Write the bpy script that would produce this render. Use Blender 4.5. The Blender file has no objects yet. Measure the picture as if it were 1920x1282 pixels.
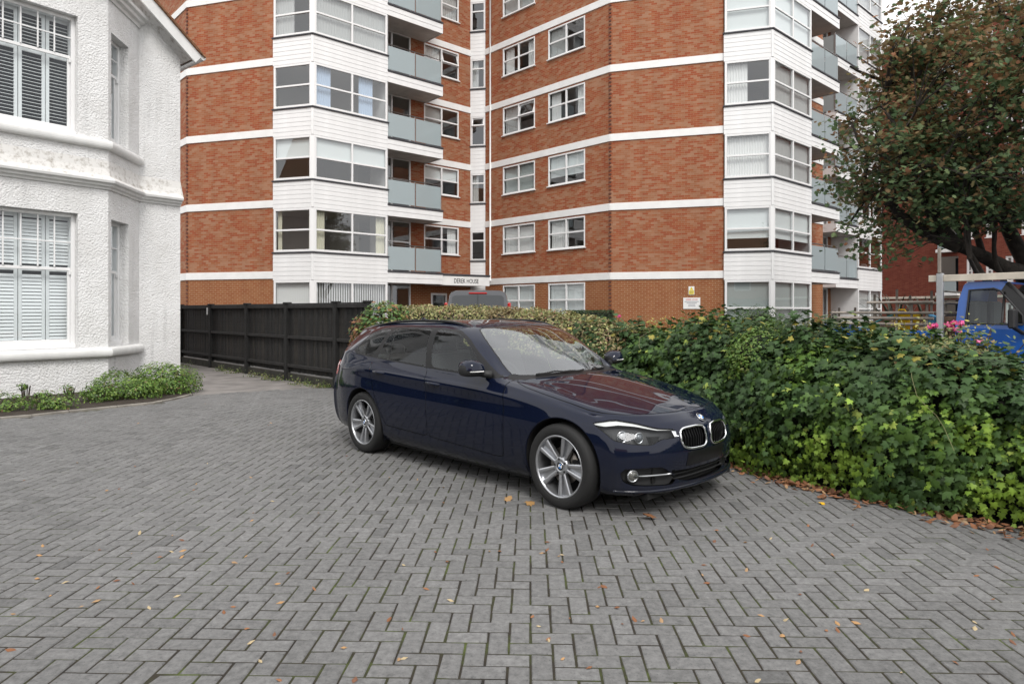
import bpy, math, random
import numpy as np
from mathutils import Vector, Matrix

random.seed(7)
rng = np.random.default_rng(7)
R = math.radians
scene = bpy.context.scene
COL = scene.collection

# ---------------------------------------------------------------- camera
FPX, CAM_H, HORIZON = 1230.0, 1.54, 583.0          # focal length and horizon in photograph pixels (1920 wide)
cam_data = bpy.data.cameras.new('camera')
cam_data.sensor_width = 36.0
cam_data.lens = 36.0 * FPX / 1920.0
cam_data.shift_y = -(641.0 - HORIZON) / 1920.0
cam_data.clip_end = 1500
cam = bpy.data.objects.new('camera', cam_data)
cam.location = (0, 0, CAM_H)
cam.rotation_euler = (R(90), 0, 0)
COL.objects.link(cam)
scene.camera = cam

# ---------------------------------------------------------------- overcast daylight
world = bpy.data.worlds.new('World')
scene.world = world
world.use_nodes = True
wn, wl = world.node_tree.nodes, world.node_tree.links
wn.clear()
w_out = wn.new('ShaderNodeOutputWorld')
w_bg = wn.new('ShaderNodeBackground'); w_bg.inputs['Strength'].default_value = 0.10
w_sky = wn.new('ShaderNodeTexSky'); w_sky.sky_type = 'NISHITA'; w_sky.sun_disc = False
SUN_EL, SUN_AZ = 48.0, 165.0                        # compass angle, clockwise from +Y (the view direction)
w_sky.sun_elevation = R(SUN_EL); w_sky.sun_rotation = R(SUN_AZ)
w_sky.air_density = 1.0; w_sky.dust_density = 4.0; w_sky.ozone_density = 1.0
# cloud cover: the clear sky is hidden behind an even pale layer with faint soft structure
w_tc = wn.new('ShaderNodeTexCoord')
w_noise = wn.new('ShaderNodeTexNoise'); w_noise.inputs['Scale'].default_value = 2.2; w_noise.inputs['Detail'].default_value = 5
w_ramp = wn.new('ShaderNodeValToRGB')
w_ramp.color_ramp.elements[0].position = .3; w_ramp.color_ramp.elements[0].color = (9.4, 9.4, 9.5, 1)
w_ramp.color_ramp.elements[1].position = .75; w_ramp.color_ramp.elements[1].color = (12.0, 11.9, 11.7, 1)
w_mix = wn.new('ShaderNodeMix'); w_mix.data_type = 'RGBA'; w_mix.inputs['Factor'].default_value = .93
wl.new(w_tc.outputs['Generated'], w_noise.inputs['Vector'])
wl.new(w_noise.outputs['Fac'], w_ramp.inputs['Fac'])
wl.new(w_sky.outputs['Color'], w_mix.inputs['A'])
wl.new(w_ramp.outputs['Color'], w_mix.inputs['B'])
wl.new(w_mix.outputs['Result'], w_bg.inputs['Color'])
wl.new(w_bg.outputs['Background'], w_out.inputs['Surface'])

sun_data = bpy.data.lights.new('sun', 'SUN')
sun_data.energy = 1.5; sun_data.angle = R(20); sun_data.color = (1.0, .97, .93)
sun = bpy.data.objects.new('sun', sun_data)
COL.objects.link(sun)
_az, _el = R(SUN_AZ), R(SUN_EL)
_to_sun = Vector((math.sin(_az) * math.cos(_el), math.cos(_az) * math.cos(_el), math.sin(_el)))
sun.rotation_euler = _to_sun.to_track_quat('Z', 'Y').to_euler()
sun.location = (0, -10, 30)

scene.view_settings.view_transform = 'Standard'
scene.view_settings.look = 'None'
scene.view_settings.exposure = 0.55
scene.view_settings.gamma = 1.0
scene.view_settings.use_curve_mapping = False
scene.cycles.use_denoising = True
scene.cycles.max_bounces = 6
scene.cycles.diffuse_bounces = 3
scene.cycles.glossy_bounces = 3
scene.cycles.transmission_bounces = 4
scene.cycles.transparent_max_bounces = 10
scene.cycles.caustics_reflective = False
scene.cycles.caustics_refractive = False
# ---------------------------------------------------------------- helpers
def ray_dir(px, py):
    return np.array([(px - 960.0) / FPX, 1.0, (HORIZON - py) / FPX])
def at(px, Y):                                       # plan point seen at photograph column px, at distance Y
    return ((px - 960.0) / FPX * Y, Y)
def zat(py, Y):
    return CAM_H + (HORIZON - py) / FPX * Y
def gp(px, py):                                      # ground point under a photograph pixel
    Y = FPX * CAM_H / (py - HORIZON)
    return ((px - 960.0) / FPX * Y, Y)

def link(o, parent=None):
    COL.objects.link(o)
    if parent is not None: o.parent = parent
    return o
def tag(o, label=None, cat=None, group=None, kind=None):
    if label: o['label'] = label
    if cat: o['category'] = cat
    if group: o['group'] = group
    if kind: o['kind'] = kind
    return o
def thing(name, label, cat, loc=(0, 0, 0), rz=0., group=None):
    o = bpy.data.objects.new(name, None); o.empty_display_size = .2
    o.location = loc; o.rotation_euler = (0, 0, rz)
    link(o); return tag(o, label, cat, group)

class MB:
    """collects faces; build() makes one mesh object"""
    def __init__(self): self.v = []; self.f = []; self.m = []; self.sm = []
    def poly(self, pts, mi=0, smooth=False):
        b = len(self.v); self.v += [tuple(map(float, p)) for p in pts]
        self.f.append(list(range(b, b + len(pts)))); self.m.append(mi); self.sm.append(smooth); return self
    def mesh(self, verts, faces, mi=0, smooth=False):
        b = len(self.v); self.v += [tuple(map(float, p)) for p in verts]
        for f in faces: self.f.append([b + i for i in f]); self.m.append(mi); self.sm.append(smooth)
        return self
    def box(self, x0, x1, y0, y1, z0, z1, mi=0):
        v = [(x0,y0,z0),(x1,y0,z0),(x1,y1,z0),(x0,y1,z0),(x0,y0,z1),(x1,y0,z1),(x1,y1,z1),(x0,y1,z1)]
        return self.mesh(v, [(0,3,2,1),(4,5,6,7),(0,1,5,4),(1,2,6,5),(2,3,7,6),(3,0,4,7)], mi)
    def bbox(self, x0, x1, y0, y1, z0, z1, b=.005, mi=0):
        """box with chamfered edges"""
        b = min(b, (x1-x0)*.45, (y1-y0)*.45, (z1-z0)*.45)
        V = []; idx = {}
        for sx in (0,1):
            for sy in (0,1):
                for sz in (0,1):
                    X = x1 if sx else x0; Y = y1 if sy else y0; Z = z1 if sz else z0
                    dx = -b if sx else b; dy = -b if sy else b; dz = -b if sz else b
                    for a, p in (('x',(X,Y+dy,Z+dz)),('y',(X+dx,Y,Z+dz)),('z',(X+dx,Y+dy,Z))):
                        idx[(sx,sy,sz,a)] = len(V); V.append(p)
        F = []
        g = lambda sx,sy,sz,a: idx[(sx,sy,sz,a)]
        F.append([g(0,0,0,'x'),g(0,0,1,'x'),g(0,1,1,'x'),g(0,1,0,'x')]); F.append([g(1,0,0,'x'),g(1,1,0,'x'),g(1,1,1,'x'),g(1,0,1,'x')])
        F.append([g(0,0,0,'y'),g(1,0,0,'y'),g(1,0,1,'y'),g(0,0,1,'y')]); F.append([g(0,1,0,'y'),g(0,1,1,'y'),g(1,1,1,'y'),g(1,1,0,'y')])
        F.append([g(0,0,0,'z'),g(0,1,0,'z'),g(1,1,0,'z'),g(1,0,0,'z')]); F.append([g(0,0,1,'z'),g(1,0,1,'z'),g(1,1,1,'z'),g(0,1,1,'z')])
        for s in (0,1):
            for t in (0,1):
                F.append([g(0,s,t,'y'),g(1,s,t,'y'),g(1,s,t,'z'),g(0,s,t,'z')])
                F.append([g(s,0,t,'x'),g(s,1,t,'x'),g(s,1,t,'z'),g(s,0,t,'z')])
                F.append([g(s,t,0,'x'),g(s,t,1,'x'),g(s,t,1,'y'),g(s,t,0,'y')])
                for u in (0,1): F.append([g(s,t,u,'x'),g(s,t,u,'y'),g(s,t,u,'z')])
        # orient outward
        c = np.array([(x0+x1)/2,(y0+y1)/2,(z0+z1)/2])
        for k, f in enumerate(F):
            p = np.array([V[i] for i in f]); n = np.cross(p[1]-p[0], p[2]-p[0])
            if n @ (p.mean(0) - c) < 0: F[k] = f[::-1]
        return self.mesh(V, F, mi)
    def tube(self, pts, r, n=8, mi=0, closed=False, smooth=True, caps=True):
        pts = [np.array(p, float) for p in pts]; m = len(pts)
        rr = r if hasattr(r, '__len__') else [r] * m
        b = len(self.v); up = None
        for i in range(m):
            if closed: t = pts[(i+1) % m] - pts[i-1]
            else: t = pts[min(i+1, m-1)] - pts[max(i-1, 0)]
            t = t / max(np.linalg.norm(t), 1e-9)
            if up is None:
                up = np.array([0,0,1.]) if abs(t[2]) < .9 else np.array([1.,0,0])
            s = np.cross(t, up); s /= max(np.linalg.norm(s), 1e-9); up = np.cross(s, t)
            for k in range(n):
                a = 2*math.pi*k/n
                self.v.append(tuple(pts[i] + rr[i]*(math.cos(a)*s + math.sin(a)*up)))
        for i in range(m if closed else m-1):
            j = (i+1) % m
            for k in range(n):
                l = (k+1) % n
                self.f.append([b+i*n+k, b+j*n+k, b+j*n+l, b+i*n+l][::-1]); self.m.append(mi); self.sm.append(smooth)
        if caps and not closed:
            self.f.append([b+k for k in range(n)]); self.m.append(mi); self.sm.append(False)
            self.f.append([b+(m-1)*n+k for k in range(n)][::-1]); self.m.append(mi); self.sm.append(False)
        return self
    def lathe(self, prof, n=32, mi=0, axis='y', smooth=True):
        """profile (r, a) revolved round an axis"""
        b = len(self.v); m = len(prof)
        for k in range(n):
            t = 2*math.pi*k/n; c, s = math.cos(t), math.sin(t)
            for r, a in prof:
                self.v.append({'y':(r*c, a, r*s), 'z':(r*c, r*s, a), 'x':(a, r*c, r*s)}[axis])
        for k in range(n):
            l = (k+1) % n
            for i in range(m-1):
                self.f.append([b+k*m+i, b+l*m+i, b+l*m+i+1, b+k*m+i+1]); self.m.append(mi); self.sm.append(smooth)
        return self
    def prism(self, outline, a0, a1, axis='y', mi=0):
        """2-D outline extruded along an axis: for 'y' the outline is (x,z)"""
        def P(p, a): return {'y':(p[0], a, p[1]), 'z':(p[0], p[1], a), 'x':(a, p[0], p[1])}[axis]
        n = len(outline)
        self.mesh([P(p, a0) for p in outline] + [P(p, a1) for p in outline],
                  [list(range(n)), list(range(2*n-1, n-1, -1))] + [[i, i+n, (i+1) % n + n, (i+1) % n] for i in range(n)], mi)
        return self
    def data(self, name, mats):
        me = bpy.data.meshes.new(name)
        me.from_pydata(self.v, [], self.f)
        for m in (mats if isinstance(mats, (list, tuple)) else [mats]): me.materials.append(m)
        if any(self.m): me.polygons.foreach_set('material_index', self.m)
        if any(self.sm): me.polygons.foreach_set('use_smooth', self.sm)
        me.update()
        return me
    def build(self, name, mats, parent=None, loc=None, rz=None):
        o = bpy.data.objects.new(name, self.data(name, mats))
        if loc is not None: o.location = loc
        if rz is not None: o.rotation_euler = (0, 0, rz)
        return link(o, parent)

def inst(name, me, parent=None, loc=(0,0,0), rz=0., rot=None, scale=None):
    o = bpy.data.objects.new(name, me); o.location = loc
    o.rotation_euler = rot if rot is not None else (0, 0, rz)
    if scale is not None: o.scale = scale
    return link(o, parent)

# ---------------------------------------------------------------- materials
def new_mat(name):
    m = bpy.data.materials.new(name); m.use_nodes = True
    nt = m.node_tree; b = nt.nodes['Principled BSDF']
    return m, nt.nodes, nt.links, b
def plain(name, col, rough=.5, metal=0., spec=.5, coat=0., noise=0., nscale=8., bump=0., bscale=60.):
    m, n, l, b = new_mat(name)
    b.inputs['Base Color'].default_value = (*col, 1)
    b.inputs['Roughness'].default_value = rough; b.inputs['Metallic'].default_value = metal
    b.inputs['Specular IOR Level'].default_value = spec
    if coat:
        b.inputs['Coat Weight'].default_value = coat; b.inputs['Coat Roughness'].default_value = .03
    if noise or bump:
        tc = n.new('ShaderNodeTexCoord')
    if noise:
        t = n.new('ShaderNodeTexNoise'); t.inputs['Scale'].default_value = nscale; t.inputs['Detail'].default_value = 6
        l.new(tc.outputs['Object'], t.inputs['Vector'])
        r = n.new('ShaderNodeValToRGB')
        r.color_ramp.elements[0].position = .3; r.color_ramp.elements[1].position = .7
        r.color_ramp.elements[0].color = (*[c*(1-noise) for c in col], 1)
        r.color_ramp.elements[1].color = (*[min(1, c*(1+noise)) for c in col], 1)
        l.new(t.outputs['Fac'], r.inputs['Fac']); l.new(r.outputs['Color'], b.inputs['Base Color'])
    if bump:
        t2 = n.new('ShaderNodeTexNoise'); t2.inputs['Scale'].default_value = bscale; t2.inputs['Detail'].default_value = 4
        l.new(tc.outputs['Object'], t2.inputs['Vector'])
        bp = n.new('ShaderNodeBump'); bp.inputs['Strength'].default_value = bump; bp.inputs['Distance'].default_value = .02
        l.new(t2.outputs['Fac'], bp.inputs['Height']); l.new(bp.outputs['Normal'], b.inputs['Normal'])
    return m
def thin_glass(name, tint=(.75,.8,.8), ior=1.6, rough=.0, body=None, opacity=0.):
    """one-sheet glazing: fresnel mirror over a tinted clear sheet (optionally partly frosted)"""
    m = bpy.data.materials.new(name); m.use_nodes = True
    n, l = m.node_tree.nodes, m.node_tree.links; n.clear()
    out = n.new('ShaderNodeOutputMaterial'); mx = n.new('ShaderNodeMixShader')
    # Schlick reflectance, the same from both sides of the sheet
    f0 = ((ior - 1) / (ior + 1)) ** 2
    ge = n.new('ShaderNodeNewGeometry')
    dt = n.new('ShaderNodeVectorMath'); dt.operation = 'DOT_PRODUCT'; l.new(ge.outputs['Normal'], dt.inputs[0]); l.new(ge.outputs['Incoming'], dt.inputs[1])
    ab = n.new('ShaderNodeMath'); ab.operation = 'ABSOLUTE'; l.new(dt.outputs['Value'], ab.inputs[0])
    om = n.new('ShaderNodeMath'); om.operation = 'SUBTRACT'; om.inputs[0].default_value = 1; om.use_clamp = True; l.new(ab.outputs[0], om.inputs[1])
    pw = n.new('ShaderNodeMath'); pw.operation = 'POWER'; pw.inputs[1].default_value = 5; l.new(om.outputs[0], pw.inputs[0])
    fr = n.new('ShaderNodeMath'); fr.operation = 'MULTIPLY_ADD'; fr.inputs[1].default_value = 1 - f0; fr.inputs[2].default_value = f0; l.new(pw.outputs[0], fr.inputs[0])
    tr = n.new('ShaderNodeBsdfTransparent'); tr.inputs['Color'].default_value = (*tint, 1)
    gl = n.new('ShaderNodeBsdfGlossy'); gl.inputs['Roughness'].default_value = rough
    gl.inputs['Color'].default_value = (.95,.97,1,1)
    src = tr
    if opacity:
        df = n.new('ShaderNodeBsdfDiffuse'); df.inputs['Color'].default_value = (*body, 1)
        m2 = n.new('ShaderNodeMixShader'); m2.inputs['Fac'].default_value = opacity
        l.new(tr.outputs[0], m2.inputs[1]); l.new(df.outputs[0], m2.inputs[2]); src = m2
    l.new(fr.outputs[0], mx.inputs['Fac']); l.new(src.outputs[0], mx.inputs[1]); l.new(gl.outputs[0], mx.inputs[2])
    l.new(mx.outputs[0], out.inputs['Surface'])
    return m
M = {}
# ---------------------------------------------------------------- car body surface (pure numpy)
def hermite_curve(P, counts):
    """smooth curve through control points P (n,3); counts[k] samples in segment k; chord-length tangents"""
    P = np.asarray(P, float); n = len(P)
    d = np.maximum(np.linalg.norm(np.diff(P, axis=0), axis=1), 1e-6)
    m = np.zeros_like(P)
    s = np.diff(P, axis=0) / d[:, None]
    for k in range(1, n - 1):
        m[k] = (s[k - 1] * d[k] + s[k] * d[k - 1]) / (d[k - 1] + d[k])
    m[0] = s[0] * 1.5 - m[1] * .5 if n > 2 else s[0]
    m[-1] = s[-1] * 1.5 - m[-2] * .5 if n > 2 else s[-1]
    out = []
    for k in range(n - 1):
        for q in range(counts[k]):
            t = q / counts[k]
            h00 = 2 * t**3 - 3 * t**2 + 1; h10 = t**3 - 2 * t**2 + t
            h01 = -2 * t**3 + 3 * t**2; h11 = t**3 - t**2
            out.append(h00 * P[k] + h10 * d[k] * m[k] + h01 * P[k + 1] + h11 * d[k] * m[k + 1])
    out.append(P[-1])
    return np.array(out)


def mono_curve(P, counts, sym_start=False, sym_end=False):
    """same, but with mirrored phantom points at a symmetric end (y -> -y) so the centre line stays smooth"""
    P = [np.array(p, float) for p in P]
    A = list(P); c = list(counts)
    if sym_start:
        q = P[1].copy(); q[1] = -q[1]; A = [q] + A; c = [1] + c
    if sym_end:
        q = P[-2].copy(); q[1] = -q[1]; A = A + [q]; c = c + [1]
    r = hermite_curve(A, c)
    if sym_start: r = r[1:]
    if sym_end: r = r[:-1]
    return r


def interp1(xs, vals, x):
    return float(np.interp(x, xs, vals))


def car_nets():
    # --- cap: stations from nose to tail, edge (v0) -> centre (v5)
    cap = [
     [(1.77,.770,.752),(1.90,.712,.752),(2.02,.620,.748),(2.12,.480,.748),(2.185,.25,.748),(2.20,0,.748)],
     [(1.74,.777,.760),(1.865,.714,.765),(1.98,.620,.760),(2.075,.480,.760),(2.135,.25,.763),(2.15,0,.764)],
     [(1.56,.808,.802),(1.66,.732,.818),(1.75,.610,.815),(1.83,.450,.818),(1.90,.22,.824),(1.92,0,.820)],
     [(1.28,.832,.855),(1.36,.742,.880),(1.43,.605,.878),(1.49,.44,.884),(1.55,.22,.891),(1.57,0,.888)],
     [(1.00,.843,.900),(1.03,.755,.930),(1.08,.61,.930),(1.14,.44,.938),(1.20,.22,.944),(1.22,0,.943)],
     [(.90,.846,.913),(.875,.775,.947),(.905,.64,.945),(.965,.45,.951),(1.04,.22,.961),(1.06,0,.963)],
     [(.86,.847,.918),(.825,.79,.953),(.845,.705,.948),(.91,.46,.957),(.985,.22,.967),(1.005,0,.969)],
     [(.825,.8485,.922),(.790,.783,.980),(.808,.7035,.977),(.876,.46,.984),(.950,.22,.9918),(.970,0,.9938)],
     [(.64,.853,.944),(.58,.742,1.130),(.60,.690,1.140),(.70,.46,1.107+.02),(.77,.22,1.118),(.79,0,1.121)],
     [(.44,.857,.960),(.35,.688,1.283),(.385,.640,1.285),(.48,.45,1.266),(.54,.22,1.262),(.56,0,1.261)],
     [(.24,.859,.972),(.15,.642,1.368),(.19,.588,1.376),(.26,.42,1.382),(.31,.2,1.385),(.325,0,1.386)],
     [(.02,.859,.983),(-.08,.630,1.392),(-.09,.568,1.416),(-.06,.40,1.430),(-.05,.2,1.437),(-.05,0,1.440)],
     [(-.35,.858,.997),(-.38,.626,1.400),(-.38,.562,1.424),(-.38,.40,1.438),(-.38,.2,1.445),(-.38,0,1.448)],
     [(-.70,.854,1.012),(-.72,.620,1.394),(-.72,.556,1.420),(-.72,.40,1.434),(-.72,.2,1.441),(-.72,0,1.444)],
     [(-1.10,.845,1.034),(-1.10,.606,1.372),(-1.10,.545,1.402),(-1.10,.39,1.418),(-1.10,.2,1.425),(-1.10,0,1.428)],
     [(-1.45,.830,1.056),(-1.40,.592,1.338),(-1.40,.532,1.372),(-1.41,.385,1.392),(-1.42,.2,1.401),(-1.42,0,1.404)],
     [(-1.72,.802,1.068),(-1.60,.585,1.290),(-1.64,.522,1.336),(-1.68,.38,1.360),(-1.71,.2,1.372),(-1.72,0,1.375)],
     [(-1.87,.765,1.070),(-1.76,.605,1.215),(-1.82,.545,1.262),(-1.88,.39,1.305),(-1.91,.2,1.322),(-1.92,0,1.326)],
     [(-1.96,.725,1.066),(-1.95,.650,1.10),(-2.0,.53,1.115),(-2.05,.38,1.12),(-2.075,.2,1.12),(-2.085,0,1.12)],
     [(-2.00,.700,1.060),(-2.05,.62,1.058),(-2.09,.5,1.052),(-2.13,.36,1.047),(-2.15,.2,1.044),(-2.16,0,1.04)],
    ]
    for i, dx, dz in ((-6, 0, .006), (-5, -.02, .014), (-4, -.06, .022), (-3, -.07, .028), (-2, -.03, .03)):
        cap[i] = [cap[i][0]] + [(x + dx, y, z + dz) for x, y, z in cap[i][1:]]
    # --- side strip rows, bottom -> top, columns: front centre ... corner | stations | rear corner ... rear centre
    side_x = [s[0][0] for s in cap]
    fy = [0, .25, .48, .66, .78]                    # front columns (centre -> corner), per row outline below
    #  row: (z front, [x at the five front columns], [y scale], then side y(x), side z(x), rear)
    fr = [  # zc, xs of five columns, ys of five columns, z of columns
     ((.165,.165,.165,.170,.175), (2.235,2.225,2.185,2.10,1.98), (0,.25,.48,.66,.76)),
     ((.200,.200,.200,.200,.205), (2.305,2.295,2.25,2.165,2.035), (0,.25,.48,.66,.785)),
     ((.300,.300,.300,.300,.300), (2.300,2.292,2.25,2.170,2.05), (0,.25,.48,.66,.795)),
     ((.400,.400,.400,.405,.410), (2.330,2.318,2.270,2.185,2.06), (0,.25,.48,.66,.80)),
     ((.490,.490,.490,.500,.510), (2.345,2.330,2.275,2.185,2.05), (0,.25,.48,.66,.80)),
     ((.570,.570,.570,.585,.600), (2.338,2.320,2.258,2.16,2.02), (0,.25,.48,.65,.785)),
     ((.640,.640,.635,.645,.660), (2.322,2.300,2.232,2.125,1.985), (0,.25,.48,.64,.765)),
     ((.700,.700,.695,.700,.710), (2.275,2.255,2.185,2.075,1.945), (0,.25,.48,.63,.740)),
     ((.712,.712,.707,.710,.719), (2.258,2.238,2.170,2.062,1.936), (0,.25,.48,.627,.735)),
    ]
    sx = [2.0, 1.78, 1.56, 1.28, 1.0, .6, 0, -.6, -1.1, -1.45, -1.72, -1.87, -2.05]
    sy = [  # half width by row at sx
     (.77,.79,.79,.80,.805,.805,.805,.805,.80,.79,.775,.755,.72),
     (.80,.835,.845,.845,.845,.845,.845,.845,.845,.84,.82,.795,.74),
     (.815,.852,.868,.868,.866,.864,.864,.866,.872,.868,.845,.815,.76),
     (.82,.857,.882,.882,.880,.878,.878,.880,.888,.886,.862,.83,.77),
     (.82,.855,.889,.890,.889,.888,.888,.890,.898,.896,.872,.838,.775),
     (.81,.845,.889,.894,.896,.896,.896,.898,.905,.902,.876,.840,.775),
     (.79,.828,.874,.884,.886,.887,.888,.890,.896,.894,.868,.832,.765),
     (.765,.803,.850,.869,.880,.890,.894,.895,.893,.882,.848,.808,.742),
     (.762,.799,.845,.862,.871,.879,.883,.884,.883,.873,.841,.803,.738),
    ]
    sz = [
     (.175,.18,.18,.175,.172,.172,.174,.178,.18,.19,.20,.21,.22),
     (.21,.215,.225,.225,.225,.225,.228,.232,.235,.24,.25,.26,.27),
     (.30,.305,.315,.320,.320,.325,.330,.335,.34,.345,.355,.36,.37),
     (.41,.415,.425,.430,.430,.435,.440,.445,.455,.46,.47,.475,.48),
     (.51,.52,.53,.535,.540,.545,.550,.560,.57,.575,.58,.585,.59),
     (.605,.62,.63,.640,.645,.655,.665,.675,.69,.695,.70,.70,.70),
     (.665,.685,.705,.725,.740,.760,.775,.790,.81,.82,.82,.82,.82),
     (.715,.73,.765,.806,.836,.866,.890,.912,.935,.947,.950,.95,.945),
     (.722,.737,.774,.818,.850,.881,.905,.927,.949,.960,.962,.96,.953),
    ]
    rr = [  # rear columns corner -> centre
     ((.225,.23,.23,.23,.23), (-2.06,-2.13,-2.17,-2.19,-2.20), (.66,.52,.36,.2,0)),
     ((.28,.28,.28,.28,.28), (-2.13,-2.20,-2.24,-2.26,-2.27), (.68,.54,.37,.2,0)),
     ((.38,.38,.38,.38,.38), (-2.16,-2.23,-2.27,-2.29,-2.30), (.69,.55,.37,.2,0)),
     ((.49,.49,.49,.49,.49), (-2.17,-2.245,-2.285,-2.305,-2.315), (.70,.55,.37,.2,0)),
     ((.60,.60,.60,.60,.60), (-2.17,-2.24,-2.28,-2.30,-2.31), (.70,.55,.37,.2,0)),
     ((.70,.70,.70,.70,.70), (-2.15,-2.215,-2.25,-2.265,-2.275), (.70,.55,.37,.2,0)),
     ((.82,.82,.82,.82,.82), (-2.12,-2.185,-2.225,-2.24,-2.25), (.69,.54,.37,.2,0)),
     ((.94,.94,.94,.94,.94), (-2.09,-2.14,-2.18,-2.20,-2.21), (.66,.52,.365,.2,0)),
     ((.955,.955,.955,.955,.955), (-2.082,-2.132,-2.172,-2.192,-2.202), (.658,.518,.364,.2,0)),
    ]
    rows = []
    for r in range(9):
        zc, xc, yc = fr[r]
        row = [(xc[k], yc[k], zc[k]) for k in range(5)]
        # station columns
        x_first = xc[4]; n = len(side_x)
        top = [s[0] for s in cap]
        for k, x in enumerate(side_x):
            # station x at this row: blend from own corner x at the nose so columns do not cross
            w = max(0., min(1., (x - 1.28) / (side_x[0] - 1.28)))
            xr = x + w * w * (min(2.0, xc[4] - .11) - side_x[0]) * 1.0
            w2 = max(0., min(1., (-1.45 - x) / (2.00 - 1.45)))
            xr = xr - w2 * (rr[r][1][0] + .05 - -2.0) * -1.0 if w2 > 0 else xr
            ys = interp1(sx[::-1], sy[r][::-1], xr); zs = interp1(sx[::-1], sz[r][::-1], xr)
            row.append((xr, ys, zs))
        zc, xc, yc = rr[r]
        row += [(xc[k], yc[k], zc[k]) for k in range(5)]
        rows.append(row)
    toprow = [cap[0][k] for k in (5, 4, 3, 2, 1)] + [s[0] for s in cap] + [cap[-1][k] for k in (1, 2, 3, 4, 5)]
    rows.append(toprow)
    return cap, rows


def car_surface(res=.03):
    """half body (y >= 0): returns verts, normals, quads, patch ids (0 = side strip, 1 = cap)"""
    cap, rows = car_nets()
    V = []; Q = []; pid = []
    def add_grid(G, patch, flip):
        b = sum(len(x) for x in V)
        n, m = G.shape[:2]
        V.append(G.reshape(-1, 3))
        for i in range(n - 1):
            for j in range(m - 1):
                a, c, d, e = b + i * m + j, b + (i + 1) * m + j, b + (i + 1) * m + j + 1, b + i * m + j + 1
                Q.append([a, c, d, e] if not flip else [a, e, d, c]); pid.append(patch)
    def seg_counts(P):
        P = np.asarray(P, float)
        return [max(1, int(round(np.linalg.norm(P[k + 1] - P[k]) / res))) for k in range(len(P) - 1)]
    # columns counts from the widest row
    ccount = seg_counts(rows[4])
    nst = len(cap)
    vcount = [11, 3, 6, 7, 7]
    ccount[:5] = vcount[::-1]; ccount[-5:] = vcount
    # front columns are ordered centre->corner(5 segs): match cap v5..v0
    R = np.array([mono_curve(r, ccount, True, True) for r in rows])          # rows x cols x 3
    tcount = [3, 4, 4, 4, 4, 4, 5, 2, 4]
    G = np.array([hermite_curve(R[:, k], tcount) for k in range(R.shape[1])])    # cols x t x 3
    add_grid(G, 0, False)
    C = np.array([mono_curve(s, vcount, False, True) for s in cap])          # stations x v
    ucount = ccount[5:5 + nst - 1]
    H = np.array([hermite_curve(C[:, k], ucount) for k in range(C.shape[1])])    # v x u x 3
    H = np.transpose(H, (1, 0, 2))
    add_grid(H, 1, False)
    Vv = np.concatenate(V)
    # weld
    key = {}; remap = np.zeros(len(Vv), int); out = []
    for i, p in enumerate(Vv):
        k = (round(p[0] * 2000), round(p[1] * 2000), round(p[2] * 2000))
        if k not in key:
            key[k] = len(out); out.append(p)
        remap[i] = key[k]
    Vv = np.array(out)
    F = []; pp = []
    for q, p in zip(Q, pid):
        r = []
        for i in q:
            j = int(remap[i])
            if j not in r: r.append(j)
        if len(r) >= 3: F.append(r); pp.append(p)
    # the seam between strip and cap is a soft waistline; normals averaged over faces
    Nn = np.zeros_like(Vv)
    for f in F:
        p = Vv[f]; c = np.zeros(3)
        for k in range(1, len(f) - 1): c += np.cross(p[k] - p[0], p[k + 1] - p[0])
        for i in f: Nn[i] += c
    cen = np.abs(Vv[:, 1]) < 1e-6
    Nn[cen, 1] = 0
    Nn /= np.maximum(np.linalg.norm(Nn, axis=1), 1e-9)[:, None]
    return Vv, Nn, F, pp
def poly_sdf(P, poly):
    """signed distance of points P (n,2) to a closed polygon: negative inside"""
    P = np.asarray(P, float); poly = np.asarray(poly, float)
    best = np.full(len(P), 1e9); inside = np.zeros(len(P), bool)
    m = len(poly)
    for k in range(m):
        a, b = poly[k], poly[(k + 1) % m]
        ab = b - a; ap = P - a
        t = np.clip((ap @ ab) / max(ab @ ab, 1e-12), 0, 1)
        best = np.minimum(best, np.linalg.norm(ap - t[:, None] * ab, axis=1))
        c = (a[1] > P[:, 1]) != (b[1] > P[:, 1])
        with np.errstate(divide='ignore', invalid='ignore'):
            xx = a[0] + (P[:, 1] - a[1]) * (b[0] - a[0]) / (b[1] - a[1] if b[1] != a[1] else 1e-12)
        inside ^= c & (P[:, 0] < xx)
    return np.where(inside, -best, best)

def smooth_poly(pts, n=6, rnd=.18):
    """closed polygon with softened corners"""
    pts = [np.array(p, float) for p in pts]; out = []
    m = len(pts)
    for k in range(m):
        p, a, b = pts[k], pts[k - 1], pts[(k + 1) % m]
        u = p + (a - p) * rnd; v = p + (b - p) * rnd
        for q in range(n + 1):
            t = q / n; out.append((1 - t)**2 * u + 2 * t * (1 - t) * p + t * t * v)
    return np.array(out)

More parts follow.
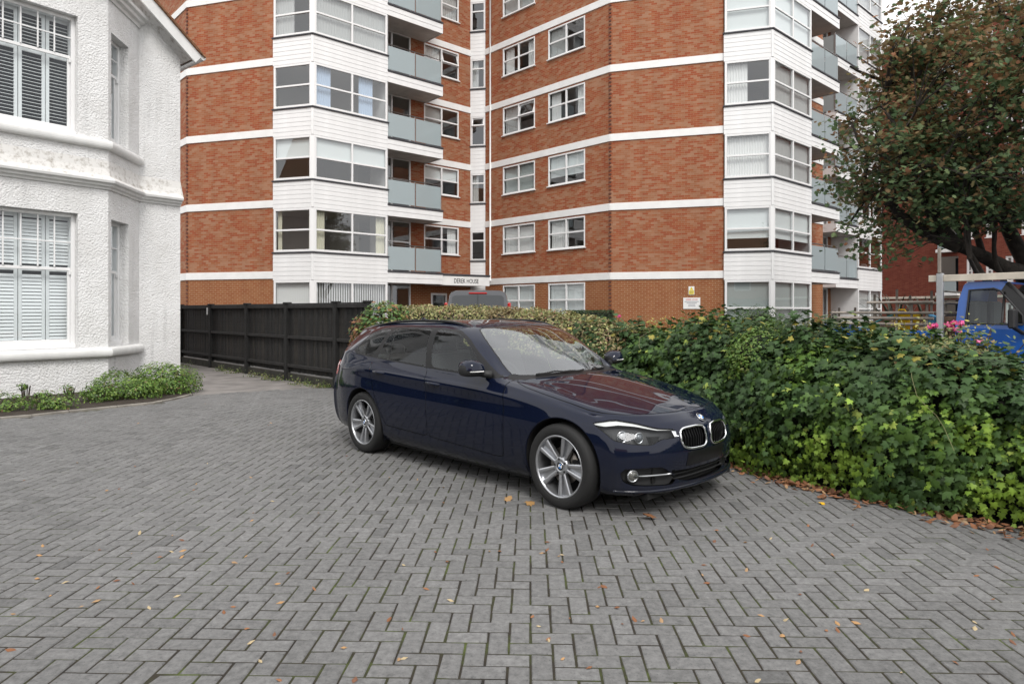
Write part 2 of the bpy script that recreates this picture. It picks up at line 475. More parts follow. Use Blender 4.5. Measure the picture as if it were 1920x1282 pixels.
class Shell:
    def __init__(self, V, N, F, pid):
        self.V = [tuple(v) for v in V]; self.N = [tuple(n) for n in N]; self.F = F; self.pid = list(pid)
    def cut(self, fn, only=None):
        """split faces along fn = 0; fn takes (verts, normals) arrays"""
        V = np.array(self.V); d = fn(V)
        d = np.where(np.abs(d) < 1e-5, 1e-5, d)
        cache = {}; F2 = []; P2 = []
        def cross(a, b):
            k = (a, b) if a < b else (b, a)
            if k not in cache:
                t = d[k[0]] / (d[k[0]] - d[k[1]])
                p = np.array(self.V[k[0]]) * (1 - t) + np.array(self.V[k[1]]) * t
                n = np.array(self.N[k[0]]) * (1 - t) + np.array(self.N[k[1]]) * t
                n /= max(np.linalg.norm(n), 1e-9)
                cache[k] = len(self.V); self.V.append(tuple(p)); self.N.append(tuple(n))
            return cache[k]
        neg = d < 0
        for f, pd in zip(self.F, self.pid):
            s = [neg[i] for i in f]
            if all(s) or not any(s): F2.append(f); P2.append(pd); continue
            A, B = [], []
            m = len(f); nc = 0
            for q in range(m):
                i, j = f[q], f[(q + 1) % m]
                (A if neg[i] else B).append(i)
                if neg[i] != neg[j]:
                    c = cross(i, j); A.append(c); B.append(c); nc += 1
            if nc != 2: F2.append(f); P2.append(pd); continue
            for X in (A, B):
                if len(X) >= 3: F2.append(X); P2.append(pd)
        self.F = F2; self.pid = P2
    def centroids(self):
        V = np.array(self.V)
        return np.array([V[f].mean(0) for f in self.F])
# ---------------------------------------------------------------- car materials
def car_paint():
    m, n, l, b = new_mat('navy car paint')
    tc = n.new('ShaderNodeTexCoord')
    b.inputs['Metallic'].default_value = 0.; b.inputs['Roughness'].default_value = .4; b.inputs['Specular IOR Level'].default_value = 0.
    b.inputs['Coat Weight'].default_value = 1.0; b.inputs['Coat Roughness'].default_value = .025; b.inputs['Coat IOR'].default_value = 1.42
    # light road film low on the body: a rougher, slightly brown coat that thins out upwards
    sep = n.new('ShaderNodeSeparateXYZ'); l.new(tc.outputs['Object'], sep.inputs[0])
    no = n.new('ShaderNodeTexNoise'); no.inputs['Scale'].default_value = 7; no.inputs['Detail'].default_value = 7
    l.new(tc.outputs['Object'], no.inputs['Vector'])
    mr = n.new('ShaderNodeMapRange'); mr.inputs['From Min'].default_value = .62; mr.inputs['From Max'].default_value = .2
    l.new(sep.outputs['Z'], mr.inputs['Value'])
    mu = n.new('ShaderNodeMath'); mu.operation = 'MULTIPLY'; l.new(mr.outputs[0], mu.inputs[0]); l.new(no.outputs['Fac'], mu.inputs[1])
    mx = n.new('ShaderNodeMix'); mx.data_type = 'RGBA'
    mx.inputs['A'].default_value = (.0042, .0070, .0205, 1); mx.inputs['B'].default_value = (.016, .0165, .019, 1)
    l.new(mu.outputs[0], mx.inputs['Factor']); l.new(mx.outputs['Result'], b.inputs['Base Color'])
    cr = n.new('ShaderNodeMapRange'); cr.inputs['To Min'].default_value = .02; cr.inputs['To Max'].default_value = .16
    l.new(mu.outputs[0], cr.inputs['Value']); l.new(cr.outputs[0], b.inputs['Coat Roughness'])
    return m
M['paint'] = car_paint()
M['car_black'] = plain('gloss black trim', (.006,.006,.007), .42, spec=.3)
M['car_matt'] = plain('matt black plastic', (.012,.012,.013), .6)
M['gap'] = plain('panel gap', (.002,.002,.002), .9)
M['chrome'] = plain('chrome', (.75,.76,.78), .12, 1.)
M['satin'] = plain('satin metal', (.45,.46,.47), .3, 1.)
M['alloy'] = plain('silver alloy', (.46,.47,.49), .3, .85, noise=.08, nscale=30)
M['tyre'] = plain('tyre rubber', (.009,.009,.009), .75, bump=.25, bscale=120)
M['car_glass'] = thin_glass('car side glass', (.76,.82,.80), 1.5)
M['car_screen'] = thin_glass('windscreen glass', (.62,.68,.68), 2.7)
M['lamp_glass'] = thin_glass('headlamp cover', (.93,.95,.96), 1.35)
M['red_lens'] = plain('red lamp lens', (.45,.012,.012), .12, coat=1.)
M['seat'] = plain('dark grey seat cloth', (.035,.035,.038), .8)
M['headliner'] = plain('pale headliner', (.35,.34,.32), .9)
M['badge_blue'] = plain('badge blue', (.02,.19,.55), .3, coat=.6)
M['badge_white'] = plain('badge white', (.8,.8,.8), .3, coat=.6)
M['rotor'] = plain('brake disc steel', (.22,.20,.18), .4, .9)

CAR_O = (-.0906, 6.8316, 0.); CAR_RZ = R(-45.85)
AX_F, AX_R = 1.553, -1.303

def phi_z(V):
    return np.stack([np.arctan2(np.abs(V[:, 1]), V[:, 0] - 1.4) * .88, V[:, 2]], 1)
def xz(V): return V[:, [0, 2]]
def xy(V): return np.stack([V[:, 0], np.abs(V[:, 1])], 1)
def yz(V): return np.stack([np.abs(V[:, 1]), V[:, 2]], 1)
PH = lambda pts: [(a * .88, z) for a, z in pts]

DLO = smooth_poly([(.845,.948),(-.18,.990),(-1.10,1.036),(-1.53,1.062),(-1.625,1.10),(-1.475,1.287),(-1.25,1.347),(-.91,1.371),(-.24,1.376),(.13,1.358),(.32,1.278),(.51,1.152)], 4, .14)
G_FRONT = smooth_poly([(.665,.970),(-.105,1.003),(-.205,1.357),(.115,1.338),(.295,1.262),(.475,1.140)], 4, .1)
G_REAR = smooth_poly([(-.195,1.008),(-.835,1.038),(-.915,1.350),(-.30,1.358)], 4, .06)
G_FIX = smooth_poly([(-.85,1.040),(-1.075,1.051),(-.985,1.338),(-.93,1.346)], 4, .06)
G_QTR = smooth_poly([(-1.155,1.058),(-1.515,1.078),(-1.585,1.112),(-1.455,1.265),(-1.25,1.322),(-1.07,1.336)], 4, .14)
D_FRONT = smooth_poly([(.917,.96),(.925,.90),(.946,.66),(.918,.295),(-.150,.334),(-.141,.698),(-.165,.995)], 3, .10)
D_REAR = smooth_poly([(-.165,.998),(-.141,.698),(-.150,.334),(-.860,.352),(-.905,.43),(-.985,.56),(-1.06,.70),(-1.125,.87),(-1.15,1.04)], 3, .10)
SILL = np.array([(1.4,.268),(-1.2,.345),(-1.2,.0),(1.4,.0)])
HOOD = smooth_poly([(2.180,-.02),(2.168,.25),(2.100,.478),(1.995,.625),(1.875,.715),(1.75,.757),(1.5,.787),(1.31,.798),(1.12,.795),(.985,.768),(.93,.70),(.975,.45),(1.055,.22),(1.075,-.02)], 3, .25)
SCREEN = smooth_poly([(.99,-.02),(.968,.22),(.895,.455),(.84,.60),(.80,.665),(.70,.668),(.53,.645),(.385,.605),(.255,.552),(.26,.45),(.292,.22),(.302,-.02)], 3, .2)
COWL = np.array([(1.10,-.05),(1.08,.25),(1.0,.47),(.94,.74),(.86,.765),(.80,.69),(.88,.455),(.95,.22),(.97,-.05)])
HEAD = smooth_poly(PH([(1.075,.697),(.90,.722),(.73,.700),(.56,.660),(.395,.647),(.395,.592),(.54,.590),(.625,.554),(.76,.562),(.90,.586),(.975,.640)]), 3, .2)
BROW = np.array(PH([(1.10,.74),(.90,.75),(.73,.73),(.38,.68),(.38,.6455),(.56,.653),(.73,.684),(.86,.694),(.975,.682),(1.10,.690)]))
KID = smooth_poly([(.036,.600),(.036,.520),(.075,.494),(.248,.497),(.318,.518),(.338,.566),(.330,.630),(.285,.652),(.135,.657),(.052,.646)], 4, .3)
FOG = smooth_poly(PH([(.865,.386),(.541,.390),(.385,.285),(.435,.240),(.796,.262),(.85,.300)]), 4, .2)
INTAKE = smooth_poly(PH([(-.02,.335),(.22,.335),(.445,.345),(.375,.268),(.25,.245),(-.02,.236)]), 3, .12)
PLATE = np.array([(-.02,.485),(.28,.480),(.28,.365),(-.02,.36)])
TAIL = smooth_poly([(-1.925,.972),(-2.02,.968),(-2.6,.95),(-2.6,.80),(-2.10,.795),(-2.03,.80)], 3, .1)

def build_car():
    V, N, F, pid = car_surface(.032)
    S = Shell(V, N, F, pid)
    arch = lambda V, ax: np.where(np.abs(V[:, 1]) > .5, np.hypot(V[:, 0] - ax, V[:, 2] - .335) - .378, 1.)
    front = lambda V: V[:, 0] > 1.7
    def side_only(V, s, ymin=.5): return np.maximum(s, ymin - np.abs(V[:, 1]))
    g = .0034
    fns = {}
    fns['archF'] = lambda V: arch(V, AX_F)
    fns['archR'] = lambda V: arch(V, AX_R)
    for nm, pl in (('dlo', DLO), ('gf', G_FRONT), ('gr', G_REAR), ('gx', G_FIX), ('gq', G_QTR)):
        fns[nm] = (lambda pl: lambda V: side_only(V, poly_sdf(xz(V), pl)))(pl)
    for nm, pl in (('df', D_FRONT), ('dr', D_REAR)):
        fns[nm + '+'] = (lambda pl: lambda V: side_only(V, poly_sdf(xz(V), pl) - g))(pl)
        fns[nm] = (lambda pl: lambda V: side_only(V, poly_sdf(xz(V), pl) + g))(pl)
    fns['sill'] = lambda V: np.where((np.abs(V[:, 1]) > .6) & (V[:, 0] < 1.35) & (V[:, 0] > -1.0), poly_sdf(xz(V), SILL), 1.)
    fns['hood+'] = lambda V: np.where(V[:, 2] > .715, poly_sdf(xy(V), HOOD) - g, 1.)
    fns['hood'] = lambda V: np.where(V[:, 2] > .715, poly_sdf(xy(V), HOOD) + g, 1.)
    fns['cowl'] = lambda V: np.where(V[:, 2] > .8, poly_sdf(xy(V), COWL), 1.)
    fns['screen+'] = lambda V: np.where(V[:, 2] > .8, poly_sdf(xy(V), SCREEN) - .012, 1.)
    fns['screen'] = lambda V: np.where(V[:, 2] > .8, poly_sdf(xy(V), SCREEN), 1.)
    fns['head+'] = lambda V: np.where(front(V), poly_sdf(phi_z(V), HEAD) - .005, 1.)
    fns['head'] = lambda V: np.where(front(V), poly_sdf(phi_z(V), HEAD), 1.)
    fns['brow'] = lambda V: np.where(front(V), poly_sdf(phi_z(V), BROW), 1.)
    fns['kid'] = lambda V: np.where(V[:, 0] > 2.2, poly_sdf(yz(V), KID), 1.)
    fns['fog'] = lambda V: np.where(front(V), poly_sdf(phi_z(V), FOG), 1.)
    fns['intake'] = lambda V: np.where(front(V), poly_sdf(phi_z(V), INTAKE), 1.)
    fns['bump'] = lambda V: np.where(V[:, 0] > 1.6, np.abs(V[:, 2] - (.672 + (V[:, 0] - 1.743) * .22)) - .002, 1.) if False else np.ones(len(V))
    fns['tail'] = lambda V: np.where(V[:, 0] < -1.85, poly_sdf(xz(V), TAIL), 1.)
    for nm, fn in fns.items(): S.cut(fn)
    C = S.centroids()
    D = {nm: fn(C) for nm, fn in fns.items()}
    reg = []
    for i in range(len(C)):
        d = lambda k: D[k][i] < 0
        x, y, z = C[i]
        if d('archF') or d('archR'): r = None
        elif d('gf'): r = 'front_window'
        elif d('gr'): r = 'rear_window'
        elif d('gx'): r = 'fixed_window'
        elif d('gq'): r = 'quarter_window'
        elif d('dlo'): r = 'window_trim'
        elif d('screen'): r = 'windscreen'
        elif d('hood'): r = 'bonnet'
        elif d('hood+'): r = 'gap'
        elif d('screen+') or d('cowl'): r = 'screen_surround'
        elif d('head'): r = 'head_brow' if d('brow') else 'head_lens'
        elif d('head+'): r = 'gap'
        elif d('kid'): r = 'kidney'
        elif d('fog'): r = 'fog'
        elif d('intake'): r = 'intake'
        elif d('tail'): r = 'tail'
        elif d('df') and z < 1.02: r = 'front_door'
        elif d('dr') and z < 1.06: r = 'rear_door'
        elif (d('df+') or d('dr+')) and z < 1.0: r = 'gap'
        elif d('sill'): r = 'sill'
        elif x > 1.70 and z < .745: r = 'front_bumper'
        elif x < -1.60 and z < .66: r = 'rear_bumper'
        else: r = 'body'
        reg.append(r)
    SV = np.array(S.V); SN = np.array(S.N)

    car = thing('estate_car', 'dark navy estate car with silver alloy wheels parked on the block paving', 'car', CAR_O, CAR_RZ)

    def surf(name, regions, mat, parent=car, sides=(1, -1), offset=0., regs=reg, cond=None):
        v, nn, f = [], [], []
        for s in sides:
            mp = {}
            for i, r in enumerate(regs):
                if r in regions and (cond is None or cond(C[i])):
                    ff = []
                    for k in S.F[i]:
                        if k not in mp:
                            mp[k] = len(v)
                            p = SV[k] - SN[k] * offset
                            v.append((p[0], p[1] * s, p[2])); nn.append((SN[k][0], SN[k][1] * s, SN[k][2]))
                        ff.append(mp[k])
                    f.append(ff if s > 0 else ff[::-1])
        me = bpy.data.meshes.new(name); me.from_pydata(v, [], f); me.materials.append(mat)
        me.polygons.foreach_set('use_smooth', [True] * len(f))
        me.update()
        me.normals_split_custom_set_from_vertices([tuple(n) for n in nn])
        o = bpy.data.objects.new(name, me)
        return link(o, parent)

    surf('body', ('body', 'gap_body'), M['paint'])
    surf('panel_gaps', ('gap',), M['gap'], offset=.004)
    surf('bonnet', ('bonnet',), M['paint'])
    bumper = surf('front_bumper', ('front_bumper',), M['paint'])
    surf('rear_bumper', ('rear_bumper',), M['paint'])
    surf('windscreen', ('windscreen',), M['car_screen'])
    surf('windscreen_surround', ('screen_surround',), M['car_black'])
    for s in (1, -1):
        fd = surf('front_door', ('front_door',), M['paint'], sides=(s,))
        rd = surf('rear_door', ('rear_door',), M['paint'], sides=(s,))
        surf('window', ('front_window',), M['car_glass'], fd, (s,))
        surf('window', ('rear_window',), M['car_glass'], rd, (s,))
        surf('window', ('fixed_window',), M['car_glass'], rd, (s,))
        surf('rear_quarter_window', ('quarter_window',), M['car_glass'], sides=(s,))
        surf('window_trim', ('window_trim',), M['car_black'], sides=(s,))
        surf('sill', ('sill',), M['paint'], sides=(s,))
        surf('tail_light', ('tail',), M['red_lens'], sides=(s,))
        # handles
        for door, hx, hz in ((fd, -.02, .853), (rd, -.95, .898)):
            m = MB(); y = s * .893
            pts = [(hx - .10, y - s*.012, hz + .006), (hx - .085, y + s*.018, hz + .003), (hx, y + s*.024, hz), (hx + .085, y + s*.018, hz - .004), (hx + .10, y - s*.012, hz - .005)]
            m.tube(pts, [.010, .014, .015, .014, .010], 10)
            m.build('handle', M['paint'], door)
            m = MB(); ring = []
            for k in range(16):
                a = 2*math.pi*k/16; ring.append((hx - .01 + .062*math.cos(a), y + s*.0005, hz - .002 + .026*math.sin(a)))
            m.poly(ring if s < 0 else ring[::-1]); m.build('handle_recess', M['car_black'], door)
        # mirror
        m = MB(); prof = []
        body_ = [(.80, .0), (.79, .03), (.72, .075), (.64, .082), (.615, .06), (.612, 0)]
        rings = []
        for q, (yy, sx_, sz_, zc) in enumerate(((.905,.55,.55,1.018),(.93,.8,.85,1.025),(.98,.95,1.,1.035),(1.035,1.,1.,1.036),(1.075,.85,.86,1.034),(1.095,.5,.55,1.032))):
            ring = []
            for k in range(16):
                a = 2*math.pi*k/16
                cx = .098*sx_*math.copysign(abs(math.cos(a))**.75, math.cos(a)); cz = .078*sz_*math.copysign(abs(math.sin(a))**.75, math.sin(a))
                if cz < 0: cz *= .8
                ring.append((.665 + cx - (yy-.95)*.12, s*yy, zc + cz))
            rings.append(ring)
        vs = [p for r_ in rings for p in r_]; fs = []
        for a in range(len(rings)-1):
            for k in range(16):
                l2 = (k+1) % 16; q = [a*16+k, a*16+l2, (a+1)*16+l2, (a+1)*16+k]
                fs.append(q[::-1] if s > 0 else q)
        fs.append(list(range(16)) if s > 0 else list(range(16))[::-1]); e = (len(rings)-1)*16
        fs.append([e+k for k in range(16)][::-1] if s > 0 else [e+k for k in range(16)])
        m.mesh(vs, fs, 0, True)
        mir = m.build('door_mirror', M['car_matt'], car)
        cap_ = MB()
        vs2 = [(p[0]*1.0 + (.004 if p[0] > .66 else 0), p[1], 1.03 + (p[2]-1.03)*1.05) for p in vs]
        keep = [f for f in fs[:-2] if sum(vs2[i][2] for i in f)/4 > 1.022]
        cap_.mesh(vs2, keep, 0, True).build('mirror_cap', M['paint'], mir)
        st = MB(); st.tube([(.755, s*.945, 1.022), (.752, s*1.02, 1.022), (.735, s*1.08, 1.023)], .0055, 6); st.build('indicator_strip', M['badge_white'], mir)
        arm = MB(); arm.tube([(.72, s*.83, .985), (.70, s*.89, .992), (.68, s*.95, .999)], [.035,.03,.022], 8); arm.build('mirror_arm', M['car_matt'], mir)
        gls = MB(); gls.poly([(.588, s*.94, .985), (.588, s*1.07, .992), (.588, s*1.07, 1.075), (.588, s*.94, 1.08)]); gls.build('mirror_glass', M['chrome'], mir)
        # roof rail
        m = MB(); rail = []
        for x, y, z in ((.17,.586,1.368),(.09,.584,1.395),(-.05,.580,1.420),(-.4,.577,1.438),(-.8,.570,1.434),(-1.2,.553,1.412),(-1.5,.538,1.376),(-1.66,.532,1.345)):
            rail.append((x, s*y, z))
        rail = hermite_curve(rail, [4]*7)
        m.tube(rail, .0135, 8); m.build('roof_rail', M['car_black'], car)
        # headlight
        hl = surf('headlight', ('head_lens', 'head_brow'), M['lamp_glass'], sides=(s,))
        surf('housing', ('head_lens',), M['car_matt'], hl, (s,), .05)
        surf('brow_strip', ('head_brow',), M['brow'], hl, (s,), .010)
        # bowl rim: join lens edge to housing
        for a, zc, rr_ in ((.845, .628, .040), (.705, .617, .038)):
            k = np.argmin(np.abs(np.arctan2(SV[:, 1], SV[:, 0]-1.4) - a) * 1.0 + np.abs(SV[:, 2] - zc) + (SV[:, 0] < 1.8) * 9)
            p, nrm = SV[k], SN[k]
            nrm = np.array([max(nrm[0], .3), nrm[1]*.45, 0.]); nrm /= np.linalg.norm(nrm)
            q = p - SN[k] * .035
            m = MB(); m.lathe([(rr_*1.08, .012), (rr_, .016), (rr_*.92, .006), (rr_*.7, -.016)], 24, 0, 'x')
            o = m.build('lamp_ring', M['chrome'], hl, (q[0], q[1]*s, q[2]), math.atan2(nrm[1]*s, nrm[0]))
            m = MB(); m.lathe([(rr_*.92, .004), (rr_*.78, .016), (rr_*.5, .025), (rr_*.2, .029), (.0005, .030)], 24, 0, 'x')
            m.build('lamp_lens', M['lens'], hl, (q[0], q[1]*s, q[2]), math.atan2(nrm[1]*s, nrm[0]))
        # kidney grille half
        kd = surf('kidney_grille', ('kidney',), M['gap'], sides=(s,), offset=.045)
        def kx(y, z):       # surface x on the nose
            k = np.argmin((SV[:, 1]-y)**2 + (SV[:, 2]-z)**2 + (SV[:, 0] < 2.1) * 9); return SV[k][0]
        ring = [(kx(y, z) + .004, s*y, z) for y, z in KID]
        ring2 = []
        L = len(ring)
        for k in range(L):
            ring2.append(tuple((np.array(ring[k-1]) + 2*np.array(ring[k]) + np.array(ring[(k+1) % L])) / 4))
        m = MB(); m.tube(ring2, .0095, 8, closed=True); m.build('chrome_surround', M['chrome'], kd)
        for q in range(9):
            y = .062 + q * .0305
            zz = [z for yy, z in KID if abs(yy - y) < .03]
            inside = [z for z in np.linspace(.48, .67, 96) if poly_sdf([(y, z)], KID)[0] < -.004]
            if not inside: continue
            zl, zh = min(inside), max(inside)
            xl, xh = kx(y, zl), kx(y, zh)
            m = MB()
            b0, b1 = s*(y - .0045), s*(y + .0045)
            xm = kx(y, (zl+zh)/2)
            pr = [(xl - .014, zl), (xm - .006, (zl+zh)/2), (xh - .012, zh), (xh - .035, zh), (xm - .03, (zl+zh)/2), (xl - .035, zl)]
            m.prism(pr, min(b0, b1), max(b0, b1), 'y'); m.build('grille_slat', M['car_black'], kd)
        ln = MB(); a = (2.272, s*.352, .640); b_ = (2.262, s*.392, .640)
        ln.mesh([(kx(.343,.632)+.003, s*.343, .632), (kx(.343,.596)+.003, s*.343, .598), (kx(.40,.597)+.004, s*.40, .600), (kx(.40,.64)+.004, s*.40, .640)], [(0,1,2,3) if s > 0 else (3,2,1,0)])
        ln.build('chrome_link', M['chrome'], kd)
        # fog light recess
        fg = surf('fog_light_recess', ('fog',), M['car_matt'], bumper, (s,), .035)
        k = np.argmin(np.abs(np.arctan2(SV[:, 1], SV[:, 0]-1.4) - .79) + np.abs(SV[:, 2] - .335) + (SV[:, 0] < 1.8) * 9)
        p, nrm = SV[k], SN[k]; q = p - nrm * .012
        ang = math.atan2(nrm[1]*s*.6, nrm[0])
        fl = thing_part('fog_light', car, (q[0], q[1]*s, q[2]), ang)
        MB().lathe([(.046, -.02), (.046, .004), (.040, .007), (.034, .002), (.028, -.012), (.0005, -.016)], 20, 0, 'x').build('lamp_ring', M['satin'], fl)
        MB().lathe([(.034, .002), (.026, .008), (.013, .011), (.0005, .012)], 20, 0, 'x').build('lamp_lens', M['lens_dark'], fl)
        bar = []
        for a in (.74, .66, .58, .50, .445):
            k = np.argmin(np.abs(np.arctan2(SV[:, 1], SV[:, 0]-1.4) - a) + np.abs(SV[:, 2] - .325) + (SV[:, 0] < 1.8) * 9)
            pp_ = SV[k] - SN[k]*.006; bar.append((pp_[0], pp_[1]*s, .328 - (.74-a)*.02))
        m = MB(); m.tube(bar, .0085, 6); m.build('trim_bar', M['satin'], bumper)
        # lower lip
    surf('lower_intake', ('intake',), M['gap'], bumper, (1, -1), .05)
    lip = []
    for a in np.linspace(.92, -.92, 41):
        k = np.argmin(np.abs(np.arctan2(SV[:, 1], SV[:, 0]-1.4) - abs(a)) + np.abs(SV[:, 2] - .205)*2 + (SV[:, 0] < 1.8) * 9)
        p = SV[k] + SN[k]*.004; lip.append((p[0], p[1]*(1 if a >= 0 else -1), .205 + .01*abs(a)))
    lip = [tuple(np.mean([lip[max(0, i-1)], lip[i], lip[min(40, i+1)]], axis=0)) for i in range(41)]
    m = MB(); m.tube(lip, .014, 6); m.build('front_lip', M['paint'], bumper)
    for zz, rr_ in ((.305, .006), (.272, .006)):
        mesh_bar = []
        for a in np.linspace(.40, -.40, 17):
            k = np.argmin(np.abs(np.arctan2(SV[:, 1], SV[:, 0]-1.4) - abs(a)) + np.abs(SV[:, 2] - zz)*2 + (SV[:, 0] < 1.8) * 9)
            p = SV[k] - SN[k]*.025; mesh_bar.append((p[0], p[1]*(1 if a >= 0 else -1), zz))
        m = MB(); m.tube(mesh_bar, rr_, 6); m.build('intake_bar', M['car_matt'], bumper)
    # number plate panel: a dark smooth pad
    pl = MB(); n_ = 12; vs = []
    for j, (z, o) in enumerate(((.352,-.004),(.372,.005),(.462,.005),(.484,-.004))):
        for i in range(n_+1):
            y = -.27 + .54*i/n_; k = np.argmin((SV[:, 1]-abs(y))**2 + (SV[:, 2]-z)**2 + (SV[:, 0] < 2.1)*9)
            vs.append((SV[k][0] + o, y, z))
    pl.mesh(vs, [(j*(n_+1)+i, j*(n_+1)+i+1, (j+1)*(n_+1)+i+1, (j+1)*(n_+1)+i) for j in range(3) for i in range(n_)], 0, True)
    pl.build('plate_panel', M['car_black'], bumper)
    # bonnet badge
    k = np.argmin(SV[:, 1]**2*4 + (SV[:, 2]-.698)**2 + (SV[:, 0] < 2.1)*9); bp = SV[k]; bn = SN[k]
    bd = roundel('badge', .041, car)
    bd.location = tuple(bp + bn*.003); bd.rotation_euler = (0, math.pi/2 - math.atan2(bn[2], bn[0]), 0)
    # arches: lip and liner
    for s in (1, -1):
        for ax in (AX_F, AX_R):
            m = MB(); n_ = 40; vs = []; st_ = []
            for i in range(n_+1):
                a = R(-28) + (math.pi + R(56)) * i / n_
                x, z = ax + .378*math.cos(a), .335 + .378*math.sin(a)
                k = np.argmin((SV[:, 0]-x)**2 + (SV[:, 2]-z)**2 + (np.abs(SV[:, 1]) < .6)*9); y = SV[k][1]
                st_.append((x, y, z, a))
            for i in range(n_+1):
                y = np.mean([st_[j][1] for j in range(max(0, i-2), min(n_, i+2)+1)])
                x, _, z, a = st_[i]
                c, sn = math.cos(a), math.sin(a)
                vs += [(x, s*(y+.001), z), (x - c*.006, s*(y+.002), z - sn*.006), (x - c*.010, s*(y-.012), z - sn*.010), (ax+.372*c, s*(y-.05), .335+.372*sn), (ax+.385*c, s*.56, .335+.385*sn)]
            fs = []
            for i in range(n_):
                for j in range(4):
                    q = (i*5+j, (i+1)*5+j, (i+1)*5+j+1, i*5+j+1); fs.append(q if s < 0 else q[::-1])
            m.mesh(vs, fs, 0, True)
            for q in range(len(m.m)): m.m[q] = 0 if q % 4 < 2 else 1
            m.build('wheel_arch', [M['paint'], M['gap']], car)
    # wheels
    for s in (-1, 1):
        for ax in (AX_F, AX_R):
            wheel(car, (ax, s*.775, .330), s, random.uniform(0, 1.2) if ax == AX_R else .55)
    # floor pan and interior
    m = MB(); m.box(-1.75, 1.75, -.60, .60, .20, .26); m.box(-.90, 1.15, -.79, .79, .150, .25); m.box(1.95, 2.20, -.62, .62, .150, .22); m.box(-2.1, -1.72, -.62, .62, .19, .24); m.box(1.10, 2.2, -.56, .56, .26, .60); m.box(-2.15, -1.0, -.6, .6, .26, .60)  # low undertray boxes added to deepen the shade under the car
    m.build('floor_pan', M['gap'], car)
    m = MB(); vs = []
    for x, z in ((.96,.93),(.72,.945),(.45,.90),(.42,.62),(.95,.6)):
        vs.append((x, z))
    m.prism(vs, -.74, .74, 'y'); m.build('dashboard', M['seat'], car)
    for s in (-1, 1):
        seat = MB(); seat.bbox(-.40, .12, s*.38-.25, s*.38+.25, .42, .58, .05); seat.build('front_seat', M['seat'], car)
        so = COL.objects[-1]
        back = MB(); vs = [(-.28,.55),(-.16,.57),(-.38,1.10),(-.46,1.10),(-.50,1.02)]
        back.prism(vs, s*.38-.23, s*.38+.23, 'y'); back.build('seat_back', M['seat'], so)
        hd = MB(); hd.bbox(-.52, -.42, s*.38-.13, s*.38+.13, 1.12, 1.27, .035); hd.build('head_restraint', M['seat'], so)
        hd = MB(); hd.bbox(-1.42, -1.33, s*.40-.12, s*.40+.12, 1.03, 1.16, .035); hd.build('rear_head_restraint', M['seat'], car)
    m = MB(); m.prism([(-1.0,.45),(-.6,.5),(-.62,.62),(-1.15,.62),(-1.32,1.05),(-1.42,1.05),(-1.3,.45)], -.66, .66, 'y'); m.build('rear_seat', M['seat'], car)
    m = MB(); m.box(-2.0, -1.42, -.62, .62, .88, .90); m.build('luggage_cover', M['headliner'], car)
    m = MB()
    tor = [(.44 - .185*math.sin(a)*.35, -.37 + .185*math.cos(a), .88 + .185*math.sin(a)*.93) for a in np.linspace(0, 2*math.pi, 25)[:-1]]
    m.tube(tor, .016, 8, closed=True); m.tube([tor[0], (.46,-.37,.87), tor[12]], .015, 6); m.tube([(.46,-.37,.87), tor[18]], .015, 6)
    m.build('steering_wheel', M['seat'], car)
    surf('roof_lining', ('body',), M['headliner'], offset=.03, cond=lambda c: c[2] > 1.33)
    # wipers
    for y0, y1 in ((-.45, .10), (.28, .62)):
        pts = []
        for q in range(7):
            y = y0 + (y1-y0)*q/6
            k = np.argmin((SV[:, 1]-abs(y))**2 + (SV[:, 0] - (1.00 - .34*abs(y)**1.6))**2 + (SV[:, 2] < .9)*9)
            p = SV[k]; pts.append((p[0], y, p[2] + .014))
        m = MB(); m.tube(pts, .008, 6); m.build('wiper', M['car_matt'], car)
    # aerial
    m = MB(); m.mesh([(-1.28,.032,1.41),(-1.28,-.032,1.41),(-1.42,.03,1.40),(-1.42,-.03,1.40),(-1.39,.008,1.465),(-1.39,-.008,1.465),(-1.43,0,1.44)], [(0,4,5,1),(0,2,4),(1,5,3),(4,6,5),(2,6,4),(3,5,6),(2,3,6)], 0, False)
    m.build('aerial_fin', M['paint'], car)
    return car

M['brow'] = plain('frosted light strip', (.62,.62,.60), .35)
M['lens_dark'] = plain('fog lamp lens', (.10,.10,.09), .08, .1, coat=1.)
M['lens'] = plain('clear lamp lens', (.12,.13,.14), .25, .2, coat=.4)
def thing_part(name, parent, loc, rz=0.):
    o = bpy.data.objects.new(name, None); o.empty_display_size = .1; o.location = loc; o.rotation_euler = (0, 0, rz)
    return link(o, parent)

def roundel(name, r, parent):
    """badge facing +z: dark ring with a bright rim, blue and white quarters"""
    m = MB(); n = 32
    m.lathe([(r, 0), (r, .004), (r*.94, .005)], n, 1, 'z')
    m.lathe([(r*.94, .0045), (r*.60, .0045)], n, 0, 'z')
    m.lathe([(r*.62, .0045), (r*.60, .0055), (r*.57, .0055)], n, 1, 'z')
    for q in range(4):
        pts = [(0, 0, .005)] + [(r*.58*math.cos(a), r*.58*math.sin(a), .005) for a in np.linspace(q*math.pi/2, (q+1)*math.pi/2, 9)]
        m.poly(pts, 2 + q % 2)
    return m.build(name, [M['car_black'], M['chrome'], M['badge_blue'], M['badge_white']], parent)

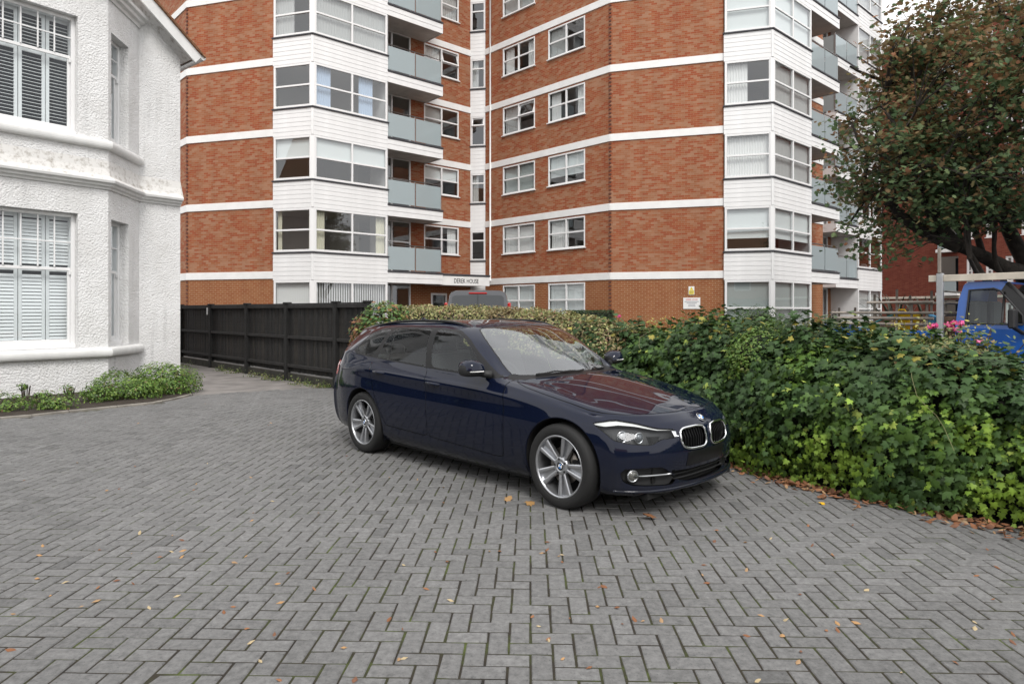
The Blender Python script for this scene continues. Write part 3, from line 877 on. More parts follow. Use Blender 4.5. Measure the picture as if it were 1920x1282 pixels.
WHEEL_MESH = {}
def wheel(car, loc, s, spin):
    """alloy wheel; local +y is outward on the s = +1 side, mirrored by rotation for the other"""
    w = thing_part('wheel', car, loc)
    w.rotation_euler = (0, 0 if s > 0 else math.pi, 0) if False else (0, 0, 0 if s > 0 else math.pi)
    if not WHEEL_MESH:
        m = MB()
        m.lathe([(.236,.098),(.243,.106),(.262,.113),(.292,.114),(.312,.107),(.322,.096),(.328,.082),(.331,.05),(.3315,.0),(.331,-.05),(.328,-.082),(.312,-.105),(.262,-.110),(.236,-.10)], 56, 0, 'y')
        WHEEL_MESH['tyre'] = m.data('tyre', M['tyre'])
        m = MB()
        m.lathe([(.2445,.098),(.2445,.106),(.238,.109),(.230,.104),(.227,.092),(.222,.05),(.214,-.02),(.216,-.09)], 56, 0, 'y')
        # hub
        m.lathe([(.075,.045),(.074,.070),(.066,.080),(.040,.083),(.036,.078)], 30, 0, 'y')
        m.lathe([(.036,.078),(.001,.078)], 30, 0, 'y')
        for k in range(5):
            base = 2*math.pi*k/5
            ca, sa = math.cos(base), math.sin(base)
            for side in (-1, 1):
                vs = []; st = [.050, .085, .13, .175, .232]
                for r_ in st:
                    off = side*(.0165 + (r_-.05)*.185); hw = .0105 + (r_-.05)*.050
                    af = .076 + .020*((r_-.05)/.18)**.7
                    for du, da in ((-hw, -.036), (-hw, -.004), (-hw*.45, 0.0), (hw*.45, 0.0), (hw, -.004), (hw, -.036)):
                        u = off + du
                        vs.append((r_*ca - u*sa, af + da, r_*sa + u*ca))
                fs = []
                for i in range(len(st)-1):
                    for j in range(5):
                        fs.append((i*6+j, (i+1)*6+j, (i+1)*6+j+1, i*6+j+1))
                m.mesh(vs, fs, 0, False)
            # web between the two arms near the hub, set back
            vs = []
            for r_ in (.05, .10, .15, .20, .235):
                hw = .0135 + (r_-.05)*.155
                vs += [(r_*ca + hw*sa, .054 + .017*((r_-.05)/.18), r_*sa - hw*ca), (r_*ca - hw*sa, .054 + .017*((r_-.05)/.18), r_*sa + hw*ca)]
            m.mesh(vs, [(2*i, 2*i+1, 2*i+3, 2*i+2) for i in range(4)], 0, False)
        WHEEL_MESH['rim'] = m.data('rim', M['alloy'])
        m = MB(); m.lathe([(.0095,.0),(.0095,.004),(.0001,.0045)], 10, 0, 'y')
        WHEEL_MESH['bolt'] = m.data('wheel_bolt', M['car_matt'])
        m = MB(); m.lathe([(.145,.018),(.145,.03),(.07,.03)], 36, 0, 'y'); m.lathe([(.213,-.03),(.03,-.03)], 24, 1, 'y')
        m.box(-.165, -.10, -.01, .055, -.06, .06, 1)
        WHEEL_MESH['disc'] = m.data('brake_disc', [M['rotor'], M['gap']])
    inst('tyre', WHEEL_MESH['tyre'], w)
    rim = inst('rim', WHEEL_MESH['rim'], w, rot=(0, spin, 0))
    for k in range(5):
        a = 2*math.pi*(k+.5)/5; inst('wheel_bolt', WHEEL_MESH['bolt'], rim, (.056*math.cos(a), .0815, .056*math.sin(a)))
    inst('brake_disc', WHEEL_MESH['disc'], w)
    b = roundel('centre_cap', .033, rim); b.location = (0, .079, 0); b.rotation_euler = (-math.pi/2, 0, 0)
    return w
# ---------------------------------------------------------------- ground, paving
def mat_ground():
    m, n, l, b = new_mat('tarmac and soil')
    tc = n.new('ShaderNodeTexCoord')
    t = n.new('ShaderNodeTexNoise'); t.inputs['Scale'].default_value = 1.2; t.inputs['Detail'].default_value = 9
    l.new(tc.outputs['Object'], t.inputs['Vector'])
    r = n.new('ShaderNodeValToRGB'); r.color_ramp.elements[0].color = (.045,.045,.046,1); r.color_ramp.elements[1].color = (.10,.098,.094,1)
    r.color_ramp.elements[0].position = .3; r.color_ramp.elements[1].position = .7
    l.new(t.outputs['Fac'], r.inputs['Fac']); l.new(r.outputs['Color'], b.inputs['Base Color'])
    b.inputs['Roughness'].default_value = .9
    return m
M['ground'] = mat_ground()
def mat_joint():
    """sandy joint bed with moss"""
    m, n, l, b = new_mat('mossy joint sand')
    tc = n.new('ShaderNodeTexCoord')
    t = n.new('ShaderNodeTexNoise'); t.inputs['Scale'].default_value = 3.1; t.inputs['Detail'].default_value = 8; t.inputs['Roughness'].default_value = .7
    l.new(tc.outputs['Object'], t.inputs['Vector'])
    r = n.new('ShaderNodeValToRGB'); e = r.color_ramp.elements
    e[0].position = .34; e[0].color = (.012,.010,.008,1); e[1].position = .68; e[1].color = (.075,.10,.016,1)
    k = e.new(.47); k.color = (.026,.020,.012,1); k = e.new(.56); k.color = (.032,.036,.010,1)
    l.new(t.outputs['Fac'], r.inputs['Fac']); l.new(r.outputs['Color'], b.inputs['Base Color'])
    t2 = n.new('ShaderNodeTexNoise'); t2.inputs['Scale'].default_value = 150; t2.inputs['Detail'].default_value = 3
    l.new(tc.outputs['Object'], t2.inputs['Vector'])
    bp = n.new('ShaderNodeBump'); bp.inputs['Strength'].default_value = .8; bp.inputs['Distance'].default_value = .01
    l.new(t2.outputs['Fac'], bp.inputs['Height']); l.new(bp.outputs['Normal'], b.inputs['Normal'])
    b.inputs['Roughness'].default_value = .95
    return m
M['joint'] = mat_joint()
def mat_paver():
    m, n, l, b = new_mat('grey concrete block')
    at_ = n.new('ShaderNodeAttribute'); at_.attribute_name = 'tone'
    geo = n.new('ShaderNodeNewGeometry')
    t = n.new('ShaderNodeTexNoise'); t.inputs['Scale'].default_value = 70; t.inputs['Detail'].default_value = 9; t.inputs['Roughness'].default_value = .8
    l.new(geo.outputs['Position'], t.inputs['Vector'])
    tb = n.new('ShaderNodeTexNoise'); tb.inputs['Scale'].default_value = 26; tb.inputs['Detail'].default_value = 7; tb.inputs['Roughness'].default_value = .65
    l.new(geo.outputs['Position'], tb.inputs['Vector'])
    tl = n.new('ShaderNodeTexNoise'); tl.inputs['Scale'].default_value = .55; tl.inputs['Detail'].default_value = 6; tl.inputs['Roughness'].default_value = .6
    l.new(geo.outputs['Position'], tl.inputs['Vector'])
    r = n.new('ShaderNodeValToRGB'); e = r.color_ramp.elements
    e[0].position = .28; e[0].color = (.104,.103,.1025,1); e[1].position = .72; e[1].color = (.208,.207,.205,1)
    l.new(tb.outputs['Fac'], r.inputs['Fac'])
    # grit: dark pits and pale aggregate
    r2 = n.new('ShaderNodeValToRGB'); e = r2.color_ramp.elements
    e[0].position = .32; e[0].color = (.30,.30,.30,1); e[1].position = .74; e[1].color = (1.55,1.55,1.55,1)
    k = e.new(.45); k.color = (.98,.98,.98,1); k = e.new(.60); k.color = (1.04,1.04,1.04,1)
    l.new(t.outputs['Fac'], r2.inputs['Fac'])
    m1 = n.new('ShaderNodeMix'); m1.data_type = 'RGBA'; m1.blend_type = 'MULTIPLY'; m1.inputs['Factor'].default_value = 1
    l.new(r.outputs['Color'], m1.inputs['A']); l.new(r2.outputs['Color'], m1.inputs['B'])
    # per-block tone
    mt = n.new('ShaderNodeMapRange'); mt.clamp = False; mt.inputs['To Min'].default_value = .87; mt.inputs['To Max'].default_value = 1.13
    l.new(at_.outputs['Fac'], mt.inputs['Value'])
    rl = n.new('ShaderNodeMapRange'); rl.inputs['From Min'].default_value = .3; rl.inputs['From Max'].default_value = .7; rl.inputs['To Min'].default_value = .87; rl.inputs['To Max'].default_value = 1.10
    l.new(tl.outputs['Fac'], rl.inputs['Value'])
    mm = n.new('ShaderNodeMath'); mm.operation = 'MULTIPLY'; l.new(mt.outputs[0], mm.inputs[0]); l.new(rl.outputs[0], mm.inputs[1])
    m2 = n.new('ShaderNodeVectorMath'); m2.operation = 'SCALE'
    l.new(m1.outputs['Result'], m2.inputs[0]); l.new(mm.outputs[0], m2.inputs['Scale'])
    l.new(m2.outputs[0], b.inputs['Base Color'])
    bp = n.new('ShaderNodeBump'); bp.inputs['Strength'].default_value = .8; bp.inputs['Distance'].default_value = .005
    l.new(t.outputs['Fac'], bp.inputs['Height']); l.new(bp.outputs['Normal'], b.inputs['Normal'])
    b.inputs['Roughness'].default_value = .82; b.inputs['Specular IOR Level'].default_value = .35
    return m
M['paver'] = mat_paver()
M['concrete'] = plain('worn concrete path', (.20,.185,.175), .9, noise=.3, nscale=2.2, bump=.3, bscale=60)
M['kerb'] = plain('pale concrete edging', (.27,.25,.22), .9, noise=.3, nscale=5, bump=.4, bscale=80)
M['soil'] = plain('dark bed soil', (.035,.025,.018), .95, noise=.4, nscale=9, bump=.8, bscale=40)

# boundary of the block paving, traced from the photograph
BED_EDGE = [gp(-260, 800), gp(-120, 794), gp(0, 786), gp(60, 781), gp(130, 773), gp(220, 764), gp(290, 757), gp(330, 749), gp(362, 741)]
PATH_EDGE = [gp(362, 741), gp(430, 736), gp(500, 732), gp(560, 728), gp(622, 727)]
FENCE_A, FENCE_B = gp(330, 677.5), gp(690, 738)        # foot of the fence
HEDGE_FOOT = [gp(690, 738), (-.9, 10.6), (1.0, 8.1), gp(1390, 872), gp(1460, 897), gp(1580, 926), gp(1700, 951), gp(1800, 972), gp(1920, 995), (4.25, 3.7), (5.6, 2.0), (7.2, 0)]
PAVING = [(-9.5, -3.0)] + BED_EDGE + PATH_EDGE[1:] + HEDGE_FOOT + [(9.2, -3.0)]

m = MB(); m.poly([(-600,-600,-.05),(600,-600,-.05),(600,600,-.05),(-600,600,-.05)])
tag(m.build('ground', M['ground']), kind='structure')

def build_paving():
    bed = MB(); bed.poly([(x, y, -.0042) for x, y in PAVING][::-1])
    n = Vector((0,0,0))
    pav = bed.build('block_paving', M['joint'])
    if pav.data.polygons[0].normal.z < 0: pav.data.flip_normals()
    tag(pav, kind='structure')
    poly = np.array(PAVING)
    L, W, G = .2, .1, .0098
    th = R(-1.6); c, s = math.cos(th), math.sin(th)
    rec = []
    # 90 degree herringbone on a 0.1 m lattice: for each lattice diagonal a horizontal and a vertical block
    for i in range(-130, 131):
        for j in range(-130, 131):
            k = (i - j) % 4
            if k == 0: cx, cy, hor = (i + 1) * W, (j + .5) * W, True          # horizontal: covers (i,j),(i+1,j)
            elif k == 3: cx, cy, hor = (i + .5) * W, (j + 1.) * W, False      # vertical: covers (i,j),(i,j+1)
            else: continue
            x = c * cx - s * cy + .37; y = s * cx + c * cy + 6.04
            if y < .5 or y > 14 or abs(x) > y * .85 + 2.6: continue
            rec.append((x, y, hor))
    P = np.array([(r[0], r[1]) for r in rec])
    d = poly_sdf(P, poly)
    keep = [r for r, dd in zip(rec, d) if dd < -.03]
    def block(hl, hw, dz, tl):
        """top with worn chamfers; origin at top centre"""
        b = .0045; g = G / 2
        X, Y = hl - g, hw - g
        j = lambda: random.uniform(-.0012, .0012)
        o = [(-X+j(), -Y+j()), (X+j(), -Y+j()), (X+j(), Y+j()), (-X+j(), Y+j())]
        v = [(x*(1-b/X), y*(1-b/Y), 0) for x, y in o] + [(x, y, -.0045) for x, y in o] + [(x, y, -.03) for x, y in o]
        v = [(x, y, z + dz + tl[0]*x + tl[1]*y) for x, y, z in v]
        f = [(0,1,2,3)] + [(4+k, 4+(k+1)%4, (k+1)%4, k) for k in range(4)] + [(8+k, 8+(k+1)%4, 4+(k+1)%4, 4+k) for k in range(4)]
        return v, f
    def area(r):
        x, y, _ = r
        px = 960 + FPX*x/y; py = HORIZON + FPX*CAM_H/y
        if px < -5 or px > 1925 or py > 1290: return 0
        if px < 60 or px > 1860 or py > 1245: return .3 / y**3
        # behind or below the car
        return 1. / y**3
    keep.sort(key=area, reverse=True)
    def under_car(r):
        dx, dy = r[0]-CAR_O[0], r[1]-CAR_O[1]
        lx = dx*math.cos(CAR_RZ) + dy*math.sin(CAR_RZ); ly = -dx*math.sin(CAR_RZ) + dy*math.cos(CAR_RZ)
        return abs(lx) < 2.3 and abs(ly) < .9
    near = [r for r in keep if not under_car(r) and area(r) > 0][:298]
    ids = set(map(id, near))
    meshes = []
    for k in range(24):
        v, f = block(L/2, W/2, random.gauss(0, .0007), (random.gauss(0, .009), random.gauss(0, .013)))
        me = bpy.data.meshes.new('paver'); me.from_pydata(v, [], f); me.materials.append(M['paver'])
        a = me.attributes.new('tone', 'FLOAT', 'POINT'); a.data.foreach_set('value', [min(1, max(-.2, random.gauss(.5, .25))) if random.random() > .05 else -.35]*len(v))
        me.update(); meshes.append(me)
    for r in near:
        inst('paver', random.choice(meshes), pav, (r[0], r[1], 0), th + (0 if r[2] else math.pi/2) + random.gauss(0, .006) + random.choice((0, math.pi)))
    V, F, T = [], [], []
    for r in keep:
        if id(r) in ids: continue
        v, f = block(L/2, W/2, random.gauss(0, .0007), (random.gauss(0, .009), random.gauss(0, .013)))
        a = th + (0 if r[2] else math.pi/2) + random.gauss(0, .006); ca, sa = math.cos(a), math.sin(a)
        b0 = len(V); t = min(1, max(-.2, random.gauss(.5, .25))) if random.random() > .05 else -.35
        for x, y, z in v: V.append((r[0] + ca*x - sa*y, r[1] + sa*x + ca*y, z)); T.append(t)
        F += [[b0+q for q in ff] for ff in f]
    me = bpy.data.meshes.new('farther_pavers'); me.from_pydata(V, [], F); me.materials.append(M['paver'])
    a = me.attributes.new('tone', 'FLOAT', 'POINT'); a.data.foreach_set('value', T); me.update()
    o = link(bpy.data.objects.new('farther_pavers', me), pav); o['kind'] = 'stuff'
    return pav
build_paving()

# concrete path between house and fence, planting bed, edging kerb
def sheet(name, pts, z, mat, kind='structure'):
    m = MB(); m.poly([(x, y, z) for x, y in pts]); o = m.build(name, mat)
    if o.data.polygons[0].normal.z < 0: o.data.flip_normals()
    if kind: tag(o, kind=kind)
    return o
sheet('concrete_path', [gp(340, 762), gp(650, 752), gp(712, 743), (-14.2, 24.2), (-17, 22)], -.0036, M['concrete'])
sheet('planting_bed', [gp(-260, 798)] + BED_EDGE[1:] + [gp(352, 722), gp(345, 702), (-9.5, 16.2), (-13, 11)], .012, M['soil'])
kb = MB(); ed = BED_EDGE
for k in range(len(ed)-1):
    a, b = np.array(ed[k]), np.array(ed[k+1]); d = (b-a)/np.linalg.norm(b-a); nn = np.array([-d[1], d[0]])
    L_ = np.linalg.norm(b-a); q = max(1, int(L_/.9))
    for i in range(q):
        p0 = a + d*(L_*i/q + .004); p1 = a + d*(L_*(i+1)/q - .004)
        kb.mesh([(*(p0), -.03), (*(p1), -.03), (*(p1+nn*.055), -.03), (*(p0+nn*.055), -.03), (*(p0+nn*.004), .028), (*(p1+nn*.004), .028), (*(p1+nn*.05), .03), (*(p0+nn*.05), .03)],
                [(0,1,5,4),(1,2,6,5),(2,3,7,6),(3,0,4,7),(4,5,6,7)])
tag(kb.build('kerb', M['kerb']), kind='structure')
# ---------------------------------------------------------------- apartment block
def mat_brick(name, cols, mortar, patch=.5, flame=True, msize=.010):
    m, n, l, b = new_mat(name)
    tc = n.new('ShaderNodeTexCoord'); sep = n.new('ShaderNodeSeparateXYZ'); com = n.new('ShaderNodeCombineXYZ')
    l.new(tc.outputs['Object'], sep.inputs[0]); l.new(sep.outputs['X'], com.inputs['X']); l.new(sep.outputs['Z'], com.inputs['Y'])
    br = n.new('ShaderNodeTexBrick'); br.inputs['Scale'].default_value = 1.
    br.inputs['Brick Width'].default_value = .225; br.inputs['Row Height'].default_value = .075
    br.inputs['Mortar Size'].default_value = msize * .5; br.inputs['Mortar Smooth'].default_value = .3
    br.inputs['Color1'].default_value = (0,0,0,1); br.inputs['Color2'].default_value = (1,1,1,1); br.inputs['Mortar'].default_value = (.5,.5,.5,1)
    l.new(com.outputs[0], br.inputs['Vector'])
    # broad patches of redder and browner deliveries, drawn out along the courses
    mp = n.new('ShaderNodeMapping'); mp.inputs['Scale'].default_value = (.55, 1.6, 1); l.new(com.outputs[0], mp.inputs['Vector'])
    pn = n.new('ShaderNodeTexNoise'); pn.inputs['Scale'].default_value = 1.; pn.inputs['Detail'].default_value = 3; l.new(mp.outputs[0], pn.inputs['Vector'])
    mp2 = n.new('ShaderNodeMapping'); mp2.inputs['Scale'].default_value = (1.6, 9., 1); l.new(com.outputs[0], mp2.inputs['Vector'])
    pn2 = n.new('ShaderNodeTexNoise'); pn2.inputs['Scale'].default_value = 1.; pn2.inputs['Detail'].default_value = 2; l.new(mp2.outputs[0], pn2.inputs['Vector'])
    ad = n.new('ShaderNodeMath'); ad.operation = 'MULTIPLY_ADD'; ad.inputs[1].default_value = .70
    l.new(br.outputs['Color'], ad.inputs[0])
    a2 = n.new('ShaderNodeMath'); a2.operation = 'MULTIPLY_ADD'; a2.inputs[1].default_value = .45; a2.inputs[2].default_value = -.185
    l.new(pn.outputs['Fac'], a2.inputs[0])
    a3 = n.new('ShaderNodeMath'); a3.operation = 'MULTIPLY_ADD'; a3.inputs[1].default_value = .22; l.new(pn2.outputs['Fac'], a3.inputs[0]); l.new(a2.outputs[0], a3.inputs[2])
    l.new(a3.outputs[0], ad.inputs[2])
    r = n.new('ShaderNodeValToRGB'); e = r.color_ramp.elements
    e[0].position = .26; e[0].color = (*cols[0], 1); e[1].position = .80; e[1].color = (*cols[-1], 1)
    for k, c in enumerate(cols[1:-1]): e.new(.26 + .54*(k+1)/(len(cols)-1)).color = (*c, 1)
    l.new(ad.outputs[0], r.inputs['Fac'])
    mx = n.new('ShaderNodeMix'); mx.data_type = 'RGBA'; mx.inputs['B'].default_value = (*mortar, 1)
    l.new(br.outputs['Fac'], mx.inputs['Factor']); l.new(r.outputs['Color'], mx.inputs['A'])
    # weather streaks
    mp3 = n.new('ShaderNodeMapping'); mp3.inputs['Scale'].default_value = (2.2, .25, 1); l.new(com.outputs[0], mp3.inputs['Vector'])
    st = n.new('ShaderNodeTexNoise'); st.inputs['Scale'].default_value = 1; st.inputs['Detail'].default_value = 5; l.new(mp3.outputs[0], st.inputs['Vector'])
    sr = n.new('ShaderNodeMapRange'); sr.inputs['From Min'].default_value = .35; sr.inputs['From Max'].default_value = .7; sr.inputs['To Min'].default_value = .91; sr.inputs['To Max'].default_value = 1.05
    l.new(st.outputs['Fac'], sr.inputs['Value'])
    sc = n.new('ShaderNodeVectorMath'); sc.operation = 'SCALE'; l.new(mx.outputs['Result'], sc.inputs[0]); l.new(sr.outputs[0], sc.inputs['Scale'])
    l.new(sc.outputs[0], b.inputs['Base Color'])
    bp = n.new('ShaderNodeBump'); bp.invert = True; bp.inputs['Strength'].default_value = .5; bp.inputs['Distance'].default_value = .01
    l.new(br.outputs['Fac'], bp.inputs['Height']); l.new(bp.outputs['Normal'], b.inputs['Normal'])
    b.inputs['Roughness'].default_value = .85; b.inputs['Specular IOR Level'].default_value = .25
    return m
M['brick_up'] = mat_brick('flame orange brick', [(.30,.078,.033),(.325,.108,.046),(.31,.124,.062),(.335,.152,.082),(.36,.182,.108)], (.33,.215,.145))
M['brick_low'] = mat_brick('tan ground floor brick', [(.27,.085,.03),(.28,.10,.038),(.30,.115,.046)], (.42,.30,.19), msize=.014)
M['brick_red'] = mat_brick('deep red brick', [(.15,.034,.021),(.175,.043,.027),(.20,.055,.034)], (.18,.10,.075))
M['white'] = plain('white paint', (.80,.80,.79), .55, noise=.05, nscale=2.5)
M['upvc'] = plain('white window plastic', (.80,.80,.80), .35)
M['clad'] = plain('white cladding board', (.78,.78,.78), .42, noise=.05, nscale=3.)
M['clad_back'] = plain('cladding shadow gap', (.68,.68,.68), .8)
M['lead'] = plain('dark lead flashing', (.05,.05,.058), .6, noise=.25, nscale=6)
M['steel'] = plain('brushed steel', (.42,.42,.42), .35, .9)
M['soffit'] = plain('painted soffit', (.52,.50,.47), .7, noise=.12, nscale=3)
M['win_glass'] = thin_glass('window glass', (.93,.95,.95), 2.05)
M['frost'] = thin_glass('frosted balcony glass', (.75,.82,.82), 1.45, .03, (.40,.465,.485), .78)
M['net'] = thin_glass('net curtain', (.9,.9,.9), 1.02, .5, (.78,.79,.78), .6)
M['curtain_white'] = plain('white curtain', (.80,.80,.79), .9)
M['curtain_cream'] = plain('cream curtain', (.66,.63,.50), .9)
M['curtain_blue'] = plain('pale blue curtain', (.45,.55,.70), .9)
M['blind'] = plain('roller blind', (.74,.78,.78), .8)
M['blind_grey'] = plain('grey blind', (.42,.46,.45), .8)
M['room'] = plain('room plaster', (.40,.37,.33), .9)
M['room_floor'] = plain('room floor', (.30,.27,.23), .9)
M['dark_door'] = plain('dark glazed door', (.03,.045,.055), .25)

ST = 2.7; ZB0 = 3.04; NF = 7
def ZB(k): return ZB0 + ST * k
BAND = .28
A1, A2, AB = R(44.2), R(73.8), R(48.0)
V1 = np.array([-math.sin(A1), math.cos(A1)])           # along the long flank, left and away
V2 = np.array([math.sin(A2), -math.cos(A2)])           # along the broad end faces, right and nearer
VB = np.array([math.sin(AB), math.cos(AB)])            # along the bay fronts, right and away
def hit(p, d, px):                                     # walk from p along d to the photograph column px
    k = (px - 960.) / FPX
    t = (k * p[1] - p[0]) / (d[0] - k * d[1])
    return p + d * t
Pc = np.array(at(1144, 2.7*FPX/129.5))
E1 = hit(Pc, V1, 910)
F2e = hit(Pc, V2, 1357)
RBc = hit(F2e, V2, 1446)
RBe = hit(RBc, VB, 1517)
RBal = hit(RBc, VB, 1569)
DEP = 1.24
W3Rs = RBe + V1 * DEP
W3Re = W3Rs + VB * 4.3
Q2 = np.array(at(1564, 2.7*FPX/104.2))
B2s = hit(Q2, VB, 1605); B2e = hit(Q2, VB, 1650)
W2s_off = Q2 + V1 * DEP
L515 = np.array(at(515, 2.7*FPX/133.3))
Lc = hit(L515, -V2, 351)
L0 = Lc + V1 * 7.
LBc = hit(L515, V2, 587)
LBe = hit(LBc, VB, 725)
LBal = hit(LBc, VB, 827)
W3s = LBe + V1 * DEP
E3 = hit(W3s, VB, 882)

tower = thing('apartment_block', 'tall red brick apartment block with white bands, bays and glass balconies', 'building', (0, 26, 0))
TO = np.array([0., 26., 0.])

class Facade:
    """local frame on a wall: x along it (rightwards seen from outside), y into the building, z up"""
    def __init__(self, p0, p1, proud=0.):
        p0, p1 = np.array(p0, float), np.array(p1, float)
        d = p1 - p0; self.L = np.linalg.norm(d); self.d = d / self.L
        self.nin = np.array([-self.d[1], self.d[0]])
        self.p0 = p0 - self.nin * proud; self.rz = math.atan2(self.d[1], self.d[0])
    def loc(self, u, y=0., z=0., org=TO):
        p = self.p0 + self.d * u + self.nin * y
        return (p[0] - org[0], p[1] - org[1], z - org[2])
    def u_of(self, px):
        q = hit(self.p0, self.d, px); return float((q - self.p0) @ self.d)

def wall_sheet(name, fc, z0, z1, holes, mat, parent=None, org=TO, depth=.11, reveal=True):
    """upright wall with rectangular openings (u0,u1,z0,z1) and reveals"""
    us = sorted({0., fc.L} | {h for o in holes for h in (o[0], o[1]) if 0 < h < fc.L}); zs = sorted({z0, z1} | {h for o in holes for h in (o[2], o[3]) if z0 < h < z1})
    m = MB()
    for i in range(len(us)-1):
        for j in range(len(zs)-1):
            cu, cz = (us[i]+us[i+1])/2, (zs[j]+zs[j+1])/2
            if any(o[0] < cu < o[1] and o[2] < cz < o[3] for o in holes): continue
            m.poly([(us[i],0,zs[j]),(us[i+1],0,zs[j]),(us[i+1],0,zs[j+1]),(us[i],0,zs[j+1])])
    if reveal:
        for o in holes:
            if o[3] <= z0 or o[2] >= z1: continue
            a, b, c, d = o; c = max(c, z0); d = min(d, z1)
            m.poly([(a,0,c),(a,0,d),(a,depth,d),(a,depth,c)]); m.poly([(b,0,d),(b,0,c),(b,depth,c),(b,depth,d)])
            m.poly([(a,0,d),(b,0,d),(b,depth,d),(a,depth,d)]); m.poly([(b,0,c),(a,0,c),(a,depth,c),(b,depth,c)])
    return m.build(name, mat, parent, fc.loc(0, 0, 0, org), fc.rz)

WCACHE = {}
def window_unit(fc, u0, u1, z0, z1, cols=2, transom=.5, curtain=None, sill=True, parent=tower, org=TO, fr=.062, glass='win_glass', y=0., vent=None, set_in=.0, colfr=None):
    """casement window: frame, panes, sill and what hangs behind the glass"""
    w, h = u1-u0, z1-z0
    key = ('f', round(w,2), round(h,2), cols, transom, fr, sill)
    def span(): return [(w*i/cols, w*(i+1)/cols) for i in range(cols)]
    mu = .038
    if key not in WCACHE:
        m = MB()
        m.bbox(0, w, -.012, .06, 0, fr, .006); m.bbox(0, w, -.012, .06, h-fr, h, .006)
        m.bbox(0, fr, -.0115, .059, fr, h-fr, .006); m.bbox(w-fr, w, -.0115, .059, fr, h-fr, .006)
        for i in range(1, cols): m.bbox(w*i/cols-mu, w*i/cols+mu, -.0105, .058, fr, h-fr, .006)
        if transom:
            for a, b in span(): m.bbox(a+(mu if a > 0 else fr), b-(mu if b < w-.01 else fr), -.010, .057, h*transom-.034, h*transom+.034, .006)
        WCACHE[key] = m.data('window', M['upvc'])
    o = inst('window', WCACHE[key], parent, fc.loc(u0, y + set_in, z0, org), fc.rz)
    for a, b in span():
        rows = [(fr, h*transom-.034), (h*transom+.034, h-fr)] if transom else [(fr, h-fr)]
        for q, (c, d) in enumerate(rows):
            a2, b2 = a+(mu if a > 0 else fr), b-(mu if b < w-.01 else fr)
            k2 = ('p', round(b2-a2,2), round(d-c,2), glass)
            if k2 not in WCACHE:
                m = MB(); m.poly([(0,0,0),(b2-a2,0,0),(b2-a2,0,d-c),(0,0,d-c)]); WCACHE[k2] = m.data('pane', M[glass])
            p = inst('pane', WCACHE[k2], o, (a2, .028, c), rot=(random.gauss(0,.004), 0, random.gauss(0,.004)))
            if vent is not None and vent == (q, round(a/w*cols)):
                p.rotation_euler = (R(-16), 0, 0); p.location = (a2, -.05, c-.01)
                m = MB(); ww, hh = b2-a2, d-c
                m.box(-.03, ww+.03, -.02, .03, -.03, .03); m.box(-.03, ww+.03, -.02, .03, hh-.03, hh+.03); m.box(-.03, .03, -.019, .029, .03, hh-.03); m.box(ww-.03, ww+.03, -.019, .029, .03, hh-.03)
                s_ = m.build('open_sash', M['upvc'], o, (a2, -.05, c-.01)); s_.rotation_euler = (R(-16), 0, 0)
    if sill:
        m = MB(); m.bbox(-.05, w+.05, -.075, .02, -.045, -.003, .008); m.build('sill', M['upvc'], o)
    if curtain: hang(o, w, h, curtain)
    return o

def hang(o, w, h, kind):
    def drape(u0, u1, z0, z1, mat, pitch=.09, amp=.02, y=.17):
        n = max(4, int((u1-u0)/pitch*4)); vs = []
        ph = random.random()*6
        for i in range(n+1):
            u = u0 + (u1-u0)*i/n; d = y + amp*math.sin(u/pitch*2*math.pi + ph + .6*math.sin(u*3)) ; vs += [(u, d, z0), (u, d, z1)]
        m = MB(); m.mesh(vs, [(2*i, 2*i+2, 2*i+3, 2*i+1) for i in range(n)], 0, True); m.build('curtain', M[mat], o)
    def blind(z0, mat, u0=.05, u1=None):
        m = MB(); m.poly([(u0,.12,z0),(u1 or w-.05,.12,z0),(u1 or w-.05,.12,h-.03),(u0,.12,h-.03)]); m.bbox(u0, u1 or w-.05, .115, .13, z0-.02, z0, .004); m.build('blind', M[mat], o)
    def vertical(mat):
        m = MB(); n = int((w-.1)/.10)
        for i in range(n):
            u = .05 + i*.10; m.poly([(u,.13,.08),(u+.075,.165,.08),(u+.075,.165,h-.05),(u,.13,h-.05)])
        m.build('vertical_blind', M[mat], o)
    for k in kind.split('+'):
        if k == 'net': drape(.04, w-.04, .05, h-.03, 'net', .11, .012, .14)
        elif k == 'nethalf': drape(.04, w*.5, .05, h-.03, 'net', .11, .012, .14)
        elif k == 'sides': drape(.05, w*.16, .05, h-.03, 'curtain_cream'); drape(w*.86, w-.05, .05, h-.03, 'curtain_cream')
        elif k == 'white': drape(.05, w*.3, .05, h-.03, 'curtain_white'); drape(w*.74, w-.05, .05, h-.03, 'curtain_white')
        elif k == 'blue': drape(.1, w*.24, .05, h-.03, 'curtain_blue'); drape(w*.62, w*.82, .05, h-.03, 'curtain_blue')
        elif k == 'fullwhite': drape(.05, w-.05, .05, h-.03, 'curtain_white')
        elif k == 'leftwhite': drape(.05, w*.5, .05, h-.03, 'curtain_white', .10, .025)
        elif k == 'rightwhite': drape(w*.72, w-.05, .05, h-.03, 'curtain_white', .10, .025)
        elif k == 'blindtop': blind(h*.52, 'blind')
        elif k == 'blindmost': blind(h*.3, 'blind')
        elif k == 'blind': blind(.1, 'blind')
        elif k == 'greyblind': blind(.12, 'blind_grey')
        elif k == 'vert': vertical('curtain_white')
        elif k == 'vertgrey': vertical('blind_grey')

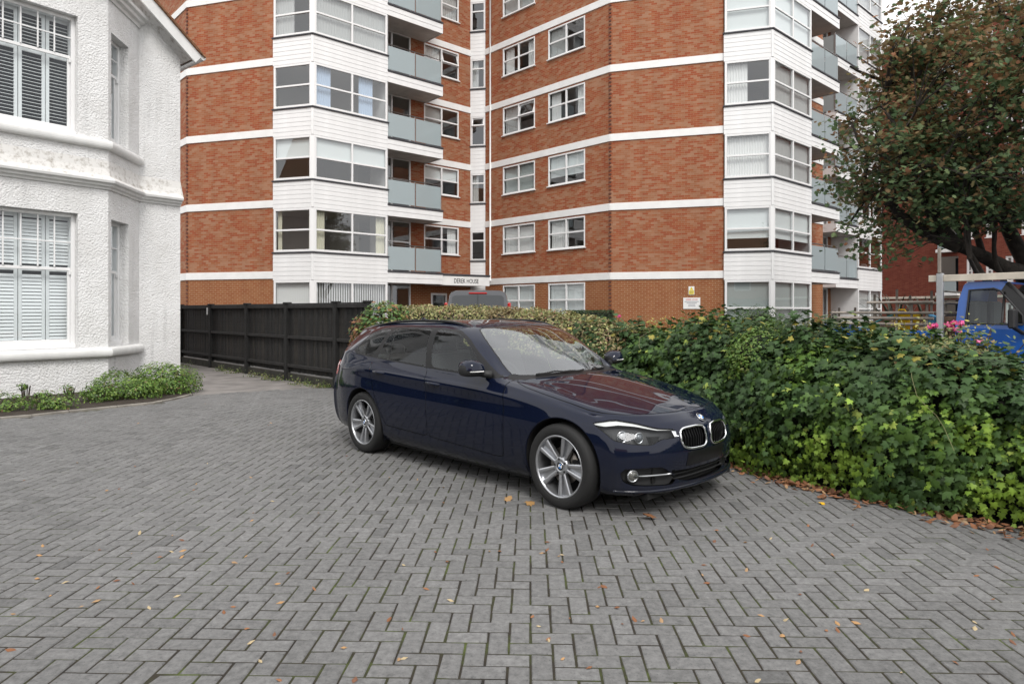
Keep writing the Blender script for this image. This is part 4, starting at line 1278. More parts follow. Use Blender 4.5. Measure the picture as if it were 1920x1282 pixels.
BCACHE = {}
def cladding(fc, u0, u1, z0, z1, n, parent=tower, org=TO, flash=True, name='cladding'):
    """spandrel of horizontal boards, each board its own piece, lead flashing on top"""
    w, h = u1-u0, z1-z0
    m = MB(); m.box(0, w, .012, .10, 0, h); back = m.build(name, M['clad_back'], parent, fc.loc(u0, 0, z0, org), fc.rz)
    bh = h/n; key = (round(w,2), round(bh,3))
    if key not in BCACHE:
        m = MB(); x1 = w
        m.mesh([(0,.013,0),(x1,.013,0),(x1,-.009,0),(0,-.009,0),(0,-.002,bh-.006),(x1,-.002,bh-.006),(x1,.013,bh-.006),(0,.013,bh-.006)],
               [(3,2,5,4),(0,1,2,3)[::-1],(4,5,6,7),(0,3,4,7),(2,1,6,5)])
        BCACHE[key] = m.data('board', M['clad'])
    for i in range(n): inst('board', BCACHE[key], back, (0, 0, i*bh + .004))
    if flash:
        m = MB(); m.bbox(-.04, w+.04, -.055, .08, h, h+.055, .01); m.build('flashing', M['lead'], back)
    return back

def band(fc, u0, u1, k, parent=tower):
    m = MB(); m.bbox(0, u1-u0, -.035, .05, -BAND, 0, .008)
    m.build('band', M['white'], parent, fc.loc(u0, 0, ZB(k)), fc.rz)

def brick_wall(fc, holes, top=None, low=True):
    top = top or ZB(NF-1) + .9
    if low: wall_sheet('lower_wall', fc, 0, ZB0-.1, [h for h in holes if h[2] < ZB0-.1], M['brick_low'], tower)
    wall_sheet('wall', fc, (ZB0-.1) if low else 0, top, [h for h in holes if h[3] > ZB0], M['brick_up'], tower)
def back_wall(fc, depth=3.4):
    m = MB(); t = ZB(NF-1)+.8
    m.poly([(0,depth,0),(fc.L,depth,0),(fc.L,depth,t),(0,depth,t)])
    m.build('inner_wall', M['room'], tower, fc.loc(0), fc.rz)

rnd = random.Random(11)
def wz(k, h=1.27): return ZB(k)-BAND-.06-h, ZB(k)-BAND-.06

# flank with two windows a floor
f1 = Facade(E1, Pc)
ua = (f1.u_of(943), f1.u_of(1003)); ub = (f1.u_of(1028), f1.u_of(1097))
cur1 = ['blind','vert','vertgrey','nethalf','white','net','net']; cur2 = ['blind','leftwhite','blindmost','white','nethalf','net','net']
holes = []
for k in range(NF):
    z0, z1 = wz(k, 1.45 if k == 0 else 1.27)
    for u in (ua, ub): holes.append((u[0], u[1], z0, z1))
brick_wall(f1, holes)
for k in range(NF):
    z0, z1 = wz(k, 1.45 if k == 0 else 1.27)
    window_unit(f1, ua[0], ua[1], z0, z1, 2, .52, cur1[k], vent=(1, 1) if k == 3 else None)
    window_unit(f1, ub[0], ub[1], z0, z1, 2, .52, cur2[k])
    band(f1, 0, f1.L, k)
back_wall(f1)
# broad blank end face
f2 = Facade(Pc, F2e)
brick_wall(f2, [])
for k in range(NF): band(f2, 0, f2.L, k)
# squint bricks on the obtuse corner, alternate courses standing out
def squint(p, da, db):
    m = MB(); z = .1
    bis = (da + db); bis /= np.linalg.norm(bis)
    n_ = np.array([bis[1], -bis[0]]); 
    if n_ @ (-p) < 0: n_ = -n_
    q = 0
    while z < ZB(NF-1)+.7:
        if not any(ZB(k)-BAND-.06 < z < ZB(k)+.02 for k in range(NF)):
            c = p + n_*.004; a = c - bis*.055; b_ = c + bis*.055
            m.mesh([(a[0]-TO[0], a[1]-TO[1], z), (b_[0]-TO[0], b_[1]-TO[1], z), (b_[0]+n_[0]*.022-TO[0], b_[1]+n_[1]*.022-TO[1], z), (a[0]+n_[0]*.022-TO[0], a[1]+n_[1]*.022-TO[1], z),
                    (a[0]-TO[0], a[1]-TO[1], z+.06), (b_[0]-TO[0], b_[1]-TO[1], z+.06), (b_[0]+n_[0]*.022-TO[0], b_[1]+n_[1]*.022-TO[1], z+.06), (a[0]+n_[0]*.022-TO[0], a[1]+n_[1]*.022-TO[1], z+.06)],
                   [(3,2,6,7),(0,3,7,4),(2,1,5,6),(4,7,6,5),(0,1,2,3)])
        z += .15
    o = m.build('corner_bricks', M['squint'], tower); o['kind'] = 'stuff'
M['squint'] = plain('dark header brick', (.13,.045,.03), .85)
squint(Pc, -V1, V2)
squint(Lc, -V1, V2)

def bay(pa, pb, pe, ncur_a, ncur_b, return_to):
    """canted bay: one-light face pa-pb, two-light face pb-pe, plain return"""
    fa = Facade(pa, pb, .10); fb = Facade(pb + 0, pe, .10)
    # join the proud faces at their true corner
    da, db = fa.d, fb.d
    A = np.array([da, -db]).T; t = np.linalg.solve(A, fb.p0 - fa.p0); corner = fa.p0 + da*t[0]
    fa2 = Facade(fa.p0, corner); fb2 = Facade(corner, fb.p0 + db*fb.L)
    fr_ = Facade(fb2.p0 + fb2.d*fb2.L, return_to)
    for k in range(NF):
        zlo, zhi = ZB(k)-.35, ZB(k)+.66
        for f_ in (fa2, fb2): cladding(f_, .0, f_.L, zlo, zhi, 6)
        m = MB(); m.bbox(-.05, .05, -.03, .06, zlo, zhi-.01, .01); m.build('corner_trim', M['clad'], tower, fb2.loc(0, .028, 0), (fa2.rz+fb2.rz)/2)
        z0 = zhi-ST+.055 if k else .62; z1 = zlo-.005
        window_unit(fa2, .03, fa2.L-.06, z0, z1, 1, .5, ncur_a[k], sill=False, fr=.085)
        window_unit(fb2, .06, fb2.L-.03, z0, z1, 2, .5, ncur_b[k], sill=False, fr=.085)
        m = MB(); m.bbox(-.09, .09, -.02, .08, z0, z1, .01); m.build('corner_post', M['upvc'], tower, fb2.loc(0, .035, 0), (fa2.rz+fb2.rz)/2)
    cl = .62
    for f_ in (fa2, fb2):
        wall_sheet('plinth', f_, 0, cl, [], M['brick_low'], tower)
    wall_sheet('return_wall', fr_, 0, ZB(NF-1)+.6, [], M['clad'], tower)
    top = MB()
    return fa2, fb2

def balcony_stack(p0, p1, depth, kmin=0, left_open=False):
    """cantilever slab with glass balustrade on every floor, p0 (bay end) to p1 (free end)"""
    fc = Facade(p0, p1, .10); L = fc.L
    for k in range(kmin, NF-1):
        zt = ZB(k) + .07; zb = ZB(k) - .35
        b = MB(); b.box(-.0, L, .03, depth+.10, zb+.03, zt-.02)
        slab = b.build('balcony', M['soffit'], tower, fc.loc(0), fc.rz)
        n = 2; bh = (zt-zb)/n
        for i in range(n):
            m = MB(); m.mesh([(0,.03,zb+i*bh),(L,.03,zb+i*bh),(L,-.002,zb+i*bh),(0,-.002,zb+i*bh),(0,.008,zb+(i+1)*bh-.01),(L,.008,zb+(i+1)*bh-.01),(L,.03,zb+(i+1)*bh-.01),(0,.03,zb+(i+1)*bh-.01)], [(3,2,5,4),(0,3,2,1),(4,5,6,7),(2,1,6,5)])
            m.build('fascia_board', M['clad'], slab)
        m = MB(); m.bbox(L, L+.03, -.004, depth+.1, zb, zt-.01, .006); m.build('fascia_end', M['clad'], slab)
        if left_open:
            m = MB(); m.bbox(-.03, 0, -.004, depth+.1, zb, zt-.01, .006); m.build('fascia_end', M['clad'], slab)
        m = MB(); m.bbox(-.02 if not left_open else -.05, L+.05, -.03, .06, zt, zt+.07, .01); m.bbox(L-.02, L+.05, .06, depth+.05, zt+.002, zt+.068, .01); m.build('flashing', M['lead'], slab)
        g0, g1 = zt+.11, zt+1.05; half = (L-.10)/2
        for i in range(2):
            a = .03 + i*(half+.035)
            m = MB(); m.bbox(a, a+half-.03, .03, .042, g0, g1, .002); m.build('glass_panel', M['frost'], slab)
        m = MB(); m.bbox(L-.03, L-.018, .10, depth-.02, g0, g1, .002); m.build('glass_panel', M['frost'], slab)
        if left_open:
            m = MB(); m.bbox(.018, .03, .10, depth-.02, g0, g1, .002); m.build('glass_panel', M['frost'], slab)
        for u in (.012, .03+half+.003, L-.035):
            m = MB(); m.bbox(u-.016, u+.016, .055, .095, zt+.03, g1+.07, .004); m.build('post', M['steel'], slab)
        m = MB(); m.tube([(0, .075, g1+.085), (L-.02, .075, g1+.085), (L-.02, depth, g1+.085)], .021, 8); m.build('handrail', M['steel'], slab)

# left wing: end face, corner, bay, balconies, recess
fl0 = Facade(L0, Lc); brick_wall(fl0, []); fl1 = Facade(Lc, L515); brick_wall(fl1, [])
for k in range(NF): band(fl0, 0, fl0.L, k); band(fl1, 0, fl1.L, k)
cA = ['vert','sides','','','nethalf','white','net']; cB = ['vert','sides','blindtop','blue','net','white','net']
cA[2] = 'blindtop'
fA, fB = bay(L515, LBc, LBe, cA, cB, W3s)
balcony_stack(LBe, LBal, DEP)
back_wall(fl1); back_wall(Facade(L515, LBc)); back_wall(Facade(LBc, LBe), 3.2)
f3 = Facade(W3s, E3)
u_door = (.10, f3.u_of(770)); u_win = (f3.u_of(795), f3.u_of(860))
holes = []
for k in range(NF):
    z0, z1 = wz(k)
    holes.append((u_door[0], u_door[1], ZB(k-1)+.12 if k else .15, z1+.05))
    if k: holes.append((u_win[0], u_win[1], z0, z1))
    else: holes.append((f3.u_of(808), f3.u_of(838), .05, 2.35))
brick_wall(f3, holes)
cu3 = ['','rightwhite','blindtop','nethalf','leftwhite','net','net']
for k in range(NF):
    z0, z1 = wz(k)
    window_unit(f3, u_door[0], u_door[1], ZB(k-1)+.12 if k else .15, z1+.05, 2, .60, 'nethalf' if k % 2 else None, sill=False, fr=.07)
    if k: window_unit(f3, u_win[0], u_win[1], z0, z1, 2, .52, cu3[k], vent=(1, 1) if k == 4 else None)
    band(f3, f3.u_of(786), f3.L, k)
back_wall(f3)
ud = (f3.u_of(808), f3.u_of(838))
window_unit(f3, ud[0], ud[1], .05, 2.35, 1, None, None, sill=False, fr=.09)
# stair shaft in the inner corner
fs = Facade(E3, E1); 
holes = [(.05, fs.L-.03, ZB(k)-1.80, ZB(k)-.46) for k in range(1, NF)]
wall_sheet('stair_wall', fs, 0, ZB(NF-1)+.9, holes, M['clad_back'], tower)
for k in range(1, NF):
    window_unit(fs, .05, fs.L-.03, ZB(k)-1.80, ZB(k)-.46, 1, .68, 'nethalf' if k in (2, 4) else None, sill=False, fr=.05, vent=(1, 0) if k == 3 else None)
for k in range(NF-1):
    cladding(fs, .0, fs.L, ZB(k)-.44, ZB(k)+.82, 7)
back_wall(fs)
# entrance canopy with the name of the house
ca, cb = LBal - VB*.05, hit(E1, -V1, 919)
fcan = Facade(ca, cb + np.array([0, -.9]))
m = MB(); m.box(0, fcan.L, .02, 1.9, ZB0-.36, ZB0+.02); can = m.build('entrance_canopy', M['soffit'], tower, fcan.loc(0), fcan.rz)
m = MB(); m.bbox(0, fcan.L, -.01, .03, ZB0-.38, ZB0+.03, .006); m.build('fascia_board', M['white'], can)
m = MB(); m.bbox(-.03, fcan.L+.03, -.04, 1.9, ZB0+.035, ZB0+.12, .012); m.build('flashing', M['lead'], can)
def text_obj(name, body, size, mat, parent, loc, extrude=.004, align='CENTER'):
    cu = bpy.data.curves.new(name, 'FONT'); cu.body = body; cu.size = size; cu.extrude = extrude; cu.align_x = align; cu.resolution_u = 2
    cu.materials.append(mat)
    tmp = bpy.data.objects.new(name, cu); COL.objects.link(tmp)
    bpy.context.view_layer.update()
    me = bpy.data.meshes.new_from_object(tmp.evaluated_get(bpy.context.evaluated_depsgraph_get()))
    bpy.data.objects.remove(tmp)
    if not me.materials: me.materials.append(mat)
    o = bpy.data.objects.new(name, me); o.location = loc; o.rotation_euler = (math.pi/2, 0, 0)
    return link(o, parent)
M['letter'] = plain('black lettering', (.01,.01,.012), .5)
t = text_obj('lettering', 'DEREK HOUSE', .27, M['letter'], can, ((fcan.u_of(853)+fcan.u_of(895))/2, -.016, ZB0-.27))
t.scale = (.72, 1.05, 1)
# right wing: bay, balconies, recess, second bay
cA = ['greyblind','blindmost','fullwhite','leftwhite','blind','net','net']; cB = ['greyblind','blindmost','net','net','blind','net','net']
bay(F2e, RBc, RBe, cA, cB, W3Rs)
balcony_stack(RBe, RBal, DEP)
back_wall(Facade(F2e, RBc)); back_wall(Facade(RBc, RBe), 3.2)
fr3 = Facade(W3Rs, W3Re)
W2s = W2s_off - VB * 1.6
frr = Facade(W3Re, W2s); 
u_w = (.2, 1.9)
holes = [(u_w[0], u_w[1], (ZB(k-1)+.12 if k else .15), ZB(k)-BAND-.02) for k in range(NF)]
brick_wall(fr3, holes)
for k in range(NF):
    window_unit(fr3, u_w[0], u_w[1], (ZB(k-1)+.12 if k else .15), ZB(k)-BAND-.02, 2, .6, None, sill=False, fr=.07)
    band(fr3, 2.2, fr3.L, k)
brick_wall(frr, [])
W2e = B2s + V1 * DEP
fw2 = Facade(W2s, W2e)
ua2 = (fw2.L-3.1, fw2.L-1.9); ub2 = (fw2.L-1.5, fw2.L-.4)
holes = []
for k in range(NF):
    z1 = ZB(k)-BAND-.02
    holes += [(ua2[0], ua2[1], (ZB(k-1)+.12 if k else .15), z1), (ub2[0], ub2[1], (ZB(k-1)+.12 if k else .15), z1)]
brick_wall(fw2, holes)
for k in range(NF):
    z1 = ZB(k)-BAND-.02; zz = (ZB(k-1)+.12 if k else .15)
    window_unit(fw2, ua2[0], ua2[1], zz, z1, 1, None, None, sill=False, fr=.10)
    window_unit(fw2, ub2[0], ub2[1], zz, z1, 1, .45, 'net', sill=False, fr=.09)
back_wall(fr3); back_wall(fw2)
f_b2 = Facade(B2s, B2e, .10)
for k in range(NF):
    zlo, zhi = ZB(k)-.35, ZB(k)+.66
    cladding(f_b2, 0, f_b2.L, zlo, zhi, 6)
    z0 = zhi-ST+.055 if k else .62
    window_unit(f_b2, .02, f_b2.L-.05, z0, zlo-.005, 2, .5, ['net','','white','net','net','net','net'][k], sill=False, fr=.085)
wall_sheet('plinth', f_b2, 0, .62, [], M['brick_low'], tower)
wall_sheet('return_wall', Facade(W2e, f_b2.p0), 0, ZB(NF-1)+.6, [], M['clad'], tower)
wall_sheet('end_wall', Facade(f_b2.p0 + f_b2.d*f_b2.L, f_b2.p0 + f_b2.d*f_b2.L + V1*9), 0, ZB(NF-1)+.6, [], M['brick_up'], tower)
back_wall(f_b2)
balcony_stack(Q2, B2s, DEP, left_open=True)
# floors, roof
outline = [L0, Lc, L515, LBc, LBe, W3s, E3, E1, Pc, F2e, RBc, RBe, W3Rs, W3Re, W2s, W2e, B2s, B2e, B2e + V1*9, L0 + np.array([6, 14])]
for k in range(NF):
    z = ZB(k) - .12 if k < NF-1 else ZB(k)+.4
    m = MB(); m.poly([(p[0]-TO[0], p[1]-TO[1], z) for p in outline]); o = m.build('floor_slab' if k < NF-1 else 'roof_slab', M['room_floor'] if k < NF-1 else M['lead'], tower)
    m = MB(); m.poly([(p[0]-TO[0], p[1]-TO[1], z-.18) for p in outline]); m.build('ceiling', M['room'], tower)
for a, b in ((B2e + V1*9, L0 + np.array([6, 14])), (L0 + np.array([6, 14]), L0)):
    wall_sheet('rear_wall', Facade(a, b), 0, ZB(NF-1)+.9, [], M['brick_up'], tower)
# rainwater pipe
q = f1.loc(f1.u_of(921), -.06, 0)
m = MB(); m.tube([(0,0,ZB0-.1),(0,0,ZB(NF-1)+.7)], .038, 8); m.build('rainwater_pipe', M['white'], tower, q)

# wall signs
def sign(name, label, px0, px1, py0, py1, fc, mats, builder):
    u0, u1 = fc.u_of(px0), fc.u_of(px1)
    Y = float((fc.p0 + fc.d*(u0+u1)/2)[1]); z0, z1 = zat(py1, Y), zat(py0, Y)
    p = fc.loc((u0+u1)/2, -.02, z0, np.zeros(3))
    o = thing(name, label, 'sign', p, fc.rz)
    w, h = u1-u0, z1-z0
    m = MB(); m.bbox(-w/2, w/2, -.004, .01, 0, h, .002); m.build('plate', mats[0], o)
    builder(o, w, h); return o
M['sign_yellow'] = plain('yellow sign print', (.75,.60,.02), .4); M['sign_red'] = plain('red sign print', (.55,.05,.06), .5); M['sign_grey'] = plain('grey sign print', (.2,.21,.25), .5)
def yellow(o, w, h):
    m = MB(); m.poly([(-w*.42,-.0055,h*.05),(w*.42,-.0055,h*.05),(w*.42,-.0055,h*.52),(-w*.42,-.0055,h*.52)]); m.build('yellow_panel', M['sign_yellow'], o)
    m = MB(); m.poly([(-w*.3,-.0055,h*.56),(w*.3,-.0055,h*.56),(0,-.0055,h*.95)]); m.build('warning_triangle', M['sign_yellow'], o)
    m = MB()
    for z in (.40,.28,.16): m.poly([(-w*.3,-.007,h*z),(w*.3,-.007,h*z),(w*.3,-.007,h*z+h*.04),(-w*.3,-.007,h*z+h*.04)])
    o2 = m.build('small_print', M['sign_grey'], o); o2['kind'] = 'stuff'
def notice(o, w, h):
    t = text_obj('heading', 'DEREK HOUSE', h*.2, M['sign_red'], o, (0, -.006, h*.76), .001); t.scale = (.78, 1, 1)
    m = MB()
    for z, a in ((.62,.42),(.48,.30),(.36,.2),(.22,.22)): m.poly([(-w*a,-.0055,h*z),(w*a,-.0055,h*z),(w*a,-.0055,h*z+h*.05),(-w*a,-.0055,h*z+h*.05)])
    o2 = m.build('small_print', M['sign_grey'], o); o2['kind'] = 'stuff'
sign('warning_sign', 'small yellow warning sign on the brick wall above the white notice', 1291, 1302, 537, 552.5, f2, [M['white']], yellow)
sign('notice_sign', 'white rectangular notice with red heading on the ground floor brick wall', 1281, 1313, 558, 579, f2, [M['white']], notice)
# ---------------------------------------------------------------- white rendered house
def mat_roughcast():
    m, n, l, b = new_mat('white roughcast render')
    tc = n.new('ShaderNodeTexCoord')
    t = n.new('ShaderNodeTexNoise'); t.inputs['Scale'].default_value = 30; t.inputs['Detail'].default_value = 4; t.inputs['Roughness'].default_value = .55
    l.new(tc.outputs['Object'], t.inputs['Vector'])
    v = n.new('ShaderNodeTexVoronoi'); v.inputs['Scale'].default_value = 38; v.feature = 'SMOOTH_F1'
    l.new(tc.outputs['Object'], v.inputs['Vector'])
    ad = n.new('ShaderNodeMath'); ad.operation = 'SUBTRACT'; l.new(t.outputs['Fac'], ad.inputs[0]); l.new(v.outputs['Distance'], ad.inputs[1])
    bp = n.new('ShaderNodeBump'); bp.inputs['Strength'].default_value = .6; bp.inputs['Distance'].default_value = .027
    l.new(ad.outputs[0], bp.inputs['Height']); l.new(bp.outputs['Normal'], b.inputs['Normal'])
    d = n.new('ShaderNodeTexNoise'); d.inputs['Scale'].default_value = 1.6; d.inputs['Detail'].default_value = 8; d.inputs['Roughness'].default_value = .7
    l.new(tc.outputs['Object'], d.inputs['Vector'])
    r = n.new('ShaderNodeValToRGB'); e = r.color_ramp.elements
    e[0].position = .28; e[0].color = (.66,.655,.645,1); e[1].position = .58; e[1].color = (.775,.775,.775,1)
    l.new(d.outputs['Fac'], r.inputs['Fac'])
    # faint rain streaks
    mp = n.new('ShaderNodeMapping'); mp.inputs['Scale'].default_value = (6, 6, .45); l.new(tc.outputs['Object'], mp.inputs['Vector'])
    dr = n.new('ShaderNodeTexNoise'); dr.inputs['Scale'].default_value = 1; dr.inputs['Detail'].default_value = 5; l.new(mp.outputs[0], dr.inputs['Vector'])
    ds = n.new('ShaderNodeMapRange'); ds.inputs['From Min'].default_value = .56; ds.inputs['From Max'].default_value = .75; ds.inputs['To Min'].default_value = 1.; ds.inputs['To Max'].default_value = .84
    l.new(dr.outputs['Fac'], ds.inputs['Value'])
    sc = n.new('ShaderNodeVectorMath'); sc.operation = 'SCALE'; l.new(r.outputs['Color'], sc.inputs[0]); l.new(ds.outputs[0], sc.inputs['Scale'])
    l.new(sc.outputs[0], b.inputs['Base Color'])
    b.inputs['Roughness'].default_value = .85; b.inputs['Specular IOR Level'].default_value = .25
    return m
M['roughcast'] = mat_roughcast()
def mat_dirtywhite():
    m, n, l, b = new_mat('weathered white moulding')
    tc = n.new('ShaderNodeTexCoord')
    d = n.new('ShaderNodeTexNoise'); d.inputs['Scale'].default_value = 9; d.inputs['Detail'].default_value = 9; d.inputs['Roughness'].default_value = .75
    l.new(tc.outputs['Object'], d.inputs['Vector'])
    r = n.new('ShaderNodeValToRGB'); e = r.color_ramp.elements
    e[0].position = .30; e[0].color = (.30,.27,.23,1); e[1].position = .5; e[1].color = (.70,.69,.67,1)
    l.new(d.outputs['Fac'], r.inputs['Fac']); l.new(r.outputs['Color'], b.inputs['Base Color'])
    b.inputs['Roughness'].default_value = .7
    return m
M['mould'] = plain('white moulding', (.72,.72,.71), .6, noise=.08, nscale=5)
M['dirty'] = mat_dirtywhite()
M['shutter'] = plain('white shutter', (.80,.81,.81), .5)
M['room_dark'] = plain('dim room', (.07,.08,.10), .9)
M['roof_tile'] = plain('clay tile', (.27,.13,.065), .8, noise=.35, nscale=14)
M['house_glass'] = thin_glass('sash glass', (.90,.93,.94), 1.5)

HA = R(38.); HD = np.array([math.sin(HA), math.cos(HA)]); HN = np.array([-HD[1], HD[0]])     # along the front, into the house
HBr = np.array(at(203, 12.8))
CH = (HD + HN) * math.sqrt(.5)
HCe = hit(HBr, CH, 261)
HCo = hit(HCe, HD, 338)
BAYW = 2.75
HBl = HBr - HD*BAYW
cl = np.linalg.norm(HCe - HBr)
HCl = HBl + (-HD + HN)*math.sqrt(.5)*cl
HLe = HCl - HD*1.2
HO = np.array([HCo[0], HCo[1], 0.])
house = thing('white_house', 'white roughcast house with canted bay windows and shuttered sashes', 'house', tuple(HO))

def house_wall(fc, z0, z1, holes, depth=.2, name='wall'):
    return wall_sheet(name, fc, z0, z1, holes, M['roughcast'], house, HO, depth)
hb, hc, hs = Facade(HBl, HBr), Facade(HBr, HCe), Facade(HCe, HCo)
hcl, hsl = Facade(HCl, HBl), Facade(HLe, HCl)
ur = hb.u_of(146); mg = hb.L - ur
LOW = (.84, 3.38); UP = (4.86, 7.10)
house_wall(hb, 0, 7.75, [(mg, ur, *LOW), (mg, ur, *UP)])
uc = (hc.u_of(208.5), hc.u_of(241))
house_wall(hc, 0, 7.75, [(uc[0], uc[1], .86, 3.34), (uc[0], uc[1], 4.9, 7.02)], .3)
house_wall(hcl, 0, 7.75, [])
house_wall(hsl, 0, 7.75, [])
# main wall with gable
PITCH = math.tan(R(40)); EZ = 7.22
m = MB(); Ls = hs.L
m.poly([(-.0,0,0),(Ls,0,0),(Ls,0,EZ),(-.0,0,EZ + Ls*PITCH)])
m.build('wall', M['roughcast'], house, hs.loc(0,0,0,HO), hs.rz)
m = MB(); m.poly([(0,0,0),(9,0,0),(9,0,EZ),(0,0,EZ)]); m.build('wall', M['roughcast'], house, (0,0,0), math.atan2(HN[1], HN[0]))
# rooms behind the windows
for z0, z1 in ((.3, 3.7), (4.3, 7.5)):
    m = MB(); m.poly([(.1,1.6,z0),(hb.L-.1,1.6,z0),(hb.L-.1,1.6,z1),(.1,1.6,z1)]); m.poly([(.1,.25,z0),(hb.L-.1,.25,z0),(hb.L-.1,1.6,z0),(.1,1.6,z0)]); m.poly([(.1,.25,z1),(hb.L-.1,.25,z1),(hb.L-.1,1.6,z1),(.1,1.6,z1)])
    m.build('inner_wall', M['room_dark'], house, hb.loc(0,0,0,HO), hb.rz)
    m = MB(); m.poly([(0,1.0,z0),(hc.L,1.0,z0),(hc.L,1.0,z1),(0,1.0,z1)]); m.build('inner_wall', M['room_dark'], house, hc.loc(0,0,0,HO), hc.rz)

def sash(fc, u0, u1, z0, z1, zr, ncol, set_in, shutters, slat_ang, npan):
    w, h = u1-u0, z1-z0; r = zr-z0
    m = MB(); fw = .07
    m.bbox(0, fw, 0, .12, 0, h, .008); m.bbox(w-fw, w, 0, .12, 0, h, .008); m.bbox(fw, w-fw, .001, .119, h-fw, h, .008); m.bbox(-.0, w, -.05, .12, -.0, .075, .01)
    m.bbox(fw, w-fw, .04, .075, r-.03, r+.03, .006)                                   # meeting rail
    m.bbox(fw, fw+.045, .05, .09, .075, r, .005); m.bbox(w-fw-.045, w-fw, .05, .09, .075, r, .005); m.bbox(fw+.045, w-fw-.045, .05, .09, .075, .17, .005)
    o = m.build('sash_window', M['upvc'], house, fc.loc(u0, set_in, z0, HO), fc.rz)
    gw = w - 2*fw
    for i in range(1, ncol):
        m = MB(); x = fw + gw*i/ncol; m.bbox(x-.012, x+.012, .02, .05, r+.03, h-fw, .004); m.build('glazing_bar', M['upvc'], o)
    m = MB(); zm = (r+.03 + h-fw)/2; m.bbox(fw, w-fw, .021, .049, zm-.012, zm+.012, .004); m.build('glazing_bar', M['upvc'], o)
    for i in range(ncol):
        for q in range(2):
            a, b = fw + gw*i/ncol, fw + gw*(i+1)/ncol; c, d = (r+.03, zm) if q == 0 else (zm, h-fw)
            m = MB(); m.poly([(a,.035,c),(b,.035,c),(b,.035,d),(a,.035,d)]); m.build('pane', M['house_glass'], o)
    m = MB(); m.poly([(fw,.07,.1),(w-fw,.07,.1),(w-fw,.07,r),(fw,.07,r)]); m.build('pane', M['house_glass'], o)
    for s_ in (-1, 1):
        m = MB(); x = fw+.002 if s_ < 0 else w-fw-.032; m.bbox(x, x+.03, -.01, .045, r-.11, r-.03, .008); m.build('sash_horn', M['upvc'], o)
    if shutters:
        y = .18; pw = w/npan; st = .055
        me_s = None
        for i in range(npan):
            a, b = i*pw+.006, (i+1)*pw-.006
            m = MB(); m.bbox(a, a+st, y, y+.03, .05, h-.02, .004); m.bbox(b-st, b, y, y+.03, .05, h-.02, .004); m.bbox(a+st, b-st, y+.001, y+.029, .05, .16, .004); m.bbox(a+st, b-st, y+.001, y+.029, h-.12, h-.02, .004); m.bbox(a+st, b-st, y+.001, y+.029, r-.05, r+.03, .004)
            m.build('shutter_frame', M['shutter'], o)
            if me_s is None:
                ln = b-a-2*st; sm = MB(); sm.bbox(0, ln, -.032, .032, -.005, .005, .003); me_s = sm.data('slat', M['shutter'])
            z = .20
            while z < h-.14:
                if not (r-.09 < z < r+.07): inst('slat', me_s, o, (a+st, y+.015, z), rot=(slat_ang, 0, 0))
                z += .0635
    return o
sash(hb, mg, ur, UP[0], UP[1], 6.34, 6, .13, True, R(14), 4)
sash(hb, mg, ur, LOW[0], LOW[1], 2.33, 6, .13, True, R(66), 4)
sash(hc, uc[0], uc[1], .86, 3.34, 2.33, 2, .17, True, R(66), 1)
sash(hc, uc[0], uc[1], 4.9, 7.02, 6.34, 2, .17, True, R(14), 1)

def moulding(name, path, prof, mat, closed_ends=True):
    """profile (out, z) swept along a plan path with mitred corners; out is towards the street"""
    P = [np.array(p, float) for p in path]; n = len(P); rows = []
    for i in range(n):
        d0 = (P[i]-P[i-1])/np.linalg.norm(P[i]-P[i-1]) if i else None
        d1 = (P[i+1]-P[i])/np.linalg.norm(P[i+1]-P[i]) if i < n-1 else None
        if d0 is None: d0 = d1
        if d1 is None: d1 = d0
        n0, n1 = np.array([d0[1], -d0[0]]), np.array([d1[1], -d1[0]])
        b = n0 + n1; b /= np.linalg.norm(b); sc = 1/max(.35, b @ n0)
        rows.append([(*(P[i] + b*o*sc - HO[:2]), z) for o, z in prof])
    m = MB(); k = len(prof)
    m.mesh([p for r_ in rows for p in r_], [(i*k+j, (i+1)*k+j, (i+1)*k+j+1, i*k+j+1) for i in range(n-1) for j in range(k-1)], 0, False)
    m.poly(rows[-1]); m.poly(rows[0][::-1])
    return m.build(name, mat, house)
front = [HLe, HCl, HBl, HBr, HCe]
full = front + [HCo + HD*.0]
roll = lambda z, r_=.075, o=.02: [(0, z-.09)] + [(o + r_*(.55+.6*math.cos(a)), z + .085*math.sin(a)) for a in np.linspace(-1.45, 1.5, 9)] + [(0, z+.10)]
moulding('sill_moulding', front[1:], roll(.735), M['mould'])
moulding('sill_moulding', front[1:], roll(4.76), M['mould'])
corn = [(0,3.90),(.03,3.90),(.04,3.94),(.09,3.96),(.10,4.0),(.155,4.02),(.165,4.06),(.16,4.075)]
moulding('cornice', front + [HCo, HCo + HN*.0 + HD*.001], corn, M['mould'])
moulding('cornice_weathering', front + [HCo, HCo + HD*.001], [(.16,4.076),(.05,4.16),(.018,4.30),(.004,4.46)], M['dirty'])
moulding('eaves_cornice', front, [(0,7.62),(.03,7.62),(.05,7.68),(.11,7.70),(.12,7.76),(.18,7.79),(.19,7.85),(0,7.9)], M['mould'])
m = MB(); m.poly([(p[0]-HO[0], p[1]-HO[1], 7.88) for p in front]); m.build('bay_roof', M['roof_tile'], house)
